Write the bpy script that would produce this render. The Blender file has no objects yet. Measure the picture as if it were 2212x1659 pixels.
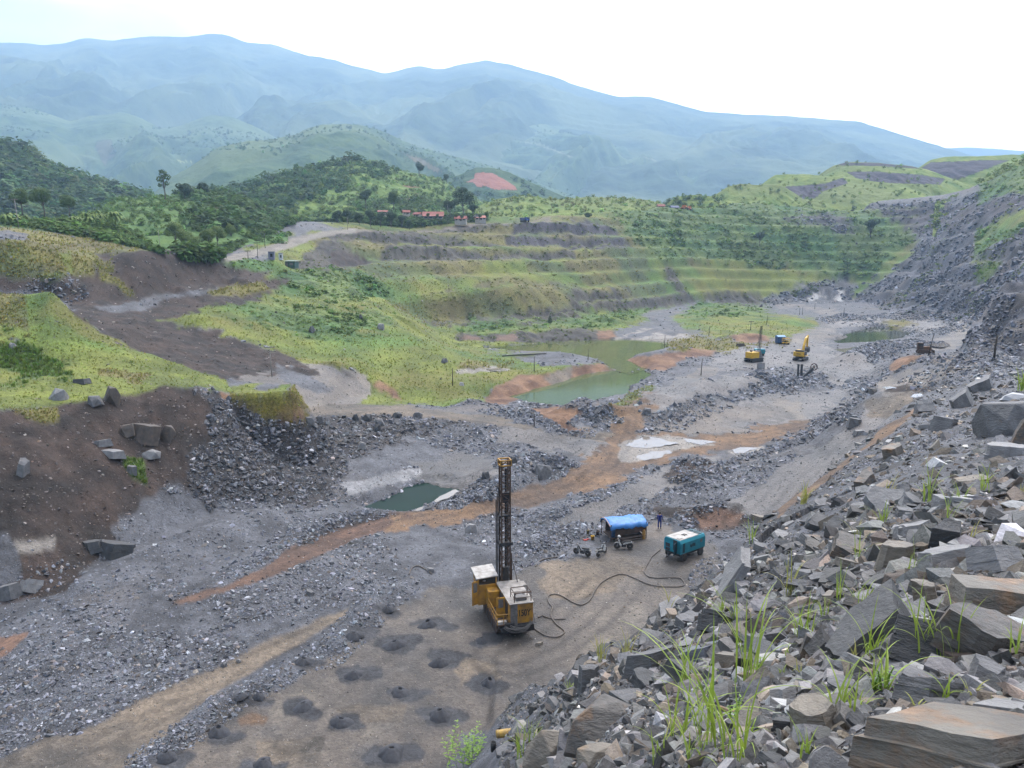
import bpy, bmesh, math, random
import numpy as np
from mathutils import Vector, Matrix, Euler, geometry

SC = bpy.context.scene
COL = SC.collection
R = math.radians
random.seed(7)
RNG = np.random.default_rng(7)

# ---------------------------------------------------------------- camera
CZ = 27.0                       # eye height above the pit floor
PITCH = R(9.0)
FOC = 1661.0                    # focal length in units of a 2212 px wide frame
CP, SP = math.cos(PITCH), math.sin(PITCH)
cam = bpy.data.cameras.new("camera")
cam.sensor_width = 36.0
cam.lens = 36.0 * FOC / 2212.0
cam.clip_start = 0.1
cam.clip_end = 40000.0
cam_ob = bpy.data.objects.new("camera", cam)
COL.objects.link(cam_ob)
cam_ob.location = (0, 0, CZ)
cam_ob.rotation_euler = (R(90) - PITCH, 0, 0)
SC.camera = cam_ob

# ---------------------------------------------------------------- sky, sun, exposure
SUN_EL, SUN_AZ = R(58), R(20)   # high, veiled sun ahead of and to the right of the viewer
world = bpy.data.worlds.new("World")
SC.world = world
world.use_nodes = True
wn = world.node_tree
for n in list(wn.nodes):
    wn.nodes.remove(n)
w_out = wn.nodes.new("ShaderNodeOutputWorld")
w_bg = wn.nodes.new("ShaderNodeBackground")
w_bg.inputs[1].default_value = 0.1
w_sky = wn.nodes.new("ShaderNodeTexSky")
w_sky.sky_type = 'NISHITA'
w_sky.sun_disc = False
w_sky.sun_elevation = SUN_EL
w_sky.sun_rotation = SUN_AZ
w_tc = wn.nodes.new("ShaderNodeTexCoord")
w_map = wn.nodes.new("ShaderNodeMapping")
w_map.inputs['Scale'].default_value = (1.0, 1.0, 2.6)
w_noi = wn.nodes.new("ShaderNodeTexNoise")
w_noi.inputs['Scale'].default_value = 2.1
w_noi.inputs['Detail'].default_value = 5.0
w_noi.inputs['Roughness'].default_value = 0.5
w_rmp = wn.nodes.new("ShaderNodeValToRGB")
w_rmp.color_ramp.elements[0].position = 0.30
w_rmp.color_ramp.elements[0].color = (0.80, 0.80, 0.80, 1)
w_rmp.color_ramp.elements[1].position = 0.52
w_rmp.color_ramp.elements[1].color = (1, 1, 1, 1)
w_mix = wn.nodes.new("ShaderNodeMix")
w_mix.data_type = 'RGBA'
w_mix.inputs[7].default_value = (13.2, 12.7, 13.0, 1)      # bright even cloud deck
wn.links.new(w_tc.outputs['Generated'], w_map.inputs[0])
wn.links.new(w_map.outputs[0], w_noi.inputs['Vector'])
wn.links.new(w_noi.outputs['Fac'], w_rmp.inputs[0])
wn.links.new(w_rmp.outputs[0], w_mix.inputs[0])
wn.links.new(w_sky.outputs[0], w_mix.inputs[6])
w_dot = wn.nodes.new("ShaderNodeVectorMath"); w_dot.operation = 'DOT_PRODUCT'
w_dot.inputs[1].default_value = (math.sin(R(24)) * math.cos(R(22)), math.cos(R(24)) * math.cos(R(22)), math.sin(R(22)))
wn.links.new(w_tc.outputs['Generated'], w_dot.inputs[0])
w_gl = wn.nodes.new("ShaderNodeMapRange"); w_gl.interpolation_type = 'SMOOTHSTEP'
w_gl.inputs[1].default_value = -0.1; w_gl.inputs[2].default_value = 1.0; w_gl.inputs[3].default_value = 0.46; w_gl.inputs[4].default_value = 2.2
wn.links.new(w_dot.outputs['Value'], w_gl.inputs[0])
w_sc = wn.nodes.new("ShaderNodeVectorMath"); w_sc.operation = 'SCALE'
wn.links.new(w_mix.outputs[2], w_sc.inputs[0]); wn.links.new(w_gl.outputs[0], w_sc.inputs['Scale'])
w_d2 = wn.nodes.new("ShaderNodeVectorMath"); w_d2.operation = 'DOT_PRODUCT'
w_d2.inputs[1].default_value = Vector((-0.62, 0.80, 0.30)).normalized()
wn.links.new(w_tc.outputs['Generated'], w_d2.inputs[0])
w_nb = wn.nodes.new("ShaderNodeTexNoise"); w_nb.inputs['Scale'].default_value = 7.0; w_nb.inputs['Detail'].default_value = 6.0
wn.links.new(w_map.outputs[0], w_nb.inputs['Vector'])
w_ad = wn.nodes.new("ShaderNodeMath"); w_ad.operation = 'MULTIPLY_ADD'; w_ad.inputs[1].default_value = 0.10
wn.links.new(w_nb.outputs['Fac'], w_ad.inputs[0]); wn.links.new(w_d2.outputs['Value'], w_ad.inputs[2])
w_m2 = wn.nodes.new("ShaderNodeMapRange"); w_m2.interpolation_type = 'SMOOTHSTEP'
w_m2.inputs[1].default_value = 0.955; w_m2.inputs[2].default_value = 1.065; w_m2.inputs[3].default_value = 1.0; w_m2.inputs[4].default_value = 0.34
wn.links.new(w_ad.outputs[0], w_m2.inputs[0])
w_s2 = wn.nodes.new("ShaderNodeVectorMath"); w_s2.operation = 'SCALE'
wn.links.new(w_sc.outputs[0], w_s2.inputs[0]); wn.links.new(w_m2.outputs[0], w_s2.inputs['Scale'])
wn.links.new(w_s2.outputs[0], w_bg.inputs[0])
wn.links.new(w_bg.outputs[0], w_out.inputs[0])

sun = bpy.data.lights.new("sun", 'SUN')
sun.energy = 1.5
sun.angle = R(11)
sun.color = (1.0, 0.96, 0.9)
sun_ob = bpy.data.objects.new("sun", sun)
COL.objects.link(sun_ob)
sd = Vector((math.sin(SUN_AZ) * math.cos(SUN_EL), math.cos(SUN_AZ) * math.cos(SUN_EL), math.sin(SUN_EL)))
sun_ob.rotation_euler = sd.to_track_quat('Z', 'Y').to_euler()
sun_ob.location = (0, 0, 400)

vs = SC.view_settings
vs.view_transform = 'Standard'
vs.look = 'None'
vs.exposure = 1.25
vs.gamma = 1.0
vs.use_curve_mapping = False
SC.cycles.volume_bounces = 2
SC.cycles.max_bounces = 6
SC.cycles.diffuse_bounces = 3
SC.cycles.transparent_max_bounces = 6

# ---------------------------------------------------------------- projection helpers
def ray(u, v):
    a = (np.asarray(u, float) - 1106.0) / FOC
    b = -(np.asarray(v, float) - 829.5) / FOC
    return a, CP + b * SP, -SP + b * CP

def pt(u, v, r=None, z=None):
    X, Y, Z = ray(u, v)
    h = math.hypot(X, Y)
    if r is None:
        r = (z - CZ) / (Z / h)
    zz = CZ + r * Z / h if z is None else z
    return (r * X / h, r * Y / h, zz)

def project(x, y, z):
    dz = z - CZ
    f = y * CP - dz * SP
    up = y * SP + dz * CP
    f = np.maximum(f, 1e-3)
    return 1106.0 + FOC * x / f, 829.5 - FOC * up / f

# ---------------------------------------------------------------- numpy noise
def _hash(ix, iy, seed):
    n = (ix.astype(np.int64) * 374761393 + iy.astype(np.int64) * 668265263 + seed * 974711) & 0x7fffffff
    n = ((n ^ (n >> 13)) * 1274126177) & 0x7fffffff
    n = n ^ (n >> 16)
    return (n & 0xffff).astype(np.float32) / 65535.0

def vnoise(x, y, seed=0):
    xi = np.floor(x); yi = np.floor(y)
    fx = (x - xi).astype(np.float32); fy = (y - yi).astype(np.float32)
    xi = xi.astype(np.int64); yi = yi.astype(np.int64)
    fx = fx * fx * (3 - 2 * fx); fy = fy * fy * (3 - 2 * fy)
    a = _hash(xi, yi, seed); b = _hash(xi + 1, yi, seed)
    c = _hash(xi, yi + 1, seed); d = _hash(xi + 1, yi + 1, seed)
    return (a + (b - a) * fx) * (1 - fy) + (c + (d - c) * fx) * fy

def fbm(x, y, scale, octv=4, seed=0, gain=0.5):
    """fractal noise in -1..1, scale = size in metres of the largest feature"""
    x = np.asarray(x, np.float64) / scale; y = np.asarray(y, np.float64) / scale
    s = 0; amp = 1.0; tot = 0
    for o in range(octv):
        ca, sa = math.cos(0.6 * o + 0.3), math.sin(0.6 * o + 0.3)
        s = s + amp * vnoise(x * ca - y * sa + 37.7 * o, x * sa + y * ca - 11.3 * o, seed + o)
        tot += amp; amp *= gain; x = x * 2.03; y = y * 2.03
    return (s / tot) * 2 - 1

def sstep(a, b, x):
    t = np.clip((x - a) / (b - a), 0, 1)
    return t * t * (3 - 2 * t)

def inpoly(px, py, poly):
    res = np.zeros(px.shape, bool)
    x0 = min(p[0] for p in poly); x1 = max(p[0] for p in poly)
    y0 = min(p[1] for p in poly); y1 = max(p[1] for p in poly)
    k = np.nonzero((px >= x0) & (px <= x1) & (py >= y0) & (py <= y1))
    x = px[k]; y = py[k]
    c = np.zeros(x.shape, bool)
    n = len(poly)
    for i in range(n):
        ax, ay = poly[i]; bx, by = poly[(i + 1) % n]
        if ay == by:
            continue
        c ^= ((ay > y) != (by > y)) & (x < (bx - ax) * (y - ay) / (by - ay) + ax)
    res[k] = c
    return res

def PP(s):
    return [tuple(float(q) for q in t.split(',')) for t in s.split()]

def segdist(px, py, line):
    d = np.full(px.shape, 1e9); tt = np.zeros(px.shape)
    L = 0; lens = [0]
    for i in range(len(line) - 1):
        L += math.hypot(line[i + 1][0] - line[i][0], line[i + 1][1] - line[i][1]); lens.append(L)
    for i in range(len(line) - 1):
        ax, ay = line[i][:2]; bx, by = line[i + 1][:2]
        dx, dy = bx - ax, by - ay; l2 = dx * dx + dy * dy + 1e-9
        t = np.clip(((px - ax) * dx + (py - ay) * dy) / l2, 0, 1)
        q = np.hypot(px - ax - t * dx, py - ay - t * dy)
        m = q < d
        d[m] = q[m]; tt[m] = ((lens[i] + t * math.sqrt(l2)) / max(L, 1e-9))[m]
    return d, tt

# ---------------------------------------------------------------- materials
MATS = {}
def nodes_of(name):
    m = bpy.data.materials.new(name); m.use_nodes = True
    nt = m.node_tree
    return m, nt, nt.nodes['Principled BSDF']

def surf(name, col, col2=None, scale=6.0, rough=0.7, metal=0.0, bump=0.15, detail=5.0, spec=0.4, wave=None):
    """procedural surface: two colours mixed by object-space noise, with a noise bump"""
    if name in MATS:
        return MATS[name]
    m, nt, b = nodes_of(name)
    N, L = nt.nodes, nt.links
    tc = N.new("ShaderNodeTexCoord")
    nz = N.new("ShaderNodeTexNoise"); nz.inputs['Scale'].default_value = scale; nz.inputs['Detail'].default_value = detail
    nz.inputs['Roughness'].default_value = 0.62
    L.new(tc.outputs['Object'], nz.inputs['Vector'])
    rp = N.new("ShaderNodeValToRGB")
    rp.color_ramp.elements[0].position = 0.36; rp.color_ramp.elements[1].position = 0.64
    c2 = col2 or tuple(c * 0.7 for c in col)
    rp.color_ramp.elements[0].color = (*c2, 1); rp.color_ramp.elements[1].color = (*col, 1)
    L.new(nz.outputs['Fac'], rp.inputs[0]); L.new(rp.outputs[0], b.inputs['Base Color'])
    b.inputs['Roughness'].default_value = rough; b.inputs['Metallic'].default_value = metal
    b.inputs['Specular IOR Level'].default_value = spec
    if bump:
        bp = N.new("ShaderNodeBump"); bp.inputs['Strength'].default_value = bump; bp.inputs['Distance'].default_value = 0.05
        L.new(nz.outputs['Fac'], bp.inputs['Height']); L.new(bp.outputs[0], b.inputs['Normal'])
    MATS[name] = m
    return m

# ---------------------------------------------------------------- object helpers
def link(ob, parent=None):
    COL.objects.link(ob)
    if parent is not None:
        ob.parent = parent
    return ob

def tag(o, label=None, cat=None, group=None, kind=None):
    if label: o["label"] = label
    if cat: o["category"] = cat
    if group: o["group"] = group
    if kind: o["kind"] = kind
    return o

def empty(name, loc, rz=0.0, label=None, cat=None, group=None):
    o = bpy.data.objects.new(name, None)
    o.location = loc; o.rotation_euler = (0, 0, rz); o.empty_display_size = 0.3
    COL.objects.link(o)
    return tag(o, label, cat, group)

def mesh_np(name, V, F, mat, parent=None, smooth=False, attrs=None):
    """V (n,3) array, F list of faces or (m,k) array"""
    me = bpy.data.meshes.new(name)
    V = np.asarray(V, np.float32)
    if isinstance(F, np.ndarray):
        k = F.shape[1]; m = F.shape[0]
        me.vertices.add(len(V)); me.vertices.foreach_set('co', V.ravel())
        me.loops.add(m * k); me.loops.foreach_set('vertex_index', F.astype(np.int32).ravel())
        me.polygons.add(m)
        me.polygons.foreach_set('loop_start', np.arange(0, m * k, k, dtype=np.int32))
        me.polygons.foreach_set('loop_total', np.full(m, k, np.int32))
        me.update(calc_edges=True)
    else:
        me.from_pydata([tuple(map(float, p)) for p in V], [], F)
    if attrs:
        for an, arr in attrs.items():
            a = me.attributes.new(an, 'FLOAT_COLOR', 'POINT')
            a.data.foreach_set('color', np.asarray(arr, np.float32).ravel())
    me.polygons.foreach_set('use_smooth', np.full(len(me.polygons), smooth, bool))
    me.update()
    if mat is not None:
        me.materials.append(mat)
    o = bpy.data.objects.new(name, me)
    return link(o, parent)
# ================================================================ TERRAIN (one sheet, surveyed break lines -> TIN -> polar grid)
TP = []
def TL(s, step=18.0):
    """break line: 'u,v,r90' or 'u,v,z3' points joined by straight segments (interpolated in u, v and distance)"""
    pts = []
    for t in s.split():
        u, v, q = t.split(',')
        u = float(u); v = float(v)
        if q[0] == 'r' and 'z' in q:                       # distance and height given, v unused
            rr, zz = q[1:].split('z'); rr = float(rr); zz = float(zz)
            X, Y, Z = ray(u, v); h = math.hypot(X, Y)
            p = (rr * X / h, rr * Y / h, zz)
        elif q[0] == 'r':
            p = pt(u, v, r=float(q[1:]))
        else:
            p = pt(u, v, z=float(q[1:]))
        pts.append((math.atan2(p[0], p[1]), math.log(math.hypot(p[0], p[1])), p[2]))
    for i in range(len(pts) - 1):
        a, b = pts[i], pts[i + 1]
        n = max(1, int(math.hypot((b[0] - a[0]) / 0.012, (b[1] - a[1]) / 0.03)))
        for k in range(n):
            t = k / n
            TP.append(tuple(a[j] + (b[j] - a[j]) * t for j in range(3)))
    TP.append(pts[-1])

# -- near spoil slope the viewer stands on
TL("-1200,900,r0.6z25.5 1106,900,r0.6z25.5 3400,900,r0.6z25.5")
TL("-1200,1700,r2.0z23.4 850,1700,r2.0z23.4 1200,1659,r2.0z24.6 1500,1659,r2.2z25.1 2500,1659,r2.2z25.2 3400,1659,r2.2z25.2")
TL("-1200,1700,r6z19.5 850,1700,r6z19.5 1050,1700,r10z17.5 1250,1659,r8 1500,1659,r5 1700,1659,r4 2000,1659,r3.6 2500,1659,r3.6 3400,1659,r3.6")
TL("-1200,1700,r20z8 850,1700,r20z8 1050,1659,r24 1150,1590,r22 1250,1520,r15.5 1500,1430,r11.5 1700,1400,r9 1850,1400,r8 2000,1400,r7 2500,1400,r6.5 3400,1400,r6.5")
TL("-1200,1700,r30z1.5 850,1700,r30z1.5 1050,1610,r36 1150,1520,r29 1250,1460,r19.5 1400,1400,r16.5 1500,1350,r15.5 1600,1290,r16 1700,1240,r16 1850,1200,r14 2000,1200,r12 2500,1200,r11 3400,1200,r11")
TL("1700,1170,r21 1850,1060,r25 2000,1000,r24 2212,1000,r22 3400,1000,r22")
TL("1850,1010,r36 2000,920,r42 2212,890,r38 3400,890,r38")
TL("-1200,1700,r35z0.5 900,1690,r36z0.3 1050,1570,z0 1150,1470,r38 1250,1415,r23 1400,1362,r20 1500,1300,r20 1600,1215,r24 1700,1100,r30 1770,1030,r38 1850,960,r50 1930,890,r62 2000,850,r75 2060,805,r85 2212,790,r95 2700,760,r100 3400,760,r100")
TL("1160,1460,r44z0 1250,1415,r39z0.3 1400,1362,r40z0.3 1500,1300,r43z0.4 1600,1215,r50z0.5 1700,1100,r57z0.9 1770,1030,r68z1.6 1850,960,r80z3.4 1930,890,r93z6.2 2000,850,r104z8.8 2070,800,r118z10.3 2212,800,r130z10.5 2700,800,r140z10.5 3400,800,r140z10.5")
# -- pit floor, ramp and berm
TL("-1200,1500,r50z0 -300,1500,r50z0 1000,1500,r50z0 1160,1440,r52z0 1300,1380,r52z0 1500,1280,r60z0.1 1600,1200,r66z0.3 1700,1070,r80z2 1850,930,r95z5 1950,850,r110z8.6 2058,800,r125z10.8 2212,800,r143z10.8 3400,800,r150z10.8")
TL("-300,1400,r62z0 300,1400,r58z0 1000,1300,r62z0 1300,1200,r75z0 1420,1075,r86z0.4 1560,1010,r96z1.0 1690,960,r103z2.6 1750,935,r106z3.6 1850,850,r112z7.9 1890,822,r117z9.2 1960,800,r132z9.4 2058,785,r155z8.4 2212,785,r165z9.5 3400,785,r170z10")
TL("1420,1050,r93z0 1560,1000,r104z0 1690,950,r113z0 1750,925,r120z0 1850,840,r132z0 1890,815,r142z0.5 1940,800,r158z3.5 1990,775,r172z6.6 2058,770,r180z7.5 2150,770,r182z8.2")
TL("1800,800,r185z0 1850,785,r192z0.4 1880,775,r196z1.5 1930,766,r198z5.0 1995,762,r205z6.3 2060,755,r210z5 2090,745,r212z4.6")
TL("1750,760,r228z0 1850,750,r240z0 1950,745,r238z0 2000,740,r240z0 2060,725,r245z0.5 2085,720,r235z2.5")
# -- near-left cliff
TL("-1200,1330,r70z0.3 -200,1330,z0.3 0,1315,z0 130,1290,z0 220,1230,z0 330,1180,z0 450,1120,z0 560,1090,z0 660,1085,z0 720,1088,z0 790,1075,z0 870,1048,z0 960,1010,z0 1060,980,z0 1180,962,z0 1300,952,z0")
TL("-1200,900,r90z12 -200,892,r90 0,886,r92 100,883,r94 150,873,r95 230,858,r96 300,850,r98 355,833,r99 430,836,r100 495,850,r102 520,873,r103 567,906,r105 620,925,r108 660,915,r112 740,895,r116 830,888,r119 900,893,r119 1000,905,r118 1130,922,r116 1240,941,r114 1300,950,r113")
# -- terrace and ridge behind it
TL("-1200,780,r115z14 -200,800,r116 0,800,r115 150,790,r114 300,800,r112 400,815,r111 480,832,r109")
TL("-1200,600,r140z22 -200,605,r145 0,632,r138 60,632,r136 110,625,r134 150,665,r132 215,720,r129 300,755,r125 400,790,r119 480,818,r114")
TL("-200,620,r165z19 60,640,r158z17.5 150,665,r150z16.5 215,720,r145z14.5 300,755,r138z11.5 400,790,r130z9.5 480,818,r122z8.6")
TL("-1200,640,r185z22 -200,650,r185z20.5 60,650,r182 220,662,r178 300,690,r168 400,722,r160 480,752,r154 560,790,r147 620,812,r138 700,835,r133")
TL("-1200,640,r200z22 -200,650,r195z21 100,650,r186 200,655,r183 290,648,r190 340,637,r196 450,622,r215 560,598,r236")
TL("-1200,500,r205z32 -200,500,r205 0,515,r204 60,525,r203 120,545,r202 200,560,r202 280,548,r205 345,545,r212 480,556,r232 545,565,r243 575,580,r250")
TL("-1200,470,r260z38 -200,478,r255 0,488,r250 100,500,r245 200,515,r240 280,535,r225 345,545,r222")
TL("-200,470,r330z42 0,478,r320 150,480,r310 260,490,r300 300,515,r280 350,548,r262")
TL("-200,470,r420z38 0,500,r400z36 260,500,r360z33 350,560,r310z24 420,560,r300 470,560,r275 540,556,r262 590,550,r275")
# -- centre-left hill
TL("520,640,r200z17.2 580,640,r213 650,642,r222 740,640,r236 830,642,r250")
TL("350,692,r176 400,680,r182 480,655,r192 560,652,r202 640,662,r210 740,664,r220 800,668,r222 850,700,r210 900,728,r197 950,752,r190 1000,785,r182")
TL("440,715,r164 500,735,r160 570,750,r160 650,765,r163 720,785,r160 760,805,r154 800,830,r150")
TL("740,740,r177 850,775,r174 920,800,r168 980,830,r160 1040,850,r156")
TL("690,885,r120z5 760,858,r140 880,868,r146 960,875,r147 1040,872,r148z0.8")
TL("640,900,r115z5.5 750,880,r126 880,880,r128 1000,893,r126 1150,912,r124 1300,935,r120z0.2")
TL("860,675,r246z12 910,700,r225z6 970,745,r212z3.5 1020,775,r205z2 1060,800,r196z1.6")
TL("1050,838,z1.2 1120,812,z1.6 1190,803,z1.8 1230,790,z1.8 1310,790,z1.4")
TL("1045,866,z0 1140,846,z0 1235,826,z0 1285,804,z0 1330,800,z0")
TL("1090,870,z0 1200,885,z0 1290,870,z0 1345,855,z0 1410,815,z0 1400,790,z0")
TL("1350,783,z1.6 1420,765,z2 1500,756,z1.6 1560,765,z0.6")
TL("1060,752,z0 1130,766,z0.4 1230,772,z0.9 1310,788,z0.6")
# -- pond cliff and meadow
TL("990,748,z0.2 1080,747,z0 1180,741,z0 1260,735,z0 1380,732,z0 1450,742,z0 1500,745,z0.2")
TL("985,724,r292z3.3 1080,722,r298z3.3 1180,716,r305z3.2 1250,712,r310z2.4 1330,712,r315z1.5 1420,715,r320z1.2")
TL("1450,715,z1.6 1560,720,z1.5 1700,728,z1.2 1770,715,z1")
TL("1450,690,z2 1560,685,z2 1700,690,z1.5 1790,700,z0.5")
TL("1800,735,z0 1900,735,z0 1990,725,z0")
TL("1800,690,z0 1950,695,z0.5 2050,705,z0.8")
# -- opposite benches
TL("830,650,r270z14 900,690,r295z5.5 960,705,r305z4 1000,703,r318z4.2 1150,700,r335z3.3 1250,690,r352z3 1380,675,r395z2 1480,655,r455z2 1560,650,r500z2 1640,658,r520z0.8 1740,648,r545z0.8 1830,642,r555z1")
TL("800,655,r282 840,648,r290 900,640,r302 1000,632,r322 1120,620,r345 1240,632,r372 1320,628,r400 1400,625,r438 1480,632,r470 1560,628,r512 1640,630,r545 1740,620,r565 1830,600,r585")
TL("830,640,r296 900,632,r309 1000,624,r330 1110,611,r354 1240,622,r382 1400,615,r448")
TL("790,618,r292 880,612,r312 960,612,r326 1040,612,r340 1110,602,r360 1240,600,r395 1400,592,r468 1560,585,r540 1700,575,r590 1820,560,r610 1900,540,r625")
TL("700,600,r275 780,592,r300 900,590,r332 1000,588,r348 1110,590,r368 1240,580,r405 1400,570,r478 1560,560,r555 1700,550,r605 1850,530,r625")
TL("600,600,r258 690,585,r282 760,574,r312 880,568,r340 1000,570,r358 1100,566,r380 1240,565,r415")
TL("590,575,r285 650,580,r290 720,578,r318 800,570,r345 900,562,r362 1050,560,r378 1240,558,r422 1400,556,r486 1560,545,r565 1700,530,r620")
TL("600,548,r305 660,548,r325 720,540,r345 800,540,r362 900,535,r378 1050,543,r392 1240,540,r432 1360,536,r480")
TL("620,545,r315 680,535,r345 740,528,r360 800,527,r375 900,520,r395 1000,528,r405 1100,534,r408 1240,533,r446 1360,532,r490 1500,525,r560 1700,505,r635 1850,500,r640")
TL("640,530,r340 700,512,r372 800,503,r390 900,512,r402 1000,517,r412 1090,522,r420 1240,513,r458 1350,510,r500 1500,500,r575")
TL("480,560,r270 560,540,r312 640,520,r350 700,506,r378 780,498,r400 900,507,r415 1000,510,r424 1100,508,r435 1240,505,r470 1350,503,r510 1500,490,r590 1700,485,r650 1850,470,r660")
TL("500,548,r290 600,522,r345 690,500,r385 760,493,r410 880,497,r430 1000,494,r440 1080,486,r450 1190,476,r470 1330,472,r540 1500,470,r610 1700,470,r670")
TL("560,510,r350 640,485,r385 740,484,r425 880,488,r450 1000,486,r460 1100,478,r478 1200,470,r490 1330,468,r555")
TL("640,470,r420z48 760,478,r450 900,468,r480 1040,466,r490 1140,470,r510 1230,460,r530 1330,455,r580 1430,445,r625 1500,450,r640 1580,445,r660 1700,458,r690")
TL("-200,440,r700z40 300,440,r700z35 640,440,r600z45 900,470,r600z50 1100,460,r640z55 1300,455,r680z62 1430,460,r700z64 1600,440,r720z80 1750,445,r720")
# -- right-hand slate wall
TL("1840,636,r565z2.5 1900,655,r520 1980,682,r430z1.3 2050,690,r400z1 2100,690,r330z2 2212,690,r310z3 2700,690,r300z4 3400,690,r300z4")
TL("1880,600,r590 1920,618,r545 1985,640,r475 2050,655,r425 2110,640,r380 2212,630,r340 2700,620,r330 3400,620,r330")
TL("1940,580,r585 1990,590,r525 2050,600,r470 2110,605,r420 2212,585,r365 2700,560,r350 3400,560,r350")
TL("1960,540,r625 2000,550,r570 2060,545,r510 2120,550,r450 2212,535,r400 2700,500,r380 3400,500,r380")
TL("1950,500,r660 2000,500,r635 2060,505,r560 2130,510,r490 2212,490,r432 2700,450,r410 3400,450,r410")
TL("1920,470,r690 1990,465,r690 2060,470,r620 2130,460,r545 2212,445,r480 2700,400,r450 3400,400,r450")
TL("1850,455,r705 1960,440,r715 2040,435,r690 2100,425,r645 2160,415,r590 2212,405,r560 2700,340,r500 3400,340,r500")
TL("1900,430,r735 2030,420,r730 2090,405,r690 2150,380,r660 2212,350,r640 2700,250,r600 3400,250,r600")
# spur of the wall that comes forward
TL("2098,790,r160z8 2150,780,r155z9.5 2212,775,r150z10.4 2700,770,r150z10.5")
TL("2092,755,r192 2100,740,r193 2130,735,r185 2212,715,r175 2700,690,r175")
TL("2092,718,r208 2110,690,r205 2130,665,r203 2160,632,r207 2212,600,r214 2700,500,r220")
TL("2098,725,r232z3 2130,690,r240z4 2212,690,r260z5 2700,690,r260z10")
TL("-1200,440,r900z20 300,440,r900z20 1100,440,r900z40 1600,430,r900z60 2100,400,r900z60 3400,400,r900z60")

# ---- rasterise the TIN into (azimuth, log distance)
NA, NR = 1150, 1800
A0, A1 = -0.74, 0.74
S0, S1 = math.log(0.8), math.log(880.0)
def build_tin():
    P = np.array(TP)
    key = np.round(P[:, :2] / 0.002).astype(int)
    _, idx = np.unique(key, axis=0, return_index=True)
    P = P[np.sort(idx)]
    co = [Vector((p[0] * 3.0, p[1])) for p in P]
    ov, oe, of, vo, eo, fo = geometry.delaunay_2d_cdt(co, [], [], 0, 1e-6)
    ov = np.array([(q[0], q[1]) for q in ov])
    oz = np.array([P[o[0], 2] if o else 0 for o in vo])
    Zg = np.full((NR, NA), np.nan)
    gx = (ov[:, 0] / 3.0 - A0) / (A1 - A0) * (NA - 1)
    gy = (ov[:, 1] - S0) / (S1 - S0) * (NR - 1)
    for f in of:
        for k in range(1, len(f) - 1):
            a, b, c = f[0], f[k], f[k + 1]
            x0, x1 = max(0, math.floor(min(gx[a], gx[b], gx[c]))), min(NA - 1, math.ceil(max(gx[a], gx[b], gx[c])))
            y0, y1 = max(0, math.floor(min(gy[a], gy[b], gy[c]))), min(NR - 1, math.ceil(max(gy[a], gy[b], gy[c])))
            if x1 < x0 or y1 < y0:
                continue
            X, Y = np.meshgrid(np.arange(x0, x1 + 1), np.arange(y0, y1 + 1))
            d = (gy[b] - gy[c]) * (gx[a] - gx[c]) + (gx[c] - gx[b]) * (gy[a] - gy[c])
            if abs(d) < 1e-9:
                continue
            w0 = ((gy[b] - gy[c]) * (X - gx[c]) + (gx[c] - gx[b]) * (Y - gy[c])) / d
            w1 = ((gy[c] - gy[a]) * (X - gx[c]) + (gx[a] - gx[c]) * (Y - gy[c])) / d
            w2 = 1 - w0 - w1
            m = (w0 >= -1e-4) & (w1 >= -1e-4) & (w2 >= -1e-4)
            zz = w0 * oz[a] + w1 * oz[b] + w2 * oz[c]
            sub = Zg[y0:y1 + 1, x0:x1 + 1]
            sub[m] = zz[m]
    # fill what the hull leaves out
    for j in range(NR):
        row = Zg[j]
        ok = ~np.isnan(row)
        if ok.any() and not ok.all():
            row[~ok] = np.interp(np.nonzero(~ok)[0], np.nonzero(ok)[0], row[ok])
        elif not ok.any() and j > 0:
            Zg[j] = Zg[j - 1]
    bad = np.isnan(Zg)
    if bad.any():
        first = np.nonzero(~bad.any(axis=1))[0][0]
        Zg[:first] = Zg[first]
    return Zg

def blur(Z, n, it=2):
    for _ in range(it):
        for ax in (0, 1):
            pad = [(0, 0), (0, 0)]; pad[ax] = (n + 1, n)
            c = np.cumsum(np.pad(Z, pad, mode='edge'), axis=ax)
            if ax == 0:
                Z = (c[2 * n + 1:] - c[:-2 * n - 1]) / (2 * n + 1)
            else:
                Z = (c[:, 2 * n + 1:] - c[:, :-2 * n - 1]) / (2 * n + 1)
    return Z

gA = np.linspace(A0, A1, NA)
gS = np.linspace(S0, S1, NR)
gR = np.exp(gS)
TX = gR[:, None] * np.sin(gA)[None, :]
TY = gR[:, None] * np.cos(gA)[None, :]
TZ = blur(build_tin(), 2, 2)

def ground(x, y):
    """terrain height at world x, y (arrays or scalars)"""
    a = np.arctan2(x, y); s = np.log(np.hypot(x, y))
    i = np.clip((a - A0) / (A1 - A0) * (NA - 1), 0, NA - 1.001)
    j = np.clip((s - S0) / (S1 - S0) * (NR - 1), 0, NR - 1.001)
    i0 = np.floor(i).astype(int); j0 = np.floor(j).astype(int)
    fi = i - i0; fj = j - j0
    return (TZ[j0, i0] * (1 - fi) + TZ[j0, i0 + 1] * fi) * (1 - fj) + (TZ[j0 + 1, i0] * (1 - fi) + TZ[j0 + 1, i0 + 1] * fi) * fj

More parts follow.
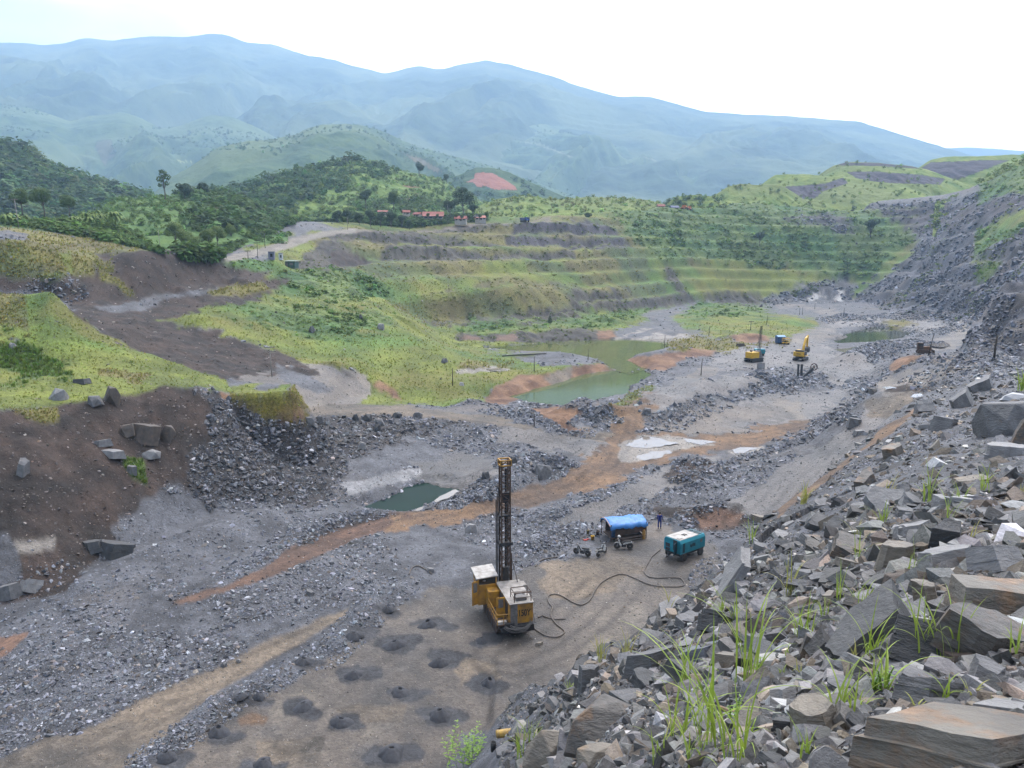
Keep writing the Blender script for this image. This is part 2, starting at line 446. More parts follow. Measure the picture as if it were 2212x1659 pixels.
def hit(u, v):
    """first point of the terrain seen along the ray through u, v"""
    X, Y, Z = ray(u, v)
    h = math.hypot(X, Y); t = Z / h; a = math.atan2(X, Y)
    i = min(max((a - A0) / (A1 - A0) * (NA - 1), 0), NA - 1.001)
    i0 = int(i); f = i - i0
    col = TZ[:, i0] * (1 - f) + TZ[:, i0 + 1] * f
    g = (col - CZ) - t * gR
    j = np.nonzero((g[1:] >= 0) & (g[:-1] < 0) & (gR[1:] > 2.0))[0]
    if len(j) == 0:
        r = gR[-1]
    else:
        j = j[0]; w = -g[j] / (g[j + 1] - g[j] + 1e-12)
        r = gR[j] + (gR[j + 1] - gR[j]) * w
    x, y = r * math.sin(a), r * math.cos(a)
    return x, y, CZ + t * r

# ---- mounds, windrows, cuts: ('u,v ...' crest on the ground, height, half width)
def world_line(s, zplane=None):
    o = []
    for u, v in PP(s):
        p = pt(u, v, z=zplane) if zplane is not None else hit(u, v)
        o.append(p)
    return o

MOUNDS = [
    # windrows and heaps on the floor
    ("1390,925 1440,900 1500,885 1560,860 1620,842 1660,835", 2.0, 7),
    ("1395,905 1420,880 1480,870 1530,858", 1.6, 6),
    ("1230,905 1265,893 1300,905 1330,918", 2.2, 5),
    ("1075,895 1120,902 1180,920 1240,935", 1.4, 4),
    ("1030,1075 1080,1040 1130,1015 1180,1010 1220,1030", 1.7, 5),
    ("1000,1090 1040,1070", 1.0, 4),
    ("1180,1130 1240,1110 1300,1085 1420,1050", 0.6, 4),
    ("1130,1190 1200,1160 1250,1150", 0.6, 2.5),
    ("1465,1055 1500,1040 1560,1018", 0.8, 3),
    ("1560,1010 1650,985 1720,955 1760,935", 0.7, 2.0),
    ("1760,930 1800,905 1840,870 1870,840 1890,828", 0.9, 2.2),
    ("1640,845 1700,828 1760,820 1800,828", 1.4, 9),
    ("1830,795 1860,775 1890,765 1920,757", 2.4, 7),
    ("1885,757 1940,749 1990,742", 1.3, 8), ("2000,722 2040,708 2060,700", 1.5, 14),
    ("1850,700 1920,690 2000,690", 2.0, 20),
    ("1800,690 1830,695", 1.0, 8),
    ("1950,793 2000,777 2040,783", 0.8, 4),
    ("2010,820 2060,808 2110,812 2150,815", 1.6, 6),
    ("0,1460 150,1420 350,1350 500,1300 650,1250 760,1220", 0.9, 9),
    ("100,1320 250,1270 400,1200 520,1150 640,1120", 1.2, 6),
    ("500,1260 580,1215 660,1160 740,1125 830,1105", 0.5, 2.0),
    ("700,1420 760,1370 830,1300 870,1270", 0.5, 2.0),
    ("330,1640 480,1530 560,1490 640,1440", 0.45, 1.6),
    ("1560,1230 1620,1215 1660,1180", 0.5, 3),
    ("1500,1120 1560,1105 1600,1115", 0.8, 2.5),
    ("1460,1010 1500,1000 1530,1010", 0.7, 3),
    # grass lumps and spoil heaps
    ("95,622 125,612 150,640", 1.6, 4),
    ("870,700 910,715", 1.5, 7), ("640,690 700,700", 1.5, 8), ("380,690 450,700", 1.2, 7),
    ("720,800 760,795 800,805", 1.3, 5),
    ("800,835 850,850", -0.8, 4),
    ("1130,775 1180,768 1240,775", 1.2, 7),
    ("960,790 1010,800", 0.8, 6), ("940,830 1000,835 1050,825", 0.8, 6),
    ("980,870 1030,875", 0.9, 4),
    ("1480,700 1540,690 1600,680", 1.5, 10), ("1640,705 1700,700 1740,690", 1.6, 9),
    ("1060,705 1100,700 1130,710", 2.0, 9), ("1200,690 1250,683", 2.5, 8), ("1300,700 1350,695 1400,690", 2.0, 10),
    ("1430,745 1470,735 1500,740", 1.2, 7),
    ("1560,735 1610,728 1650,732", 1.5, 6), ("1330,780 1420,765 1500,755", 0.8, 4),
    ("380,640 450,632 520,640", 1.6, 6), ("520,625 570,612 640,625", 2.2, 7),
    ("1755,700 1830,690", 0.8, 8),
]
TZ0 = TZ.copy()
WL = [(world_line(s), h, w) for s, h, w in MOUNDS]
def near_slice(line, w):
    xs = [p[0] for p in line]; ys = [p[1] for p in line]
    rr = np.hypot(xs, ys); aa = np.arctan2(xs, ys)
    m = 2.5 * w
    j0 = np.searchsorted(gR, max(rr.min() - m, 1)); j1 = np.searchsorted(gR, rr.max() + m)
    da = m / max(rr.min(), 5)
    i0 = np.searchsorted(gA, aa.min() - da); i1 = np.searchsorted(gA, aa.max() + da)
    return slice(j0, min(j1, NR)), slice(i0, min(i1, NA))
for k, (line, h, w) in enumerate(WL):
    sl = near_slice(line, w)
    x, y = TX[sl], TY[sl]
    if x.size == 0: continue
    wob = fbm(x, y, w * 1.2, 3, 50 + k)
    d, t = segdist(x, y, line)
    d = d * (1 + 0.35 * wob)
    end = np.clip(np.minimum(t, 1 - t) * 6 + 0.35, 0, 1)
    hh = h * (1.35 if k < 29 else 1.0)
    TZ[sl] += hh * end * (1 + 0.3 * wob) * np.exp(-(d / (w * (0.85 if k < 29 else 1.0))) ** 2 * 1.6)

# mesa block: flat-topped remnant with steep mossy sides
mesa = world_line("495,846 540,838 610,832 632,838 640,870 655,903 600,908 560,896 520,868")
mesa_top = [pt(u, v, z=10.6) for u, v in PP("480,853 500,846 560,838 612,830 630,829 636,838 622,846 560,850")]
sl = near_slice(mesa_top, 8)
x, y = TX[sl], TY[sl]
ins = inpoly(x, y, [p[:2] for p in mesa_top])
d, _ = segdist(x, y, mesa_top + [mesa_top[0]])
d = np.where(ins, 0, d) + 0.5 * fbm(x, y, 3, 3, 91)
TZ[sl] = np.maximum(TZ[sl], 10.6 - np.clip(d, 0, 99) * 1.7 + 0.15 * fbm(x, y, 4, 2, 92))

# water bodies: name, outline, level, depth
WATERS = {
    "lower": (PP("1098,858 1140,845 1210,826 1258,812 1290,803 1330,800 1360,790 1398,796 1402,812 1345,850 1285,866 1220,880 1190,878 1130,868"), -0.35),
    "upper": (PP("1040,751 1080,747 1180,741 1260,735 1360,733 1440,738 1452,748 1425,760 1350,778 1385,792 1350,803 1320,795 1300,780 1230,768 1150,762 1100,758"), -0.31),
    "right": (PP("1798,737 1832,728 1822,722 1860,712 1890,706 1945,712 1975,720 1950,730 1900,738 1850,741 1810,742"), -0.3),
    "dark": (PP("785,1098 850,1072 880,1052 905,1043 960,1045 990,1055 960,1072 930,1090 890,1106 860,1106 800,1107"), -0.6),
}
water_polys = {}
for nm, (poly, z) in WATERS.items():
    wp = [pt(u, v, z=z)[:2] for u, v in poly]
    water_polys[nm] = (wp, z)
    sl = near_slice([(p[0], p[1], 0) for p in wp], 6)
    x, y = TX[sl], TY[sl]
    wk = 2.2 if nm == 'dark' else 1.3
    wx = x + wk * fbm(x, y, 5, 4, 95); wy = y + 1.3 * wk * fbm(x, y, 5, 4, 96)
    ins = inpoly(wx, wy, wp)
    d, _ = segdist(wx, wy, wp + [wp[0]])
    tgt = np.where(ins, z - 0.04 - np.minimum(d * 0.35, 0.9), 99)
    TZ[sl] = np.minimum(TZ[sl], tgt)
    bank = 0.55 if nm != 'dark' else 0.4
    TZ[sl] = np.where(~ins, np.minimum(TZ[sl], np.maximum(z + 0.04 + bank * d, TZ[sl] - 3.0 * np.exp(-d / 3))), TZ[sl])
    near = (~ins) & (d < 2.2)
    TZ[sl] = np.where(near, np.maximum(TZ[sl], z + 0.03 + 0.02 * d), TZ[sl])
# ================================================================ LAND COVER
# classes: base colour a, colour b, blotch size (m), roughness, surface relief (m)
CLS = {
    'slate':  ((0.125, 0.129, 0.146), (0.066, 0.068, 0.078), 2.2, 0.75, 0.16),
    'mud':    ((0.148, 0.122, 0.100), (0.068, 0.060, 0.055), 5.0, 0.60, 0.06),
    'brown':  ((0.064, 0.043, 0.034), (0.027, 0.020, 0.017), 2.5, 0.9, 0.55),
    'orange': ((0.29, 0.165, 0.095), (0.15, 0.078, 0.047), 3.0, 0.9, 0.3),
    'ochre':  ((0.255, 0.155, 0.088), (0.15, 0.098, 0.066), 4.0, 0.85, 0.06),
    'lime':   ((0.22, 0.252, 0.048), (0.128, 0.155, 0.034), 6.0, 0.95, 0.30),
    'bush':   ((0.165, 0.225, 0.06), (0.085, 0.13, 0.038), 5.0, 0.95, 0.8),
    'olive':  ((0.22, 0.195, 0.065), (0.14, 0.12, 0.05), 5.0, 0.95, 0.55),
    'black':  ((0.055, 0.050, 0.052), (0.028, 0.025, 0.026), 1.6, 0.8, 0.50),
    'pale':   ((0.29, 0.255, 0.215), (0.19, 0.168, 0.145), 3.0, 0.6, 0.05),
    'tan':    ((0.225, 0.178, 0.132), (0.125, 0.106, 0.087), 5.0, 0.8, 0.08),
    'rock':   ((0.105, 0.11, 0.138), (0.045, 0.047, 0.060), 9.0, 0.75, 1.5),
    'flat':   ((0.15, 0.135, 0.127), (0.09, 0.086, 0.086), 8.0, 0.55, 0.05),
    'road':   ((0.30, 0.265, 0.22), (0.22, 0.195, 0.165), 4.0, 0.85, 0.03),
    'dust':   ((0.083, 0.084, 0.092), (0.052, 0.053, 0.059), 1.5, 0.9, 0.04),
    'redbr':  ((0.20, 0.115, 0.078), (0.12, 0.072, 0.052), 3.5, 0.85, 0.10),
    'cliff':  ((0.10, 0.088, 0.068), (0.05, 0.045, 0.04), 6.0, 0.9, 0.6),
    'moss':   ((0.20, 0.165, 0.03), (0.13, 0.10, 0.025), 1.5, 0.95, 0.2),
    'wet':    ((0.29, 0.285, 0.29), (0.15, 0.15, 0.158), 3.0, 0.35, 0.10),
    'dump':   ((0.088, 0.078, 0.088), (0.055, 0.048, 0.054), 9.0, 0.9, 0.8),
}
CN = list(CLS)
PAINT = [   # painted in order: class, outline in the survey's sighting units, edge waviness, (min, max) distance
    # right-hand quarry wall and far floor
    ('rock', "1820,645 1880,605 1950,545 1985,500 1965,462 2030,448 2080,425 2140,400 2500,360 2500,790 2098,792 2090,700 2040,692 1960,680 1890,662", 8, (150, 900)),
    ('dump', "1500,455 1640,440 1800,440 1960,440 2040,430 2060,470 1990,500 1940,500 1850,470 1700,470 1600,462", 10, (300, 900)),
    # big green pit side
    ('lime', "330,690 480,652 560,600 590,545 700,480 1000,455 1250,440 1420,430 1500,430 1640,425 1900,455 1960,500 1975,520 1950,545 1890,600 1860,640 1640,658 1500,648 1470,662 1410,690 1330,715 1240,742 1040,752 1060,760 1230,768 1330,790 1310,800 1230,800 1180,806 1060,842 1045,872 960,880 880,878 790,872 750,862 745,835 790,815 740,795 640,785 560,742 450,712", 7, (140, 900)),
    ('olive', "620,600 700,500 800,490 1000,485 1200,470 1340,470 1400,560 1440,640 1300,640 1100,612 1000,660 840,690 820,655 900,640 1100,602 900,600 760,600 700,615", 10, (230, 900)),
    ('bush', "1250,440 1420,440 1640,430 1900,455 1962,500 1975,525 1950,548 1890,600 1700,590 1560,580 1480,600 1400,540 1350,500 1340,468", 12, (300, 900)),
    ('bush', "1010,690 1100,700 1250,685 1400,655 1440,665 1330,700 1200,712 1000,720", 9, (200, 900)),
    ('lime', "1440,560 1560,560 1700,575 1860,600 1850,635 1640,655 1560,640 1440,620 1390,600", 12, (300, 900)),
    ('lime', "1050,560 1240,550 1400,600 1440,620 1300,620 1120,600 980,600", 14, (300, 900)),
    ('bush', "560,600 640,575 720,580 800,590 860,640 760,650 690,640 600,640", 8, (180, 400)),
    ('bush', "560,650 700,655 800,668 850,700 780,730 700,735 620,720 540,690 480,660", 16, (150, 300)),
    ('cliff', "835,655 960,640 1110,618 1240,628 1300,660 1200,690 1080,695 1000,700 930,705 880,690", 14, (250, 500)),
    ('olive', "840,660 960,642 1110,620 1240,628 1230,660 1100,680 960,695 900,690", 10, (250, 500)),
    ('cliff', "1230,632 1340,632 1400,640 1470,640 1480,660 1400,665 1330,672 1250,665", 6, (300, 600)),
    ('cliff', "1430,575 1450,570 1480,620 1500,650 1475,655 1450,610", 5, (300, 700)),
    ('rock', "1640,640 1700,625 1760,610 1830,590 1850,610 1840,645 1740,655 1660,662", 9, (400, 700)),
    ('wet', "1725,648 1760,634 1775,630 1770,642 1745,652", 8, (400, 700)),
    ('wet', "1790,640 1815,626 1825,630 1805,646", 7, (400, 700)),
    ('cliff', "1500,640 1600,625 1650,640 1640,660 1560,655", 8, (400, 700)),
    # dark bench faces
    ('cliff', "700,508 790,500 880,503 1010,514 1090,524 1080,532 990,530 900,523 790,513 715,520", 3, (250, 600)),
    ('cliff', "630,580 660,548 700,522 730,520 770,542 800,558 800,572 720,580 655,584", 5, (250, 500)),
    ('brown', "712,545 745,540 790,550 805,568 745,574 715,572", 4, (250, 500)),
    ('cliff', "815,550 835,532 860,521 900,524 960,534 1040,543 1045,556 1000,562 900,563 830,560", 3, (250, 600)),
    ('cliff', "1040,544 1160,546 1240,540 1245,556 1060,558", 3, (250, 600)),
    ('dump', "1110,481 1190,474 1290,474 1335,500 1345,508 1250,508 1100,505", 4, (250, 700)),
    ('dump', "1090,510 1240,513 1345,511 1368,535 1250,538 1100,526", 3, (250, 700)),
    ('cliff', "880,497 1000,488 1095,480 1100,486 1000,497 890,503", 3, (250, 700)),
    ('olive', "900,560 1000,560 1020,566 900,572", 4, (250, 600)),
    # bench treads
    ('tan', "750,497 880,493 1000,487 1080,478 1190,470 1190,473 1080,482 1000,491 880,498 752,502", 1.5, (250, 700)),
    ('lime', "1090,507 1240,511 1345,508 1520,508 1520,512 1345,512 1240,515 1090,511", 1, (250, 800)),
    ('lime', "860,516 1000,531 1240,537 1370,537 1370,541 1240,541 1000,536 860,522", 1, (250, 800)),
    ('lime', "1640,583 1750,580 1860,578 1860,582 1750,584 1640,587", 1, (250, 800)),
    ('lime', "820,655 870,645 960,634 1060,620 1112,611 1112,616 1060,627 960,643 880,654 830,660", 1.5, (250, 500)),
    ('slate', "640,485 700,485 745,494 700,500 650,496", 3, (300, 600)),
    ('dump', "520,480 560,470 640,478 640,488 560,500 520,510", 5, (250, 600)),
    ('lime', "800,655 830,652 900,690 960,730 1010,770 1060,790 1040,800 980,765 900,712", 6, (150, 320)),
    # pond cliff
    ('cliff', "985,722 1080,722 1180,715 1250,710 1330,715 1330,733 1180,741 1080,748 1000,750", 3, (260, 420)),
    ('redbr', "1000,728 1030,725 1045,740 1030,748 1005,748", 3, (260, 420)),
    ('redbr', "1075,725 1110,720 1118,735 1090,745 1075,742", 3, (260, 420)),
    ('orange', "1285,715 1320,712 1330,728 1290,732", 4, (260, 420)),
    ('pale', "1240,742 1310,738 1345,725 1390,712 1415,712 1440,722 1490,722 1510,735 1450,745 1380,738 1320,742", 4, (200, 420)),
    ('slate', "1385,680 1400,674 1500,655 1525,645 1535,650 1510,662 1440,690 1452,704 1420,720 1380,730 1330,738 1360,722 1410,712 1425,700", 3, (260, 600)),
    ('lime', "1450,685 1510,655 1580,668 1640,675 1760,688 1775,706 1740,725 1660,735 1550,728 1480,712", 6, (220, 420)),
    ('bush', "1465,680 1515,650 1640,662 1680,672 1600,680 1510,690", 6, (220, 500)),
    ('olive', "1440,735 1500,725 1560,735 1640,745 1720,735 1690,748 1560,760 1500,752 1440,752", 6, (200, 350)),
    ('mud', "1720,720 1770,700 1795,680 1740,668 1660,660 1700,655 1800,668 1830,690 1800,720 1760,750 1690,760", 6, (200, 520)),
    # ground by the ponds
    ('slate', "1110,775 1180,762 1240,765 1290,782 1240,788 1170,790", 5, (150, 320)),
    ('pale', "985,800 1040,793 1100,795 1105,800 1040,806 990,808", 3, (150, 320)),
    ('olive', "990,785 1060,775 1110,785 1100,793 1000,798", 6, (150, 320)),
    ('orange', "1043,870 1068,836 1120,812 1190,805 1226,792 1300,784 1330,800 1282,806 1235,828 1150,850 1095,872", 2.5, (140, 240)),
    ('tan', "1170,815 1225,792 1240,795 1235,822 1190,835", 2.5, (140, 240)),
    ('lime', "1180,790 1220,788 1240,792 1190,804 1120,812 1060,836 1030,870 980,868 1060,806", 3, (140, 240)),
    ('orange', "1320,792 1360,772 1420,768 1500,752 1548,757 1540,768 1480,775 1440,798 1396,797", 3, (130, 300)),
    ('orange', "1570,728 1600,720 1640,722 1665,735 1610,742", 3, (150, 400)),
    ('orange', "800,832 825,826 850,840 870,866 850,868 820,850", 3, (110, 240)),
    ('lime', "755,845 800,838 850,862 880,872 880,880 800,882 760,868", 4, (110, 200)),
    ('mud', "1290,905 1330,890 1345,872 1420,845 1500,800 1520,790 1560,800 1500,830 1440,845 1430,865 1385,890 1385,925 1340,930", 4, (60, 260)),
    ('olive', "1310,880 1350,856 1400,830 1420,832 1380,862 1330,885", 3, (100, 260)),
    # left valley, cliff and terraces
    ('brown', "140,640 560,596 640,600 560,640 520,662 450,664 380,690 330,690 450,715 560,745 620,790 560,818 480,818 400,790 300,755 215,720 165,680", 6, (120, 260)),
    ('mud', "440,722 520,742 570,755 640,785 720,790 755,800 790,812 800,850 745,880 690,907 668,892 645,845 600,828 500,822 560,800 500,765", 5, (112, 200)),
    ('brown', "560,770 640,800 700,800 640,815 570,800", 5, (120, 200)),
    ('mud', "660,850 700,842 745,850 790,845 760,870 700,888 668,880", 4, (105, 200)),
    ('brown', "430,715 520,738 580,755 650,782 690,805 640,822 560,808 500,775", 10, (112, 200)),
    ('brown', "480,755 560,770 600,790 560,812 500,800", 8, (112, 200)),
    ('slate', "600,790 680,815 720,840 690,850 600,820", 5, (112, 200)),
    ('slate', "200,663 260,656 300,650 340,638 460,625 520,622 520,628 470,632 350,648 335,662 300,672 240,672", 3, (150, 300)),
    ('olive', "445,632 500,618 560,610 580,625 520,640 450,640", 4, (180, 300)),
    ('brown', "-400,565 0,592 120,602 205,588 215,548 280,540 480,555 548,563 590,582 560,600 450,625 340,638 200,658 130,650 60,622 -400,640", 5, (160, 330)),
    ('olive', "-400,480 0,483 150,508 280,520 350,547 280,548 212,548 200,592 120,602 0,592 -400,580", 6, (160, 420)),
    ('lime', "120,548 200,545 200,580 150,590", 8, (160, 300)),
    ('lime', "20,540 60,530 80,570 60,595 20,590", 8, (160, 300)),
    ('olive', "205,560 240,560 250,600 310,640 280,640 220,605", 6, (160, 300)),
    ('slate', "-400,500 0,497 85,506 125,516 60,518 0,518 -400,520", 3, (160, 300)),
    ('bush', "-400,430 0,436 200,440 330,520 350,546 250,525 100,498 0,484 -400,478", 6, (200, 700)),
    ('ochre', "245,491 280,490 352,545 335,548 262,500", 2, (200, 420)),
    ('bush', "230,420 520,420 640,470 540,520 470,556 420,562 350,550 280,488", 5, (240, 900)),
    ('lime', "520,540 580,512 640,500 620,520 540,545", 5, (250, 400)),
    ('bush', "470,562 540,558 590,570 590,582 545,585 480,572", 3, (200, 320)),
    ('road', "455,562 520,546 580,531 620,518 650,509 700,500 770,494 770,501 715,509 668,521 630,536 560,553 500,565 465,570", 1.2, (230, 600)),
    # near-left terrace grass and slope
    ('lime', "-400,600 60,612 130,628 152,665 215,720 300,755 400,790 485,815 497,838 430,834 355,834 300,853 230,857 150,874 100,882 -400,896", 4, (80, 160)),
    ('olive', "-400,640 60,635 105,700 110,740 60,720 0,725 -400,760", 22, (80, 160)),
    ('bush', "-400,740 20,740 150,800 180,840 100,820 0,800 -400,800", 26, (80, 160)),
    ('slate', "15,728 60,732 90,745 50,745", 4, (80, 160)),
    ('olive', "200,790 330,800 300,835 260,820 210,810", 9, (80, 160)),
    ('brown', "-400,893 0,887 100,884 150,874 230,859 300,854 355,834 430,837 470,846 500,880 450,960 420,1040 330,1130 220,1200 130,1280 0,1305 -400,1320", 6, (60, 120)),
    ('black', "425,836 497,850 522,873 570,906 622,925 700,960 745,1000 740,1040 700,1085 640,1085 560,1075 450,1090 405,1050 400,990 455,940", 14, (70, 125)),
    ('black', "590,900 660,908 740,896 800,890 860,893 830,940 770,1000 700,1005 640,960", 12, (90, 125)),
    ('black', "700,940 800,920 900,905 1000,908 980,925 860,950 760,990", 14, (90, 125)),
    ('moss', "65,955 82,975 80,1010 62,1000", 4, (60, 120)),
    ('olive', "30,885 120,885 150,900 110,925 50,910", 8, (60, 120)),
    ('bush', "260,990 300,985 318,1040 290,1030", 6, (60, 120)),
    ('pale', "-400,1180 0,1177 60,1165 122,1160 120,1182 60,1190 0,1205 -400,1215", 3, (60, 120)),
    ('wet', "735,1045 812,1032 830,1025 900,1012 925,1013 905,1030 870,1042 800,1060 752,1073", 3, (70, 125)),
    ('slate', "250,1130 340,1060 420,1050 460,1090 330,1180 240,1215", 14, (60, 110)),
    ('slate', "-400,1150 20,1150 50,1240 0,1305 -400,1315", 10, (60, 110)),
    # mesa
    ('moss', "478,855 500,848 560,862 610,852 634,832 668,880 668,912 600,912 560,900 525,872", 2, (95, 150)),
    ('orange', "470,845 490,850 500,862 478,860", 3, (95, 125)),
    ('lime', "440,840 500,834 560,828 620,826 632,832 600,850 560,858 500,848", 3, (95, 130)),
    ('slate', "545,838 575,826 610,828 605,838 560,845", 3, (95, 130)),
    ('orange', "590,893 650,885 662,895 650,908 600,906", 4, (95, 130)),
    # smooth worked floor
    ('flat', "1560,760 1640,750 1720,745 1790,745 1800,760 1880,770 1900,800 1850,815 1760,800 1700,790 1640,800 1560,800 1520,790", 8, (150, 300)),
    ('flat', "1780,760 1830,760 1840,800 1830,830 1790,830 1770,800", 6, (150, 300)),
    ('flat', "1380,845 1440,830 1540,815 1620,812 1640,830 1540,850 1440,880 1400,890", 8, (110, 260)),
    ('flat', "1400,925 1480,895 1560,862 1680,850 1780,850 1850,840 1830,870 1740,905 1600,930 1480,938", 10, (90, 220)),
    ('flat', "1080,925 1180,925 1300,945 1335,960 1300,985 1240,985 1150,965 1060,955", 8, (90, 140)),
    ('flat', "880,1000 980,985 1060,990 1100,1010 1020,1050 960,1080 900,1040", 10, (80, 130)),
    ('flat', "1180,1120 1330,1060 1440,1010 1560,985 1500,1030 1380,1080 1280,1130", 8, (60, 130)),
    ('flat', "1790,700 1900,690 2000,690 2050,700 2000,715 1880,700 1800,712", 6, (260, 520)),
    ('flat', "1560,1090 1700,1000 1800,940 1900,860 1960,850 1900,930 1780,1030 1660,1120 1580,1140", 10, (55, 130)),
    # roads and floor
    ('tan', "640,885 750,870 880,876 1000,893 1150,910 1240,925 1330,935 1340,962 1240,945 1130,926 1000,908 830,893 740,898 690,900", 4, (100, 180)),
    ('slate', "1070,893 1130,898 1240,930 1280,945 1180,935", 6, (100, 170)),
    ('orange', "1150,882 1180,880 1250,883 1268,888 1235,905 1225,920 1255,930 1290,930 1230,935 1190,910", 3, (110, 180)),
    ('redbr', "365,1302 480,1268 570,1226 640,1170 720,1138 850,1106 905,1108 860,1138 760,1165 660,1213 580,1250 480,1282 395,1305", 3, (40, 110)),
    ('brown', "640,1168 720,1136 820,1110 880,1108 780,1130 700,1155 640,1185", 2, (40, 110)),
    ('ochre', "850,1112 960,1098 1080,1068 1180,1040 1265,1005 1305,960 1335,930 1400,930 1480,940 1600,932 1745,903 1752,925 1640,962 1540,978 1480,985 1400,1012 1330,1042 1260,1066 1130,1092 1000,1120 880,1142 830,1150", 9, (60, 180)),
    ('ochre', "1240,1010 1310,960 1335,905 1310,880 1400,850 1430,860 1380,890 1385,925 1400,960 1350,1020 1240,1062", 14, (60, 200)),
    ('mud', "1400,930 1480,900 1560,870 1640,862 1720,860 1740,895 1600,925 1480,935", 14, (80, 180)),
    ('pale', "1330,960 1400,938 1480,945 1550,958 1480,968 1420,990 1340,1000", 4, (80, 140)),
    ('pale', "1570,975 1650,962 1640,975 1590,985", 3, (80, 140)),
    ('redbr', "-400,1395 0,1374 72,1366 40,1395 0,1420 -400,1450", 3, (30, 90)),
    ('tan', "-400,1700 0,1640 100,1592 170,1588 330,1500 450,1450 560,1395 680,1345 755,1315 745,1340 700,1362 620,1402 560,1440 480,1490 420,1532 350,1592 250,1680 0,1800 -400,1800", 4, (20, 90)),
    ('tan', "60,1640 150,1595 185,1590 120,1640 20,1690", 3, (20, 90)),
    ('mud', "690,1420 760,1380 830,1320 920,1270 1000,1265 1120,1265 1130,1220 1250,1195 1430,1175 1560,1200 1500,1290 1400,1390 1260,1420 1190,1500 1120,1570 1000,1590 930,1690 560,1720 240,1760 350,1640 440,1560 520,1490 600,1480 660,1450", 12, (25, 80)),
    ('tan', "960,1430 1060,1440 1110,1470 1000,1480", 8, (25, 80)), ('tan', "730,1530 880,1520 860,1560 740,1560", 8, (25, 80)),
    ('tan', "1180,1210 1300,1195 1420,1210 1380,1260 1230,1300 1160,1280", 16, (25, 80)), ('tan', "560,1600 700,1590 690,1659 560,1670", 8, (25, 80)),
    ('ochre', "510,1555 540,1540 582,1548 570,1565 520,1565", 3, (25, 80)),
    ('brown', "1400,1095 1500,1090 1600,1105 1640,1125 1560,1150 1480,1130 1420,1120", 8, (50, 110)),
    ('redbr', "1490,1115 1560,1098 1610,1110 1590,1140 1520,1140", 5, (50, 110)),
    ('brown', "1432,1030 1470,1000 1530,995 1545,1012 1480,1040 1440,1040", 4, (60, 120)),
    ('mud', "1300,1150 1420,1130 1500,1160 1560,1200 1480,1260 1300,1200", 14, (50, 100)),
    # ramp
    ('ochre', "1790,1020 1840,985 1900,930 1980,880 1985,890 1930,930 1860,975 1800,1030 1700,1100 1670,1130 1690,1090", 3, (25, 150)),
    ('tan', "1870,870 1900,850 1980,850 1990,870 1930,910 1880,900", 8, (70, 150)),
    ('mud', "1890,830 1960,800 2060,790 2212,785 2212,805 2060,808 1990,850 1900,850", 8, (80, 210)),
    ('brown', "1905,842 1960,832 2060,835 2050,845 1960,848 1910,848", 3, (80, 160)),
    ('ochre', "1912,800 1930,777 1962,768 2000,767 1965,786 1928,802", 2, (140, 230)),
    ('orange', "1915,800 1932,778 1962,769 1985,768 1958,785 1928,800", 1.5, (140, 230)),
    ('tan', "1990,780 2050,770 2150,773 2120,782 2030,787", 4, (130, 230)),
    ('mud', "2000,745 2040,725 2080,690 2095,700 2085,740 2040,760 1980,758", 5, (190, 420)),
    # wall vegetation
    ('bush', "2050,445 2095,410 2130,385 2175,362 2212,342 2500,240 2500,400 2212,418 2150,424 2100,446", 6, (450, 800)),
    ('lime', "2130,395 2212,350 2400,300 2400,340 2212,380 2150,410", 8, (450, 800)),
    ('dump', "2000,470 2060,450 2120,440 2212,420 2500,400 2500,440 2212,450 2120,470 2060,500 2000,500", 8, (400, 800)),
    ('bush', "2060,600 2100,580 2150,560 2170,575 2120,600 2080,615", 9, (250, 600)),
    ('olive', "1890,700 1960,690 1990,700 1940,708", 8, (250, 500)),
    ('bush', "2050,560 2065,520 2110,492 2160,470 2212,452 2500,430 2500,480 2212,500 2170,512 2140,535 2110,560 2075,590 2055,600", 9, (300, 700)),
    ('lime', "2090,500 2160,470 2212,450 2500,420 2500,455 2212,480 2150,500 2110,520", 6, (300, 700)),
    ('lime', "2045,595 2070,570 2130,558 2135,562 2080,580 2070,610 2055,605", 4, (300, 700)),
    ('lime', "1880,600 1905,570 1955,535 1985,520 1975,545 1930,580 1890,615", 6, (400, 800)),
    ('wet', "2030,640 2055,615 2070,620 2055,650 2035,655", 3, (300, 500)),
    ('tan', "2125,672 2140,655 2150,660 2140,690 2128,700", 3, (150, 260)),
    ('wet', "2150,690 2165,675 2172,682 2160,705 2150,708", 2, (150, 260)),
    ('wet', "2140,770 2148,740 2170,728 2165,745 2150,775", 2, (150, 260)),
    ('dump', "1690,462 1750,458 1820,466 1850,480 1840,510 1800,490 1740,478 1700,475", 14, (400, 900)),
]
for u, v, w in [(837, 1317, 58), (765, 1375, 68), (925, 1351, 66), (852, 1395, 78), (1040, 1385, 54), (950, 1434, 72), (657, 1430, 66), (517, 1506, 46), (556, 1506, 52), (655, 1527, 76), (738, 1562, 78), (472, 1583, 80), (357, 1636, 84), (568, 1652, 78),
                (764, 1460, 66), (865, 1497, 74), (1058, 1478, 78), (948, 1547, 88), (845, 1628, 104)]:
    PAINT.append(('dust', ' '.join('%d,%d' % (u + 6 + w * 0.66 * math.cos(a), v + 2 + w * 0.26 * math.sin(a)) for a in [k * math.pi / 6 for k in range(12)]), 15, (25, 80)))
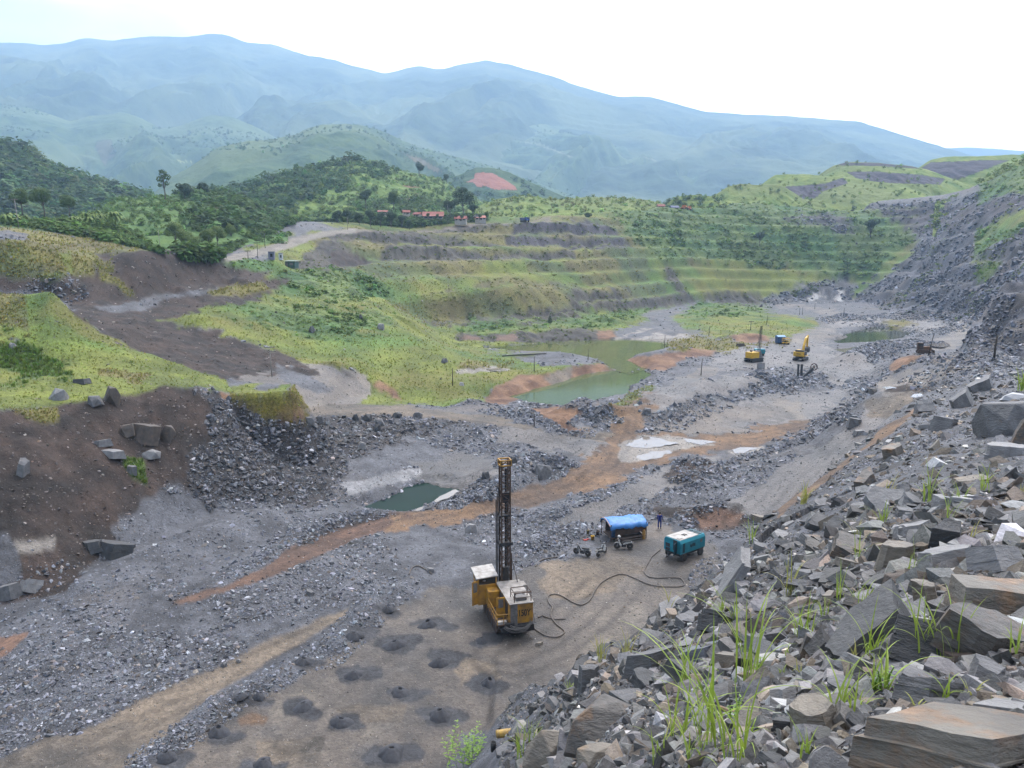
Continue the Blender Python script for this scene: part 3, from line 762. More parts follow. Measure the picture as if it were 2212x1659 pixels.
def build_cover():
    U, Vv = project(TX, TY, TZ)
    RRr = np.broadcast_to(gR[:, None], TX.shape)
    cls = np.zeros(TX.shape, np.int8)
    px = RRr / FOC                                # metres per sighting unit
    w1 = fbm(TX, TY, 9.0, 5, 11); w2 = fbm(TX, TY, 9.0, 5, 23)
    w3 = fbm(TX, TY, 2.0, 3, 31); w4 = fbm(TX, TY, 2.0, 3, 37)
    for cn, s, wav, (r0, r1) in PAINT:
        poly = PP(s)
        j0 = np.searchsorted(gR, r0); j1 = np.searchsorted(gR, r1)
        us = [p[0] for p in poly]
        i0 = max(0, np.searchsorted(gA, math.atan((min(us) - 1106) / FOC) * 1.15 - 0.06)); i1 = np.searchsorted(gA, math.atan((max(us) - 1106) / FOC) * 1.15 + 0.06)
        sl = (slice(j0, j1), slice(i0, i1))
        uu = U[sl] + wav * (1.8 * w1[sl] + 2.2 * w3[sl]); vv = Vv[sl] + wav * 0.7 * (1.8 * w2[sl] + 2.2 * w4[sl])
        m = inpoly(uu, vv, poly)
        sub = cls[sl]; sub[m] = CN.index(cn)
    cls[(RRr < 75) & (TZ > 0.9 + 0.012 * RRr) & (U > 980) & (Vv > 1250)] = 0
    return cls
CL = build_cover()

def onehot_field(vals):
    f = np.take(np.array(vals, np.float32), CL)
    return f

# benches cut into the far pit side: flat treads, steep risers
U_, V_ = project(TX, TY, TZ)
side = (np.isin(CL, [CN.index(q) for q in ('lime', 'olive', 'bush', 'cliff', 'dump', 'brown', 'tan')]) & (gR[:, None] > 240) & (TZ > 5.0) & (U_ > 790) & (U_ < 1985) & (V_ > 436) & (V_ < 680) & ((U_ > 1250) | (V_ < 596)))
sf = blur(side.astype(np.float64), 5, 2)
STEP = 7.0
q_ = TZ / STEP + 0.55 * fbm(TX, TY, 130.0, 4, 61) + 0.06 * fbm(TX, TY, 14.0, 3, 62)
fq = q_ - np.floor(q_)
TZ += sf * 0.72 * STEP * (sstep(0.34, 0.98, fq) - fq)
tread = side & (fq < 0.33); riser = side & (fq > 0.36)
bn = fbm(TX, TY, 45.0, 4, 63); 
CL[tread & (fq > 0.20) & np.isin(CL, [CN.index('olive'), CN.index('cliff'), CN.index('dump')]) & (bn > -0.1)] = CN.index('lime')
CL[riser & (CL == CN.index('olive')) & (bn + 0.5 * fbm(TX, TY, 9.0, 3, 64) > 0.48)] = CN.index('cliff')
CL[riser & (CL == CN.index('lime')) & (bn + 0.6 * fbm(TX, TY, 9.0, 3, 64) > 0.24)] = CN.index('olive')
wall_ = blur(((CL == CN.index('rock')) & (TZ > 4)).astype(np.float64), 3, 1)
q_ = TZ / 11.0 + 0.9 * fbm(TX, TY, 90.0, 4, 65) + 0.25 * fbm(TX, TY, 16.0, 4, 66)
fq = q_ - np.floor(q_)
TZ += wall_ * 0.7 * 11.0 * (sstep(0.30, 0.92, fq) - fq)
del U_, V_, q_, fq, tread, riser, side

# surface relief by cover
REL = blur(onehot_field([CLS[c][4] for c in CN]).astype(np.float64), 3, 1)
far = sstep(40, 200, gR)[:, None]
n_big = fbm(TX, TY, 7.0, 4, 3); n_small = fbm(TX, TY, 1.4, 3, 5)
soft = 1 - 0.75 * blur(np.isin(CL, [CN.index('lime'), CN.index('bush'), CN.index('olive')]).astype(np.float64), 3, 1)
TZ += REL * (n_big * 1.0 + soft * n_small * (0.55 - 0.2 * far)) * (0.4 + 0.6 * sstep(6, 60, gR)[:, None])
# slanting strata and gullies on the quarry walls
rk = blur(np.isin(CL, [CN.index('rock'), CN.index('cliff'), CN.index('brown'), CN.index('dump')]).astype(np.float64), 3, 1)
gul = 1 - np.abs(fbm(TX * 1.0 + TY * 0.25, TY * 0.12 + TZ * 0.25, 11.0, 4, 71))
TZ += rk * (gul - 0.75) * np.clip(gR[:, None] / 80.0, 0.6, 4.4)
for nm, (wp, z) in water_polys.items():       # keep the water open
    sl = near_slice([(p[0], p[1], 0) for p in wp], 6)
    x, y = TX[sl], TY[sl]
    wk = 2.2 if nm == 'dark' else 1.3
    wx = x + wk * fbm(x, y, 5, 4, 95); wy = y + 1.3 * wk * fbm(x, y, 5, 4, 96)
    TZ[sl] = np.where(inpoly(wx, wy, wp), np.minimum(TZ[sl], z - 0.05), TZ[sl])

RUTS = [("400,1298 520,1262 640,1195 760,1150 900,1122 1080,1080 1220,1040 1290,1000 1330,945", (1.0, 2.6)), ("1330,945 1345,905 1330,885 1400,855", (0.9, 2.4)), ("1345,940 1480,945 1620,945 1745,915", (0.9, 2.6)),
        ("60,1625 200,1575 350,1510 480,1460 600,1400 720,1345", (0.8, 2.2)), ("640,905 800,890 1000,900 1150,915 1320,938", (1.0, 2.8)), ("1000,1330 950,1300 880,1260", (1.3,)), ("1100,1420 1180,1390 1250,1340 1330,1260", (1.0, 2.4)), ("640,1600 760,1520 900,1400", (1.1,)),
        ("1620,1120 1700,1040 1800,960 1900,870", (1.0, 2.6)), ("470,562 560,537 640,517 740,500", (1.2, 2.8)), ("1740,790 1700,770 1690,750", (1.5,)), ("1735,800 1780,760 1790,700", (1.6, 3.5))]
def terrain_colours():
    A = np.array([CLS[c][0] for c in CN], np.float32); B = np.array([CLS[c][1] for c in CN], np.float32)
    col = np.zeros(TX.shape + (4,), np.float32)
    t = np.zeros(TX.shape, np.float32)
    for k, c in enumerate(CN):
        m = CL == k
        if not m.any(): continue
        n = fbm(TX[m], TY[m] + 0.6 * TZ[m], CLS[c][2], 5, 100 + k, 0.62)
        t[m] = np.clip(0.5 + 1.9 * n, -0.15, 1.25)
    col[..., :3] = B[CL] + (A[CL] - B[CL]) * t[..., None]
    # dust and earth washed over the stone, ochre seeps
    m = np.isin(CL, [CN.index('slate'), CN.index('rock'), CN.index('mud')])
    e = sstep(0.15, 0.55, fbm(TX, TY + TZ, 16.0, 5, 201, 0.6)) * m
    earth = np.array((0.17, 0.135, 0.105), np.float32)
    col[..., :3] += (earth - col[..., :3]) * (0.55 * e)[..., None]
    e = sstep(0.05, 0.5, fbm(TX, TY, 3.2, 5, 204, 0.65)) * (CL == CN.index('mud'))
    col[..., :3] += (np.array((0.12, 0.108, 0.10), np.float32) - col[..., :3]) * (0.75 * e)[..., None]
    e = sstep(0.18, 0.5, fbm(TX, TY * 0.6, 9.0, 5, 203, 0.6)) * (CL == CN.index('mud'))
    col[..., :3] += (np.array((0.24, 0.20, 0.155), np.float32) - col[..., :3]) * (0.7 * e)[..., None]
    # dark and pale beds running down the slate wall
    m = (CL == CN.index('rock'))
    e = sstep(0.02, 0.35, fbm(TX * 1.0 + TZ * 0.5, TY * 0.25 + TZ * 0.2, 15.0, 5, 209, 0.6)) * m
    col[..., :3] *= (1 - 0.5 * e)[..., None]
    e = sstep(0.30, 0.5, fbm(TX + 0.8 * TZ, TY * 0.3, 8.0, 5, 211, 0.6)) * m
    col[..., :3] *= (1 + 0.9 * e)[..., None]
    # wheel ruts
    for s_, off in RUTS:
        ln = world_line(s_); sl = near_slice(ln, 4)
        x, y = TX[sl], TY[sl]
        d, t_ = segdist(x + 0.25 * fbm(x, y, 6, 2, 220), y, ln)
        k_ = 0
        for o_ in off: k_ = np.maximum(k_, np.exp(-((d - o_) / 0.28) ** 2))
        k_ = k_ * (0.6 + 0.6 * fbm(x, y, 4.0, 3, 221))
        col[sl + (slice(0, 3),)] *= (1 - 0.6 * np.clip(k_, 0, 1))[..., None]
    # green-gold shifts in the grass
    g = np.isin(CL, [CN.index('lime'), CN.index('olive'), CN.index('bush')])
    e = sstep(-0.1, 0.5, fbm(TX, TY, 24.0, 4, 205)) * g
    col[..., :3] *= 1 + (np.array((-0.40, -0.12, -0.05), np.float32)) * e[..., None]
    e = sstep(0.0, 0.5, fbm(TX, TY, 13.0, 5, 207, 0.6)) * (CL == CN.index('lime'))
    col[..., :3] += (np.array((0.225, 0.19, 0.048), np.float32) - col[..., :3]) * (0.6 * e)[..., None]
    rough = np.take(np.array([CLS[c][3] for c in CN], np.float32), CL)
    col[..., 3] = rough
    # soften class edges a little
    col[..., :3] *= 0.62
    for k in range(3):
        col[..., k] = blur(col[..., k].astype(np.float64), 1, 1)
    return col

m_ter, nt, b = nodes_of("ground_cover")
N, L = nt.nodes, nt.links
at = N.new("ShaderNodeAttribute"); at.attribute_name = "cover"
tc = N.new("ShaderNodeTexCoord")
n1 = N.new("ShaderNodeTexNoise"); n1.inputs['Scale'].default_value = 5.0; n1.inputs['Detail'].default_value = 6.0; n1.inputs['Roughness'].default_value = 0.7
vo = N.new("ShaderNodeTexVoronoi"); vo.inputs['Scale'].default_value = 2.6; vo.inputs['Randomness'].default_value = 1.0
L.new(tc.outputs['Object'], n1.inputs['Vector']); L.new(tc.outputs['Object'], vo.inputs['Vector'])
mr = N.new("ShaderNodeMapRange"); mr.inputs[1].default_value = 0.3; mr.inputs[2].default_value = 0.7; mr.inputs[3].default_value = 0.62; mr.inputs[4].default_value = 1.34
L.new(n1.outputs['Fac'], mr.inputs[0])
sx = N.new("ShaderNodeSeparateColor"); L.new(vo.outputs['Color'], sx.inputs[0])
mr2 = N.new("ShaderNodeMapRange"); mr2.inputs[3].default_value = 0.78; mr2.inputs[4].default_value = 1.22
L.new(sx.outputs[0], mr2.inputs[0])
mu = N.new("ShaderNodeMath"); mu.operation = 'MULTIPLY'; L.new(mr.outputs[0], mu.inputs[0]); L.new(mr2.outputs[0], mu.inputs[1])
vm = N.new("ShaderNodeVectorMath"); vm.operation = 'SCALE'
L.new(at.outputs['Color'], vm.inputs[0]); L.new(mu.outputs[0], vm.inputs['Scale'])
L.new(vm.outputs[0], b.inputs['Base Color']); L.new(at.outputs['Alpha'], b.inputs['Roughness'])
b.inputs['Specular IOR Level'].default_value = 0.35
bp = N.new("ShaderNodeBump"); bp.inputs['Strength'].default_value = 0.55; bp.inputs['Distance'].default_value = 0.25
ad = N.new("ShaderNodeMath"); ad.operation = 'ADD'; L.new(n1.outputs['Fac'], ad.inputs[0]); L.new(sx.outputs[1], ad.inputs[1])
L.new(ad.outputs[0], bp.inputs['Height']); L.new(bp.outputs[0], b.inputs['Normal'])

def grid_faces(nr, na):
    i = np.arange(nr * na).reshape(nr, na)
    return np.stack([i[:-1, :-1].ravel(), i[:-1, 1:].ravel(), i[1:, 1:].ravel(), i[1:, :-1].ravel()], 1)[:, ::-1]

colr = terrain_colours()
ter = mesh_np("ground", np.stack([TX.ravel(), TY.ravel(), TZ.ravel()], 1), grid_faces(NR, NA), m_ter, smooth=True, attrs={"cover": colr.reshape(-1, 4)})
tag(ter, "quarry floor and benched pit sides of slate, mud and grass", kind='structure')
del colr

# base sheet far below and beyond the pit, reaching under the mountains
bm = bmesh.new()
bmesh.ops.create_circle(bm, cap_ends=True, segments=64, radius=9800)
me = bpy.data.meshes.new("valley_ground"); bm.to_mesh(me); bm.free()
me.materials.append(surf("valley_green", (0.05, 0.075, 0.03), (0.03, 0.05, 0.02), 0.01, 0.95, bump=0))
o = link(bpy.data.objects.new("valley_ground", me)); o.location = (0, 0, -14); tag(o, kind='structure')

# ---------------------------------------------------------------- water
def water_mat(name, col, rough, spec=0.22):
    m, nt, b = nodes_of(name)
    N, L = nt.nodes, nt.links
    tc = N.new("ShaderNodeTexCoord")
    nz = N.new("ShaderNodeTexNoise"); nz.inputs['Scale'].default_value = 0.12; nz.inputs['Detail'].default_value = 3
    L.new(tc.outputs['Object'], nz.inputs['Vector'])
    rp = N.new("ShaderNodeValToRGB"); rp.color_ramp.elements[0].position = 0.35; rp.color_ramp.elements[1].position = 0.7
    rp.color_ramp.elements[0].color = (*col, 1); rp.color_ramp.elements[1].color = (*(c * 1.3 for c in col), 1)
    L.new(nz.outputs['Fac'], rp.inputs[0]); L.new(rp.outputs[0], b.inputs['Base Color'])
    b.inputs['Roughness'].default_value = rough
    b.inputs['IOR'].default_value = 1.33; b.inputs['Specular IOR Level'].default_value = spec
    n2 = N.new("ShaderNodeTexNoise"); n2.inputs['Scale'].default_value = 2.5; n2.inputs['Detail'].default_value = 2
    L.new(tc.outputs['Object'], n2.inputs['Vector'])
    bp = N.new("ShaderNodeBump"); bp.inputs['Strength'].default_value = 0.05; bp.inputs['Distance'].default_value = 0.02
    L.new(n2.outputs['Fac'], bp.inputs['Height']); L.new(bp.outputs[0], b.inputs['Normal'])
    return m
WM = {"lower": water_mat("pond_green", (0.06, 0.078, 0.03), 0.06), "upper": water_mat("pond_olive", (0.07, 0.082, 0.03), 0.07),
      "right": water_mat("pond_dark", (0.035, 0.042, 0.026), 0.05), "dark": water_mat("pond_black", (0.010, 0.022, 0.018), 0.03, 0.012)}
for nm, (wp, z) in water_polys.items():
    cx = sum(p[0] for p in wp) / len(wp); cy = sum(p[1] for p in wp) / len(wp)
    V = [(cx + (p[0] - cx) * 1.12, cy + (p[1] - cy) * 1.12, z) for p in wp]
    tag(mesh_np("pond_water", V, [list(range(len(V)))[::-1] if False else list(range(len(V)))], WM[nm]), kind='structure')

# ================================================================ HILLS AND MOUNTAINS
def veg_mat(name, ca, cb, cc, scale):
    m, nt, b = nodes_of(name)
    N, L = nt.nodes, nt.links
    tc = N.new("ShaderNodeTexCoord")
    n1 = N.new("ShaderNodeTexNoise"); n1.inputs['Scale'].default_value = scale; n1.inputs['Detail'].default_value = 8; n1.inputs['Roughness'].default_value = 0.65
    n2 = N.new("ShaderNodeTexNoise"); n2.inputs['Scale'].default_value = scale * 0.18; n2.inputs['Detail'].default_value = 5
    L.new(tc.outputs['Object'], n1.inputs['Vector']); L.new(tc.outputs['Object'], n2.inputs['Vector'])
    r1 = N.new("ShaderNodeValToRGB"); r1.color_ramp.elements[0].position = 0.38; r1.color_ramp.elements[1].position = 0.62
    r1.color_ramp.elements[0].color = (*ca, 1); r1.color_ramp.elements[1].color = (*cb, 1)
    L.new(n1.outputs['Fac'], r1.inputs[0])
    r2 = N.new("ShaderNodeValToRGB"); r2.color_ramp.elements[0].position = 0.45; r2.color_ramp.elements[1].position = 0.62
    r2.color_ramp.elements[0].color = (0, 0, 0, 1); r2.color_ramp.elements[1].color = (1, 1, 1, 1)
    L.new(n2.outputs['Fac'], r2.inputs[0])
    mx = N.new("ShaderNodeMix"); mx.data_type = 'RGBA'; mx.inputs[7].default_value = (*cc, 1)
    L.new(r2.outputs[0], mx.inputs[0]); L.new(r1.outputs[0], mx.inputs[6]); 
    at = N.new("ShaderNodeAttribute"); at.attribute_name = "scar"
    m2 = N.new("ShaderNodeMix"); m2.data_type = 'RGBA'
    L.new(at.outputs['Alpha'], m2.inputs[0]); L.new(mx.outputs[2], m2.inputs[6]); L.new(at.outputs['Color'], m2.inputs[7])
    L.new(m2.outputs[2], b.inputs['Base Color']); b.inputs['Roughness'].default_value = 0.95
    b.inputs['Specular IOR Level'].default_value = 0.1
    bp = N.new("ShaderNodeBump"); bp.inputs['Strength'].default_value = 0.7; bp.inputs['Distance'].default_value = 0.25 / scale
    L.new(n1.outputs['Fac'], bp.inputs['Height']); L.new(bp.outputs[0], b.inputs['Normal'])
    return m

RIDGES = {}
def ridge(name, crest, rc, rf, zf, mat, spur=0.1, spurs=26.0, bump=6.0, terr=0.0, na=420, ns=110, label=None, seed=0, scars=None, power=1.0, back=0.35):
    """hill whose skyline passes the sighted crest points at distance rc; its foot lies at distance rf, height zf"""
    P = PP(crest)
    ph, cz, cr = [], [], []
    for k, (u, v) in enumerate(P):
        r = rc if not isinstance(rc, tuple) else rc[0] + (rc[1] - rc[0]) * k / (len(P) - 1)
        p = pt(u, v, r=r); ph.append(math.atan2(p[0], p[1])); cz.append(p[2]); cr.append(r)
    a = np.linspace(max(ph[0], -0.85), min(ph[-1], 0.85), na)
    zc = np.interp(a, ph, cz); r_c = np.interp(a, ph, cr)
    zc = np.convolve(np.pad(zc, 3, mode='edge'), np.ones(7) / 7, 'valid')
    t = np.concatenate([np.linspace(0, 1, ns), 1 + np.linspace(0.03, 1, 14) * back])
    T, A = np.meshgrid(t, a, indexing='ij')
    rr = rf + (r_c[None, :] - rf) * np.where(T <= 1, T, T)
    X, Y = rr * np.sin(A), rr * np.cos(A)
    tt = np.where(T <= 1, T, np.clip(1 - (T - 1) * 1.6, 0, 1))
    prof = tt ** power
    H = (zc - zf)[None, :]
    span = float(r_c.mean() - rf)
    wx = X + 0.25 * span * fbm(X, Y, span * 0.4, 3, seed + 9)
    n = np.abs(fbm(wx * 1.0, Y * 0.45, span * 6.0 / spurs, 6, seed + 1, 0.5))
    Z = zf + H * prof + (0.25 - n) * spur * H * np.sin(np.pi * np.clip(tt, 0, 1)) ** 1.9 * 2.6
    if terr > 0:
        q = Z / terr; f = q - np.floor(q)
        Z = Z * 0.25 + 0.75 * terr * (np.floor(q) + sstep(0.25, 1.0, f))
    Z += bump * fbm(X, Y, bump * 7, 4, seed + 3) * np.where(T > 0.98, 0.5, 1)
    sc = np.zeros(Z.shape + (4,), np.float32)
    if scars:
        U, Vv = project(X, Y, Z)
        w = 5 * fbm(X, Y, 60, 4, 5); 
        for col, s in scars:
            m = inpoly(U + w, Vv + w * 0.5, PP(s))
            sc[m] = (*col, 1)
    o = mesh_np(name, np.stack([X.ravel(), Y.ravel(), Z.ravel()], 1), grid_faces(len(t), na), mat, smooth=True, attrs={"scar": sc.reshape(-1, 4)})
    tag(o, label, kind='structure')
    RIDGES.setdefault(name, []).append((X, Y, Z))
    return X, Y, Z

M_FAR = veg_mat("far_forest", (0.016, 0.030, 0.018), (0.05, 0.075, 0.035), (0.10, 0.12, 0.055), 0.010)
M_MID = veg_mat("mid_scrub", (0.024, 0.050, 0.022), (0.075, 0.112, 0.042), (0.09, 0.12, 0.048), 0.016)
M_NEARH = veg_mat("near_forest", (0.065, 0.115, 0.045), (0.12, 0.18, 0.06), (0.10, 0.155, 0.05), 0.12)
M_TERR = veg_mat("terrace_scrub", (0.075, 0.125, 0.036), (0.15, 0.20, 0.055), (0.11, 0.16, 0.045), 0.10)
M_DUMP = veg_mat("dump_grass", (0.10, 0.15, 0.04), (0.19, 0.22, 0.065), (0.14, 0.165, 0.06), 0.07)

MOUNT = ridge("mountain", "-700,120 -200,105 0,92 55,92 95,97 135,95 165,86 185,81 212,84 240,88 300,80 360,78 400,80 440,73 460,71 500,78 530,92 590,95 650,114 665,120 720,128 760,141 800,150 828,158 860,152 885,146 905,141 940,148 962,148 1000,137 1030,133 1048,130 1100,138 1170,158 1210,170 1250,186 1340,210 1400,208 1450,220 1520,240 1600,247 1640,247 1700,250 1760,255 1850,262 1900,275 1950,290 2000,306 2045,320 2090,333 2150,345 2400,360",
      (7400, 6200), 2300, -10, M_FAR, spur=0.15, spurs=24, bump=14, na=900, ns=240, seed=3)
ridge("mountain", "1900,340 2000,322 2050,320 2100,318 2160,322 2212,326 2600,330", 9300, 7600, 0, M_FAR, spur=0.05, bump=10, na=200, ns=30, seed=14)
HILL_A = ridge("hill", "-400,220 -100,222 0,225 60,233 110,247 150,262 200,250 262,243 300,253 345,278 380,275 450,248 500,252 540,268 600,300 700,330 800,360", (3900, 3600), 2000, -10, M_MID, spur=0.26, spurs=18, bump=8, seed=21,
      scars=[((0.09, 0.085, 0.045), "205,310 240,300 250,340 225,360"), ((0.22, 0.24, 0.10), "380,345 420,348 422,352 390,352")])
HILL_B = ridge("hill", "250,470 330,420 360,390 410,360 470,318 530,305 600,300 640,290 665,276 700,269 745,267 790,272 830,284 860,300 905,318 960,332 1030,350 1100,372 1200,410 1300,440", (1700, 3000), 1000, -5, M_MID, spur=0.22, spurs=18, bump=6, seed=33,
      scars=[((0.12, 0.10, 0.06), "870,330 905,340 960,370 945,375 890,345")])
HILL_C = ridge("hill", "800,300 880,285 960,288 1040,270 1090,255 1140,255 1200,268 1280,290 1360,312 1450,335 1550,362 1650,390 1750,420", 4700, 2600, -10, M_MID, spur=0.28, spurs=18, bump=8, seed=44, power=0.8,
      scars=[((0.15, 0.165, 0.10), "1110,305 1165,308 1240,340 1238,343 1160,313"), ((0.15, 0.165, 0.10), "1360,330 1420,345 1500,372 1498,375 1415,350"), ((0.2, 0.13, 0.09), "1380,385 1440,400 1480,425 1440,420")])
HILL_D = ridge("hill", "780,445 850,425 930,395 1000,375 1030,362 1060,362 1100,372 1150,395 1210,420 1260,440", 1450, 1000, 5, M_MID, spur=0.08, spurs=30, bump=4, seed=55,
      scars=[((0.25, 0.105, 0.075), "1004,393 1022,385 1024,375 1040,371 1064,374 1090,388 1112,402 1116,410 1070,409 1048,402 1030,404 1022,394")])
FOREST_L = ridge("hill", "-600,240 -200,275 0,308 60,330 100,352 180,385 240,398 290,420 380,450 480,480", (900, 760), 480, 10, M_NEARH, spur=0.10, spurs=28, bump=5, seed=66)
TERRACE = ridge("hill", "250,470 320,448 380,432 430,418 520,398 580,383 620,368 665,360 700,349 760,344 800,349 850,361 900,372 950,385 985,402 1020,420 1060,440 1110,455", (720, 900), 470, 40, M_TERR, spur=0.05, spurs=22, bump=3, terr=13.0, ns=260, seed=77,
      scars=[((0.24, 0.13, 0.08), "862,425 880,424 912,428 910,432 870,430"), ((0.2, 0.12, 0.08), "865,400 890,400 905,404 880,405")])
KNOLL = ridge("hill", "150,490 205,462 232,440 270,430 350,426 430,424 500,430 560,452 620,475", (430, 520), 300, 22, M_NEARH, spur=0.03, spurs=20, bump=2.5, seed=88, power=0.55)
KNOLL2 = ridge("hill", "1000,455 1040,442 1075,428 1110,424 1200,430 1300,427 1400,431 1430,440 1460,446", 700, 560, 34, M_DUMP, spur=0.03, spurs=20, bump=2.5, seed=99, power=0.6)
# waste dumps of the mine
DUMP_COL = (0.078, 0.068, 0.078)
D1 = ridge("hill", "1440,440 1465,424 1500,420 1540,424 1580,445", 700, 640, 40, M_DUMP, spur=0.03, bump=2, na=140, ns=60, seed=101, power=0.7)
D2 = ridge("hill", "1500,455 1540,425 1572,402 1600,398 1660,398 1690,402 1720,420 1760,450", 770, 690, 48, M_DUMP, spur=0.04, spurs=40, bump=2, na=200, ns=80, seed=102, power=0.8)
D3 = ridge("hill", "1600,450 1650,395 1675,378 1720,376 1790,381 1850,386 1950,400 2000,420 2050,450", 860, 740, 50, M_DUMP, spur=0.04, spurs=40, bump=2.5, na=260, ns=90, seed=103, power=0.8,
      scars=[(DUMP_COL, "1695,403 1730,400 1780,395 1820,383 1830,395 1780,412 1760,430 1720,432 1700,422")])
D4 = ridge("hill", "1700,440 1770,376 1800,357 1830,350 1900,352 1970,358 2000,365 2040,380 2090,400 2150,430", 980, 840, 52, M_DUMP, spur=0.05, spurs=44, bump=3, na=260, ns=90, seed=104, power=0.8,
      scars=[(DUMP_COL, "1812,352 1900,353 1975,360 1985,364 1900,360 1815,358"), (DUMP_COL, "1830,372 1900,372 1990,378 2040,385 2030,398 1900,395 1850,385")])
D5 = ridge("hill", "1900,400 1985,362 2010,345 2040,338 2120,336 2212,333 2400,325", 1050, 900, 55, M_DUMP, spur=0.05, spurs=44, bump=3, na=200, ns=90, seed=105, power=0.8,
      scars=[(DUMP_COL, "1990,362 2010,350 2120,345 2180,345 2130,365 2060,390 2010,395"), ])
D6 = ridge("hill", "2020,440 2060,430 2095,410 2130,385 2170,362 2212,340 2300,290 2600,180", 690, 600, 40, M_DUMP, spur=0.05, spurs=40, bump=3, na=220, ns=90, seed=106, power=0.8)

# ---------------------------------------------------------------- air
HAZE_D = 1.8e-4
m_h = bpy.data.materials.new("haze_air"); m_h.use_nodes = True
nt = m_h.node_tree
for n in list(nt.nodes): nt.nodes.remove(n)
oo = nt.nodes.new("ShaderNodeOutputMaterial"); pv = nt.nodes.new("ShaderNodeVolumePrincipled")
pv.inputs['Color'].default_value = (0.43, 0.63, 0.87, 1); pv.inputs['Density'].default_value = HAZE_D
pv.inputs['Anisotropy'].default_value = 0.0
nt.links.new(pv.outputs[0], oo.inputs['Volume'])
bm = bmesh.new(); bmesh.ops.create_cube(bm, size=1)
me = bpy.data.meshes.new("haze"); bm.to_mesh(me); bm.free(); me.materials.append(m_h)
hz = link(bpy.data.objects.new("haze", me)); hz.scale = (20000, 20000, 2360); hz.location = (0, 0, 1180 - 15.5)
tag(hz, kind='stuff')
# ================================================================ SCATTER: rubble, scrub, forest (nobody could count these)
tt_ = (TZ - CZ) / gR[:, None]
cm_ = np.maximum.accumulate(tt_, axis=0)
VIS = np.zeros(TZ.shape, bool); VIS[1:] = tt_[1:] >= cm_[:-1] - 0.004
PU, PV = project(TX, TY, TZ)
VIS &= (PU > -60) & (PU < 2270) & (PV < 1760)
SOLID = np.zeros(TZ.shape, np.float32)        # how much of the picture each vertex stands for
SOLID[1:] = np.clip((tt_[1:] - cm_[:-1]), 0, None) * 1661.0
del tt_, cm_

def rock_template(k, flat=0.4):
    """angular shard: few corners, split flat, wedge-like"""
    rg = np.random.default_rng(500 + k)
    bm = bmesh.new()
    m = int(rg.integers(4, 6))
    t1, t2 = rg.normal(0, 0.28, 2); ph = rg.uniform(0, 6.28)
    for lay in (0, 1):
        mm = m if lay == 0 else max(3, m - int(rg.integers(0, 2)))
        for i in range(mm):
            a = ph + 2 * math.pi * (i + rg.uniform(-0.33, 0.33)) / mm + lay * rg.uniform(-0.2, 0.2)
            q = rg.uniform(0.6, 1.05) * (rg.uniform(0.62, 1.0) if lay else 1.0) * 0.5
            x, y = q * math.cos(a) * 1.3, q * math.sin(a) * 0.8
            bm.verts.new((x, y, (flat * 0.5 if lay else -flat * 0.5) + (t1 * x + t2 * y) * lay))
    r = bmesh.ops.convex_hull(bm, input=bm.verts)
    bmesh.ops.delete(bm, geom=[e for e in r['geom_interior'] if isinstance(e, bmesh.types.BMVert)], context='VERTS')
    bmesh.ops.triangulate(bm, faces=bm.faces)
    bm.verts.ensure_lookup_table(); bm.normal_update()
    V = np.array([v.co[:] for v in bm.verts], np.float32); F = np.array([[v.index for v in f.verts] for f in bm.faces], np.int32)
    bm.free()
    return V, F
ROCKT = [rock_template(k, f) for k, f in enumerate((0.40, 0.20, 0.5, 0.26, 0.42, 0.15, 0.34, 0.22, 0.55, 0.30, 0.2, 0.40, 0.13, 0.32))]

def leaf_template(k, n, sz, flat=0.8):
    """clump of small leaf faces spread through an uneven volume"""
    rg = np.random.default_rng(900 + k)
    d = rg.normal(size=(n, 3)); d /= np.linalg.norm(d, axis=1)[:, None]
    rad = rg.uniform(0.35, 1.0, n) ** 0.5 * (0.8 + 0.35 * np.sin(d[:, 0] * 4 + k) * np.cos(d[:, 1] * 5 + k))
    c = d * rad[:, None] * 0.5
    c[:, 2] = c[:, 2] * flat + 0.35
    V, F = [], []
    for i in range(n):
        nrm = d[i] * 0.7 + rg.normal(size=3) * 0.4 + np.array((0, 0, 0.9)); nrm /= np.linalg.norm(nrm)
        a = np.cross(nrm, rg.normal(size=3)); a /= np.linalg.norm(a); b_ = np.cross(nrm, a)
        s = sz * rg.uniform(0.6, 1.3)
        q = len(V)
        V += [c[i] + a * s, c[i] + b_ * s * 0.7, c[i] - a * s, c[i] - b_ * s * 0.7]
        F.append([q, q + 1, q + 2, q + 3])
    return np.array(V, np.float32), np.array(F, np.int32)

def blade_template(k, n, wid):
    rg = np.random.default_rng(1300 + k)
    V, F = [], []
    for i in range(n):
        a = rg.uniform(0, 6.28); o = rg.uniform(0, 0.35, 1)[0]; b0 = np.array((math.cos(a * 1.7) * o, math.sin(a * 1.7) * o, 0))
        lean = rg.uniform(0.1, 0.55); h = rg.uniform(0.6, 1.0)
        d = np.array((math.cos(a), math.sin(a), 0)); s = np.array((-math.sin(a), math.cos(a), 0)) * wid
        q = len(V)
        V += [b0 - s, b0 + s, b0 + d * lean * 0.5 + s * 0.7 + (0, 0, h * 0.6), b0 + d * lean * 0.5 - s * 0.7 + (0, 0, h * 0.6), b0 + d * lean * 1.2 + (0, 0, h)]
        F += [[q, q + 1, q + 2, q + 3], [q + 3, q + 2, q + 4, q + 4]]
    F = np.array(F, np.int32)
    return np.array(V, np.float32), F

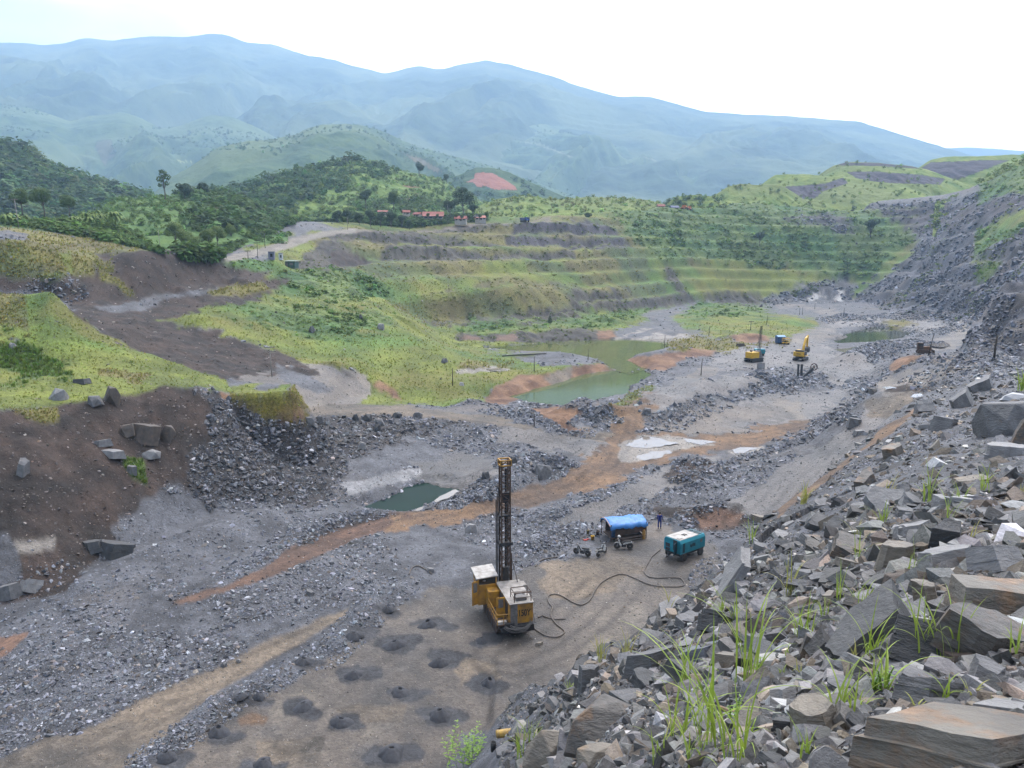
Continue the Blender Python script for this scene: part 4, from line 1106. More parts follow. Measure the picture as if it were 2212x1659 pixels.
def scatter(name, temps, P, S, mat, tilt=0.5, tone=None, sink=0.1, zs=None, kind='stuff', label=None):
    """one joined mesh of templates at points P (n,3) with sizes S"""
    n = len(P)
    if n == 0: return None
    pick = RNG.integers(0, len(temps), n)
    VV, FF, CC = [], [], []
    off = 0
    for k, (V, F) in enumerate(temps):
        id_ = np.nonzero(pick == k)[0]
        m = len(id_)
        if m == 0: continue
        yaw = RNG.uniform(0, 6.283, m); tx = RNG.normal(0, tilt, m); ty = RNG.normal(0, tilt, m)
        cy, sy, cx, sx_, cz_, sz_ = np.cos(ty), np.sin(ty), np.cos(tx), np.sin(tx), np.cos(yaw), np.sin(yaw)
        one = np.ones(m); zr = np.zeros(m)
        Rx = np.array([[one, zr, zr], [zr, cx, -sx_], [zr, sx_, cx]]).transpose(2, 0, 1)
        Ry = np.array([[cy, zr, sy], [zr, one, zr], [-sy, zr, cy]]).transpose(2, 0, 1)
        Rz = np.array([[cz_, -sz_, zr], [sz_, cz_, zr], [zr, zr, one]]).transpose(2, 0, 1)
        M = Rz @ Ry @ Rx
        if tilt <= 0.001: M = Rz
        Q = np.einsum('mij,vj->mvi', M, V) * S[id_][:, None, None]
        if zs is not None: Q[..., 2] *= zs[id_][:, None]
        Q += P[id_][:, None, :]
        Q[..., 2] -= (sink * S[id_])[:, None]
        VV.append(Q.reshape(-1, 3)); FF.append((F[None] + (np.arange(m) * len(V))[:, None, None] + off).reshape(-1, F.shape[1]))
        off += m * len(V)
        t = tone[id_] if tone is not None else np.ones((m, 3))
        c = np.ones((m, len(V), 4), np.float32); c[..., :3] = t[:, None, :]
        CC.append(c.reshape(-1, 4))
    o = mesh_np(name, np.concatenate(VV), np.concatenate(FF), mat, attrs={"tone": np.concatenate(CC)})
    return tag(o, label, kind=kind)

def tone_mat(name, rough=0.75, bump=0.3, scale=6.0, spec=0.3, trans=0.0):
    m, nt, b = nodes_of(name)
    N, L = nt.nodes, nt.links
    at = N.new("ShaderNodeAttribute"); at.attribute_name = "tone"
    tc = N.new("ShaderNodeTexCoord"); nz = N.new("ShaderNodeTexNoise"); nz.inputs['Scale'].default_value = scale; nz.inputs['Detail'].default_value = 7; nz.inputs['Roughness'].default_value = 0.65
    L.new(tc.outputs['Object'], nz.inputs['Vector'])
    mr = N.new("ShaderNodeMapRange"); mr.inputs[1].default_value = 0.3; mr.inputs[2].default_value = 0.7; mr.inputs[3].default_value = 0.7; mr.inputs[4].default_value = 1.25
    L.new(nz.outputs['Fac'], mr.inputs[0])
    vm = N.new("ShaderNodeVectorMath"); vm.operation = 'SCALE'; L.new(at.outputs['Color'], vm.inputs[0]); L.new(mr.outputs[0], vm.inputs['Scale'])
    L.new(vm.outputs[0], b.inputs['Base Color']); b.inputs['Roughness'].default_value = rough; b.inputs['Specular IOR Level'].default_value = spec
    if bump:
        bp = N.new("ShaderNodeBump"); bp.inputs['Strength'].default_value = bump; bp.inputs['Distance'].default_value = 0.05
        L.new(nz.outputs['Fac'], bp.inputs['Height']); L.new(bp.outputs[0], b.inputs['Normal'])
    return m
M_RUB = tone_mat("broken_slate", 0.7, 0.7, 13.0, 0.35)
M_LEAF = tone_mat("leafage", 0.8, 0.0, 1.5, 0.15)
_nt = M_LEAF.node_tree; _b = _nt.nodes['Principled BSDF']; _tr = _nt.nodes.new("ShaderNodeBsdfTranslucent"); _mx = _nt.nodes.new("ShaderNodeMixShader"); _mx.inputs[0].default_value = 0.4
_src = _b.inputs['Base Color'].links[0].from_socket
_nt.links.new(_src, _tr.inputs[0]); _nt.links.new(_b.outputs[0], _mx.inputs[1]); _nt.links.new(_tr.outputs[0], _mx.inputs[2])
_nt.links.new(_mx.outputs[0], [n for n in _nt.nodes if n.type == 'OUTPUT_MATERIAL'][0].inputs['Surface'])

def pick_vertices(mask, n, weight=None):
    j = np.nonzero(mask.ravel())[0]
    if len(j) == 0: return j
    w = (SOLID.ravel()[j] + 0.02) if weight is None else weight.ravel()[j]
    w = np.minimum(w, 6.0); w = w / w.sum()
    return RNG.choice(j, size=min(n, len(j)), replace=False if n < len(j) * 0.5 else True, p=w)

def at_vertices(j):
    x = TX.ravel()[j]; y = TY.ravel()[j]; r = np.hypot(x, y); a = np.arctan2(x, y)
    r = r * (1 + RNG.uniform(-1, 1, len(j)) * (S1 - S0) / NR * 0.5); a = a + RNG.uniform(-1, 1, len(j)) * (A1 - A0) / NA * 0.5
    x = r * np.sin(a); y = r * np.cos(a)
    return np.stack([x, y, ground(x, y)], 1), r

def tones(n, base, var=0.3, hue=0.022):
    t = np.array(base)[None] * np.exp(RNG.normal(0, var, n))[:, None]
    return np.clip(t * (1 + RNG.normal(0, hue, (n, 3))), 0.005, 0.7)

cid = lambda *c: np.isin(CL, [CN.index(q) for q in c])
patch = fbm(TX, TY, 12.0, 4, 301)
RDIST = np.broadcast_to(gR[:, None], TX.shape)
floor_stone = VIS & (RDIST > 30) & ~inpoly(PU, PV, PP('1238,1172 1285,1160 1320,1150 1425,1132 1530,1150 1532,1216 1240,1216'))
# fines and stones of the floor
def stones(mask, n, pxlo, pxhi, smin, smax, base, var, tilt=0.45, name="rubble", weight=None):
    j = pick_vertices(mask, n, weight)
    P, r = at_vertices(j)
    px = pxlo * (pxhi / pxlo) ** (RNG.random(len(j)) ** 2.2)
    if name == 'near': px = px * np.where(r > 20, 0.55, 1.0)
    s = np.clip(px * r / 769.0, smin, smax)
    t = tones(len(j), base, var)
    k = RNG.random(len(j))
    t[k < 0.06] *= np.array((1.8, 1.75, 1.65)); t[(k > 0.06) & (k < (0.26 if name == 'near' else 0.16))] *= np.array((1.15, 0.95, 0.75))
    return P, s, t
sets = [
    stones(floor_stone & cid('slate') & (patch > -0.05) & (RDIST < 260), 21000, 1.3, 7.5, 0.10, 1.2, (0.105, 0.108, 0.122), 0.45),
    stones(floor_stone & cid('slate') & (RDIST < 260), 11000, 1.1, 3.2, 0.08, 0.5, (0.105, 0.107, 0.118), 0.40),
    stones(floor_stone & cid('slate', 'flat') & (RDIST > 180), 1100, 1.1, 4.0, 0.2, 1.6, (0.10, 0.103, 0.115), 0.35),
    stones(floor_stone & cid('flat'), 2200, 0.9, 2.6, 0.06, 0.5, (0.105, 0.102, 0.105), 0.35),
    stones(floor_stone & (cid('rock') | (cid('dump') & (PU > 1500))) & (patch > -0.1), 4200, 1.3, 6.5, 0.3, 3.2, (0.07, 0.074, 0.092), 0.45, 0.7),
    stones(floor_stone & cid('black'), 7000, 1.2, 7.5, 0.12, 1.5, (0.075, 0.076, 0.084), 0.5),
    stones(floor_stone & cid('brown', 'redbr') & (RDIST < 260), 2600, 1.0, 4.5, 0.08, 0.9, (0.085, 0.072, 0.066), 0.6),
    stones(floor_stone & cid('mud', 'tan', 'ochre') & (RDIST < 200), 7500, 0.9, 2.8, 0.06, 0.4, (0.12, 0.11, 0.10), 0.35),
    stones(floor_stone & cid('wet', 'pale'), 500, 1.0, 3.0, 0.1, 0.6, (0.16, 0.16, 0.165), 0.3),
    stones(floor_stone & cid('lime', 'olive', 'bush') & (RDIST < 400), 420, 1.0, 3.5, 0.15, 1.1, (0.14, 0.13, 0.115), 0.4),
]
# extra stones heaped on the windrows
for line, h, w in WL[:29]:
    if h < 0.4: continue
    sl = near_slice(line, w)
    m = np.zeros(TX.shape, bool); d, t = segdist(TX[sl], TY[sl], line); m[sl] = d < w * 0.9
    m &= VIS & cid('slate', 'mud', 'tan', 'rock', 'brown') & (RDIST > 40)
    if m.sum() > 50:
        sets.append(stones(m, int(min(1100, m.sum() * 0.35)), 1.4, 7.0, 0.15, 1.4, (0.098, 0.104, 0.12), 0.38))
P = np.concatenate([q[0] for q in sets]); S = np.concatenate([q[1] for q in sets]); T = np.concatenate([q[2] for q in sets])
scatter("rubble", ROCKT, P, S, M_RUB, 0.45, T, 0.05)
# rubble of the near spoil slope
near = VIS & (RDIST > 2.5) & (RDIST < 100) & (TZ > 1.2 + 0.02 * RDIST) & cid('slate') & (PV > 780) & ((PU > 1600) | (PV > 1380 - 0.62 * (PU - 1250))) & (PU > 1080)
NEAR = near
P1, s1, t1 = stones(near, 26000, 2.5, 13.0, 0.015, 0.26, (0.105, 0.102, 0.10), 0.5, name='near')
P2, s2, t2 = stones(near, 2200, 14.0, 44.0, 0.05, 0.6, (0.115, 0.112, 0.11), 0.5, name='near')
scatter("slate_scree", ROCKT, np.concatenate([P1, P2]), np.concatenate([s1, s2]), M_RUB, 0.5, np.concatenate([t1, t2]), 0.0, kind='stuff')

# ---- scrub and grass over the banks
LEAF_S = [leaf_template(k, 26, 0.17) for k in range(5)]
GRASS_T = [blade_template(k, 16, 0.045) for k in range(4)]
gpatch = fbm(TX, TY, 18.0, 4, 311)
def greens(n, base, var):
    t = tones(n, base, var, 0.08); return t
def veg(mask, n, pxlo, pxhi, smin, smax, base, var, weight=None):
    j = pick_vertices(mask, n, weight)
    P, r = at_vertices(j)
    s = np.clip(pxlo * (pxhi / pxlo) ** RNG.random(len(j)) ** 1.6 * r / 769.0, smin, smax)
    return P, s, greens(len(j), base, var)
ok = VIS & (RDIST > 60)
sets = [
    veg(ok & cid('bush') & (RDIST > 110), 4800, 1.6, 6.0, 0.4, 3.6, (0.14, 0.20, 0.052), 0.26),
    veg(ok & cid('bush') & (gpatch > 0.12) & (RDIST > 180), 700, 4.0, 11.0, 1.5, 5.0, (0.09, 0.145, 0.042), 0.25),
    veg(ok & cid('olive'), 1700, 1.6, 4.5, 0.4, 2.2, (0.16, 0.165, 0.045), 0.28),
    veg(ok & cid('lime') & (gpatch > -0.05), 900, 1.6, 4.0, 0.3, 1.8, (0.17, 0.215, 0.042), 0.25),
    veg(ok & cid('cliff', 'dump') & (RDIST > 200), 900, 1.8, 5.0, 0.5, 3.0, (0.10, 0.125, 0.035), 0.3),
    veg(ok & cid('rock') & (gpatch > 0.2) & (RDIST > 250), 500, 1.8, 5.0, 0.5, 3.0, (0.10, 0.13, 0.035), 0.3),
]
P = np.concatenate([q[0] for q in sets]); S = np.concatenate([q[1] for q in sets]); T = np.concatenate([q[2] for q in sets])
scatter("undergrowth", LEAF_S, P, S, M_LEAF, 0.25, T, 0.12, zs=RNG.uniform(0.5, 0.85, len(P)))
sets = [
    veg(ok & cid('lime') & (RDIST < 330), 3800, 1.2, 2.6, 0.14, 0.6, (0.195, 0.22, 0.044), 0.2),
    veg(ok & cid('olive', 'moss') & (RDIST < 300), 2600, 1.4, 3.0, 0.15, 0.7, (0.215, 0.205, 0.05), 0.25),
    veg(ok & cid('bush') & (RDIST < 130), 900, 2.0, 5.0, 0.2, 0.8, (0.11, 0.17, 0.032), 0.25),
]
P = np.concatenate([q[0] for q in sets]); S = np.concatenate([q[1] for q in sets]); T = np.concatenate([q[2] for q in sets])
GF = [(V, F) for V, F in GRASS_T]
def tri_fix(F):
    return np.concatenate([F[:, [0, 1, 2]], F[:, [0, 2, 3]]])[:]
GF = [(V, np.array([t for t in tri_fix(F) if len(set(t)) == 3], np.int32)) for V, F in GRASS_T]
scatter("grass", GF, P, S, M_LEAF, 0.15, T, 0.05)

# ---- forest on the hills behind the pit
CROWN_T = [leaf_template(40 + k, 44, 0.13, 0.9) for k in range(5)]
def on_ridge(XYZ, n, lo, hi, base, var, tmin=0.15, terr=0, uv=None, clump=0, tmax=1.0):
    X, Y, Z = XYZ
    U, Vv = project(X, Y, Z)
    m = np.ones(X.shape, bool)
    m &= (U > -80) & (U < 2290)
    m[: int(tmin * X.shape[0])] = False
    if tmax < 1: m[int(tmax * X.shape[0]):] = False
    if clump and tmax == 1: m &= ~inpoly(U, Vv, PP('1000,395 1022,366 1064,362 1120,395 1125,420 1000,415'))
    if terr:
        fz = Z / terr - np.floor(Z / terr); m &= (fz > 0.28) & (fz < 0.9)
    if clump: m &= fbm(X, Y, clump, 4, 333) > 0.02
    if uv: 
        q = np.zeros(X.shape, bool)
        for s in uv: q |= inpoly(U, Vv, PP(s))
        m &= q
    j = np.nonzero(m.ravel())[0]
    j = RNG.choice(j, n)
    P = np.stack([X.ravel()[j], Y.ravel()[j], Z.ravel()[j]], 1) 
    P[:, :2] += RNG.normal(0, 2.5, (n, 2))
    s = RNG.uniform(lo, hi, n) * RNG.uniform(0.7, 1.25, n)
    return P, s, greens(n, base, var)
sets = [
    on_ridge(FOREST_L, 2600, 5, 17, (0.066, 0.113, 0.042), 0.32),
    on_ridge(FOREST_L, 900, 7, 13, (0.107, 0.146, 0.049), 0.25),
    on_ridge(TERRACE, 3600, 2.5, 5.5, (0.119, 0.173, 0.049), 0.28, terr=13.0),
    on_ridge(TERRACE, 800, 5, 12, (0.066, 0.113, 0.040), 0.25, uv=["380,430 520,398 620,366 660,358 700,348 760,342 860,360 830,385 760,390 720,420 640,440 560,470 400,480"]),
    on_ridge(TERRACE, 260, 5, 9, (0.076, 0.123, 0.040), 0.25, uv=["760,440 900,425 1000,440 1060,450 900,470 760,470"]),
    on_ridge(KNOLL, 1500, 1.5, 4.0, (0.10, 0.16, 0.045), 0.22),
    on_ridge(KNOLL, 500, 5, 10, (0.070, 0.116, 0.040), 0.25, uv=["360,420 520,425 620,470 560,500 420,500 440,440"]),
    on_ridge(KNOLL2, 900, 2.5, 5.0, (0.166, 0.211, 0.056), 0.25),
    on_ridge(HILL_A, 1500, 7, 15, (0.057, 0.098, 0.039), 0.3, clump=420), on_ridge(HILL_B, 1500, 5, 12, (0.063, 0.109, 0.040), 0.3, clump=260),
    on_ridge(HILL_C, 1200, 7, 16, (0.057, 0.098, 0.039), 0.3, clump=500), on_ridge(HILL_D, 500, 7, 15, (0.063, 0.109, 0.040), 0.3, clump=160),
    
    on_ridge(D1, 250, 3, 6, (0.107, 0.155, 0.045), 0.25), on_ridge(D2, 200, 2.5, 5, (0.142, 0.189, 0.049), 0.25),
    on_ridge(D3, 220, 2.5, 5, (0.142, 0.189, 0.049), 0.25), on_ridge(D4, 160, 2.5, 5, (0.142, 0.189, 0.049), 0.25),
    on_ridge(D6, 500, 2.5, 5.5, (0.138, 0.189, 0.049), 0.28),
]
P = np.concatenate([q[0] for q in sets]); S = np.concatenate([q[1] for q in sets]); T = np.concatenate([q[2] for q in sets])
scatter("forest", CROWN_T, P, S, M_LEAF, 0.2, T, 0.1, zs=RNG.uniform(0.75, 1.1, len(P)))
# scrub strip of the valley between the left terrace and the rim road
def poly_pts(s, n, r0, r1):
    m = VIS & (RDIST > r0) & (RDIST < r1) & inpoly(PU, PV, PP(s))
    j = pick_vertices(m, n); return at_vertices(j)
sets = []
for s, n, lo, hi, base in (("0,436 200,445 330,520 350,548 250,525 100,498 0,484", 700, 2.0, 5.5, (0.048, 0.078, 0.022)),
                           ("340,500 640,440 640,480 520,530 470,558 400,562", 900, 3, 7, (0.038, 0.064, 0.018)),
                           ("800,458 960,464 1060,468 1050,478 900,488 800,485", 420, 2.0, 4.5, (0.05, 0.08, 0.022)),
                           ("640,440 1000,450 1040,470 880,492 760,480 640,478", 900, 2.5, 6.5, (0.036, 0.062, 0.018))):
    P, r = poly_pts(s, n, 200, 700)
    if len(P): sets.append((P, RNG.uniform(lo, hi, len(P)), greens(len(P), tuple(c * 1.7 for c in base), 0.3)))
if sets:
    P = np.concatenate([q[0] for q in sets]); S = np.concatenate([q[1] for q in sets]); T = np.concatenate([q[2] for q in sets])
    scatter("undergrowth", CROWN_T, P, S, M_LEAF, 0.2, T, 0.15, zs=RNG.uniform(0.7, 1.0, len(P)))
# ================================================================ OBJECT TOOLS
class MB:
    def __init__(s): s.v = []; s.f = []
    def add(s, V, F):
        o = len(s.v); s.v += [tuple(map(float, p)) for p in V]; s.f += [tuple(i + o for i in f) for f in F]; return s
    def box(s, c, d, rot=None, taper=1.0, ch=0.0):
        """box centred c with size d, optional Euler rot, top scaled by taper, chamfer ch on vertical edges"""
        x, y, z = d[0] / 2, d[1] / 2, d[2] / 2
        if ch > 0:
            ring = [(-x + ch, -y), (x - ch, -y), (x, -y + ch), (x, y - ch), (x - ch, y), (-x + ch, y), (-x, y - ch), (-x, -y + ch)]
        else:
            ring = [(-x, -y), (x, -y), (x, y), (-x, y)]
        n = len(ring)
        V = [Vector((p[0], p[1], -z)) for p in ring] + [Vector((p[0] * taper, p[1] * taper, z)) for p in ring]
        F = [tuple(range(n))[::-1], tuple(range(n, 2 * n))] + [(i, (i + 1) % n, n + (i + 1) % n, n + i) for i in range(n)]
        M = Euler(rot).to_matrix() if rot else Matrix.Identity(3)
        return s.add([M @ p + Vector(c) for p in V], F)
    def cyl(s, a, b, r, n=12, r2=None, cap=True):
        a = Vector(a); b = Vector(b); r2 = r if r2 is None else r2
        d = (b - a).normalized(); t = Vector((0, 0, 1)) if abs(d.z) < 0.9 else Vector((1, 0, 0))
        p = d.cross(t).normalized(); q = d.cross(p)
        V = []
        for c, rr in ((a, r), (b, r2)):
            for i in range(n):
                an = 2 * math.pi * i / n
                V.append(c + p * math.cos(an) * rr + q * math.sin(an) * rr)
        F = [(i, (i + 1) % n, n + (i + 1) % n, n + i) for i in range(n)]
        if cap: F += [tuple(range(n))[::-1], tuple(range(n, 2 * n))]
        return s.add(V, F)
    def bar(s, a, b, w):
        return s.cyl(a, b, w * 0.7, 4)
    def tube(s, path, r, n=8):
        P = [Vector(p) for p in path]; V = []; F = []
        for k, c in enumerate(P):
            d = (P[min(k + 1, len(P) - 1)] - P[max(k - 1, 0)]).normalized()
            t = Vector((0, 0, 1)) if abs(d.z) < 0.95 else Vector((1, 0, 0))
            p = d.cross(t).normalized(); q = d.cross(p)
            rr = r[k] if isinstance(r, (list, tuple)) else r
            for i in range(n):
                an = 2 * math.pi * i / n; V.append(c + p * math.cos(an) * rr + q * math.sin(an) * rr)
        for k in range(len(P) - 1):
            for i in range(n):
                F.append((k * n + i, k * n + (i + 1) % n, (k + 1) * n + (i + 1) % n, (k + 1) * n + i))
        F += [tuple(range(n))[::-1], tuple(range((len(P) - 1) * n, len(P) * n))]
        return s.add(V, F)
    def lathe(s, prof, n=20, c=(0, 0, 0), axis='z'):
        V = []; F = []
        for r, z in prof:
            for i in range(n):
                an = 2 * math.pi * i / n
                p = (r * math.cos(an), r * math.sin(an), z) if axis == 'z' else (z, r * math.cos(an), r * math.sin(an))
                V.append((p[0] + c[0], p[1] + c[1], p[2] + c[2]))
        m = len(prof)
        for k in range(m - 1):
            for i in range(n):
                F.append((k * n + i, k * n + (i + 1) % n, (k + 1) * n + (i + 1) % n, (k + 1) * n + i))
        F += [tuple(range(n))[::-1], tuple(range((m - 1) * n, m * n))]
        return s.add(V, F)
    def prism(s, poly, a, b, axis='x'):
        """closed outline in the plane across an axis, extruded from a to b"""
        n = len(poly)
        mk = {'x': lambda p, t: (t, p[0], p[1]), 'y': lambda p, t: (p[0], t, p[1]), 'z': lambda p, t: (p[0], p[1], t)}[axis]
        V = [mk(p, a) for p in poly] + [mk(p, b) for p in poly]
        F = [tuple(range(n))[::-1], tuple(range(n, 2 * n))] + [(i, (i + 1) % n, n + (i + 1) % n, n + i) for i in range(n)]
        return s.add(V, F)
    def build(s, name, mat, parent=None, bevel=0.0, smooth=False):
        me = bpy.data.meshes.new(name); me.from_pydata(s.v, [], s.f); 
        bm = bmesh.new(); bm.from_mesh(me); bmesh.ops.recalc_face_normals(bm, faces=bm.faces)
        if bevel:
            bmesh.ops.bevel(bm, geom=[e for e in bm.edges if len(e.link_faces) == 2 and e.calc_face_angle(0) > 0.6], offset=bevel, segments=1, affect='EDGES', clamp_overlap=True)
        bm.to_mesh(me); bm.free()
        if smooth: me.polygons.foreach_set('use_smooth', np.ones(len(me.polygons), bool))
        me.materials.append(mat)
        return link(bpy.data.objects.new(name, me), parent)

def copy_tree(o, parent=None):
    c = o.copy(); COL.objects.link(c)
    if parent is not None: c.parent = parent
    for ch in list(o.children): copy_tree(ch, c)
    return c

def spot(u, v):
    x, y, z = hit(u, v)
    return x, y, float(ground(x, y))

def metres(u, v, r=None):
    """metres per sighting unit at the ground point seen at u, v"""
    x, y, z = hit(u, v) if r is None else pt(u, v, r=r)
    f = y * CP - (z - CZ) * SP
    return f / FOC

# ---------------------------------------------------------------- materials for things
MY = surf("yellow_paint", (0.42, 0.215, 0.022), (0.20, 0.11, 0.035), 1.6, 0.55, bump=0.05, detail=9)
MYB = surf("bright_yellow_paint", (0.55, 0.33, 0.02), (0.44, 0.25, 0.02), 2.0, 0.45, bump=0.03)
MRUST = surf("rusted_steel", (0.085, 0.05, 0.034), (0.04, 0.028, 0.022), 4.0, 0.8, bump=0.2)
MDARK = surf("dark_greasy_steel", (0.035, 0.034, 0.035), (0.018, 0.017, 0.018), 5.0, 0.6, bump=0.1)
MGREY = surf("dusty_grey_steel", (0.16, 0.15, 0.145), (0.10, 0.095, 0.09), 4.0, 0.7, bump=0.1)
MWHITE = surf("dusty_white_paint", (0.40, 0.38, 0.355), (0.22, 0.20, 0.18), 1.8, 0.6, bump=0.05)
MGLASS = surf("dark_window_glass", (0.03, 0.035, 0.04), (0.02, 0.022, 0.025), 3.0, 0.1, bump=0.0, spec=0.6)
MRUBBER = surf("dusty_rubber", (0.05, 0.046, 0.043), (0.025, 0.024, 0.023), 8.0, 0.85, bump=0.1)
MCYAN = surf("cyan_paint", (0.012, 0.20, 0.26), (0.01, 0.15, 0.20), 2.0, 0.4, bump=0.02)
MCYAND = surf("dark_louvre_steel", (0.012, 0.045, 0.06), (0.008, 0.03, 0.04), 20.0, 0.6, bump=0.2)  # darker cyan for grille, vent, recess and open door
MTARP = surf("blue_tarpaulin", (0.055, 0.20, 0.47), (0.04, 0.15, 0.38), 2.5, 0.5, bump=0.5)
MBRBOARD = surf("brown_board", (0.085, 0.058, 0.045), (0.05, 0.036, 0.03), 3.0, 0.8, bump=0.2)
MBLUECL = surf("blue_workwear", (0.018, 0.035, 0.20), (0.012, 0.022, 0.13), 6.0, 0.85, bump=0.3)
MSKIN = surf("skin", (0.28, 0.16, 0.105), (0.25, 0.14, 0.09), 4.0, 0.6, bump=0.0)
MHAIR = surf("black_hair", (0.012, 0.011, 0.011), (0.008, 0.008, 0.008), 30, 0.6, bump=0.2)
MHOSE = surf("dusty_hose_rubber", (0.125, 0.105, 0.09), (0.08, 0.07, 0.062), 6.0, 0.8, bump=0.1)
MCONC = surf("weathered_concrete", (0.24, 0.22, 0.195), (0.17, 0.155, 0.14), 3.0, 0.9, bump=0.1)
MWOODP = surf("dark_pole_timber", (0.05, 0.042, 0.036), (0.03, 0.026, 0.023), 6.0, 0.9, bump=0.3)
MROOF = surf("red_tile_roof", (0.27, 0.085, 0.062), (0.18, 0.06, 0.045), 1.5, 0.8, bump=0.2)
MWALL = surf("cream_render", (0.40, 0.37, 0.32), (0.31, 0.28, 0.24), 1.5, 0.9, bump=0.05)
MTINW = surf("white_tin_roof", (0.46, 0.47, 0.47), (0.36, 0.37, 0.37), 1.5, 0.5, bump=0.05)
MGREENW = surf("green_painted_board", (0.045, 0.10, 0.085), (0.032, 0.075, 0.062), 2.0, 0.7, bump=0.1)
MORANGE = surf("orange_machine_paint", (0.42, 0.13, 0.03), (0.30, 0.09, 0.025), 1.5, 0.6, bump=0.05)
MRED = surf("red_plastic", (0.42, 0.04, 0.03), (0.32, 0.03, 0.02), 3, 0.5, bump=0.0)
MBLACKP = surf("black_plastic", (0.018, 0.018, 0.019), (0.012, 0.012, 0.012), 5, 0.5, bump=0.0)
MCUT = surf("dark_drill_cuttings", (0.046, 0.048, 0.055), (0.028, 0.029, 0.034), 3.0, 0.9, bump=0.4)
MHOLE = surf("painted_hole_shade", (0.008, 0.008, 0.009), (0.005, 0.005, 0.005), 3.0, 0.95, bump=0.1)  # near-black colour stands for the shade inside a blast hole

# ================================================================ MAIN DRILL RIG
def make_rig():
    x, y, z = spot(1093, 1338)
    rig = empty("drill_rig", (x, y, z - 0.05), R(15), "yellow tracked blast-hole drill rig with tall dark lattice mast, rear panel marked 150Y", "drill rig")
    for sx in (-1.25, 1.25):                                           # crawlers
        m = MB()
        prof = [(-2.6, 0.45), (-2.45, 0.12), (-2.1, 0.0), (2.1, 0.0), (2.45, 0.12), (2.6, 0.45), (2.4, 0.78), (2.0, 0.9), (-2.0, 0.9), (-2.4, 0.78)]
        m.prism(prof, sx - 0.28, sx + 0.28, 'x')
        tr = m.build("crawler_track", MRUST, rig, 0.02)
        s = MB()
        for k in range(17):
            s.box((sx, -2.08 + k * 0.26, 0.905), (0.62, 0.16, 0.07))
        for k in range(5):
            s.cyl((sx - 0.31, -1.8 + k * 0.9, 0.4), (sx + 0.31, -1.8 + k * 0.9, 0.4), 0.26, 12)
        s.build("track_shoes", MDARK, tr)
    MB().box((0, -0.1, 1.08), (3.0, 6.6, 0.3)).box((0, -3.1, 0.8), (2.5, 0.8, 0.5)).build("chassis", MDARK, rig, 0.03)
    # engine housing
    hs = MB().box((0.5, -1.0, 2.1), (2.1, 4.7, 1.75)).build("engine_housing", MY, rig, 0.04)
    rf = MB().box((0.5, -1.05, 3.01), (2.22, 4.85, 0.07)).box((1.72, 0.6, 2.98), (0.5, 0.9, 0.06)).build("housing_roof", surf("dusty_roof_plate", (0.31, 0.285, 0.26), (0.15, 0.135, 0.12), 1.4, 0.7, detail=9), rig, 0.01)
    MB().box((-0.18, -3.38, 2.05), (0.62, 0.05, 1.85)).build("grey_flap", MGREY, rig, 0.01)
    MB().box((-0.58, -2.2, 2.25), (0.05, 1.1, 1.1)).box((-0.58, -0.6, 2.25), (0.05, 1.0, 1.1)).build("side_panel", MDARK, hs)
    cu = bpy.data.curves.new("lettering", 'FONT'); cu.body = "G150Y"; cu.size = 0.80; cu.extrude = 0.004; cu.offset = 0.014; cu.align_x = 'LEFT'
    cu.space_character = 0.95
    tmp = bpy.data.objects.new("lettering_curve", cu)
    me = bpy.data.meshes.new_from_object(tmp); bpy.data.objects.remove(tmp)
    lt = bpy.data.objects.new("lettering", me); me.materials.clear(); me.materials.append(MBLACKP); link(lt, hs)
    lt.scale = (0.70, 1, 1); lt.location = (-0.22, -3.362, 1.86); lt.rotation_euler = (R(90), 0, 0)
    # cage over the rear of the roof
    m = MB()
    c = [(-0.1, -3.2), (1.4, -3.2), (1.4, -2.0), (-0.1, -2.0)]
    for k, (px, py) in enumerate(c):
        qx, qy = c[(k + 1) % 4]
        m.bar((px, py, 3.0), (px, py, 3.85), 0.06)
        if k != 0: m.bar((px, py, 3.85), (qx, qy, 3.85), 0.06)
        m.bar((px, py, 3.42), (qx, qy, 3.42), 0.04)
    m.bar((-0.1, -3.2, 3.85), (1.4, -3.2, 3.85), 0.09)
    m.build("roof_cage", MRUST, rig)
    MB().box((0.6, -2.6, 3.2), (0.9, 0.8, 0.3)).cyl((0.2, -2.4, 3.0), (0.2, -2.4, 3.5), 0.09, 10).cyl((1.0, -2.9, 3.1), (1.0, -2.3, 3.35), 0.13, 10).build("roof_engine_parts", MGREY, rig, 0.02)
    # walkway with railing
    wk = MB().box((-1.15, -1.35, 1.27), (1.1, 4.3, 0.08)).build("walkway", MRUST, rig)
    m = MB()
    for k in range(6): m.bar((-1.66, -3.4 + k * 0.68, 1.3), (-1.66, -3.4 + k * 0.68, 2.2), 0.045)
    for hgt in (1.75, 2.2): m.bar((-1.66, -3.4, hgt), (-1.66, 0.0, hgt), 0.045)
    for hgt in (1.75, 2.2): m.bar((-1.66, -3.4, hgt), (-0.62, -3.4, hgt), 0.045)
    m.bar((-1.1, -3.4, 1.3), (-1.1, -3.4, 2.2), 0.045)
    m.build("railing", MY, wk)
    MB().box((-1.2, -3.2, 1.42), (0.8, 0.35, 0.25)).build("step_box", MWHITE, rig, 0.02)
    d1 = MB().box((-1.02, -2.05, 2.2), (0.82, 0.06, 1.8)).build("side_door", MY, rig, 0.015)
    MB().box((-1.02, -2.09, 2.58), (0.42, 0.03, 0.75), ch=0.0).build("door_window", MGREY, d1)
    MB().box((-1.1, 0.55, 2.0), (1.0, 1.0, 1.5)).build("tool_locker", MY, rig, 0.03)
    # operator cab
    cab = MB().box((-1.45, 2.1, 2.05), (1.75, 1.9, 1.9)).build("cab", MY, rig, 0.04)
    MB().box((-1.45, 2.1, 3.32), (1.69, 1.84, 0.68)).build("cab_windows", MGLASS, cab)
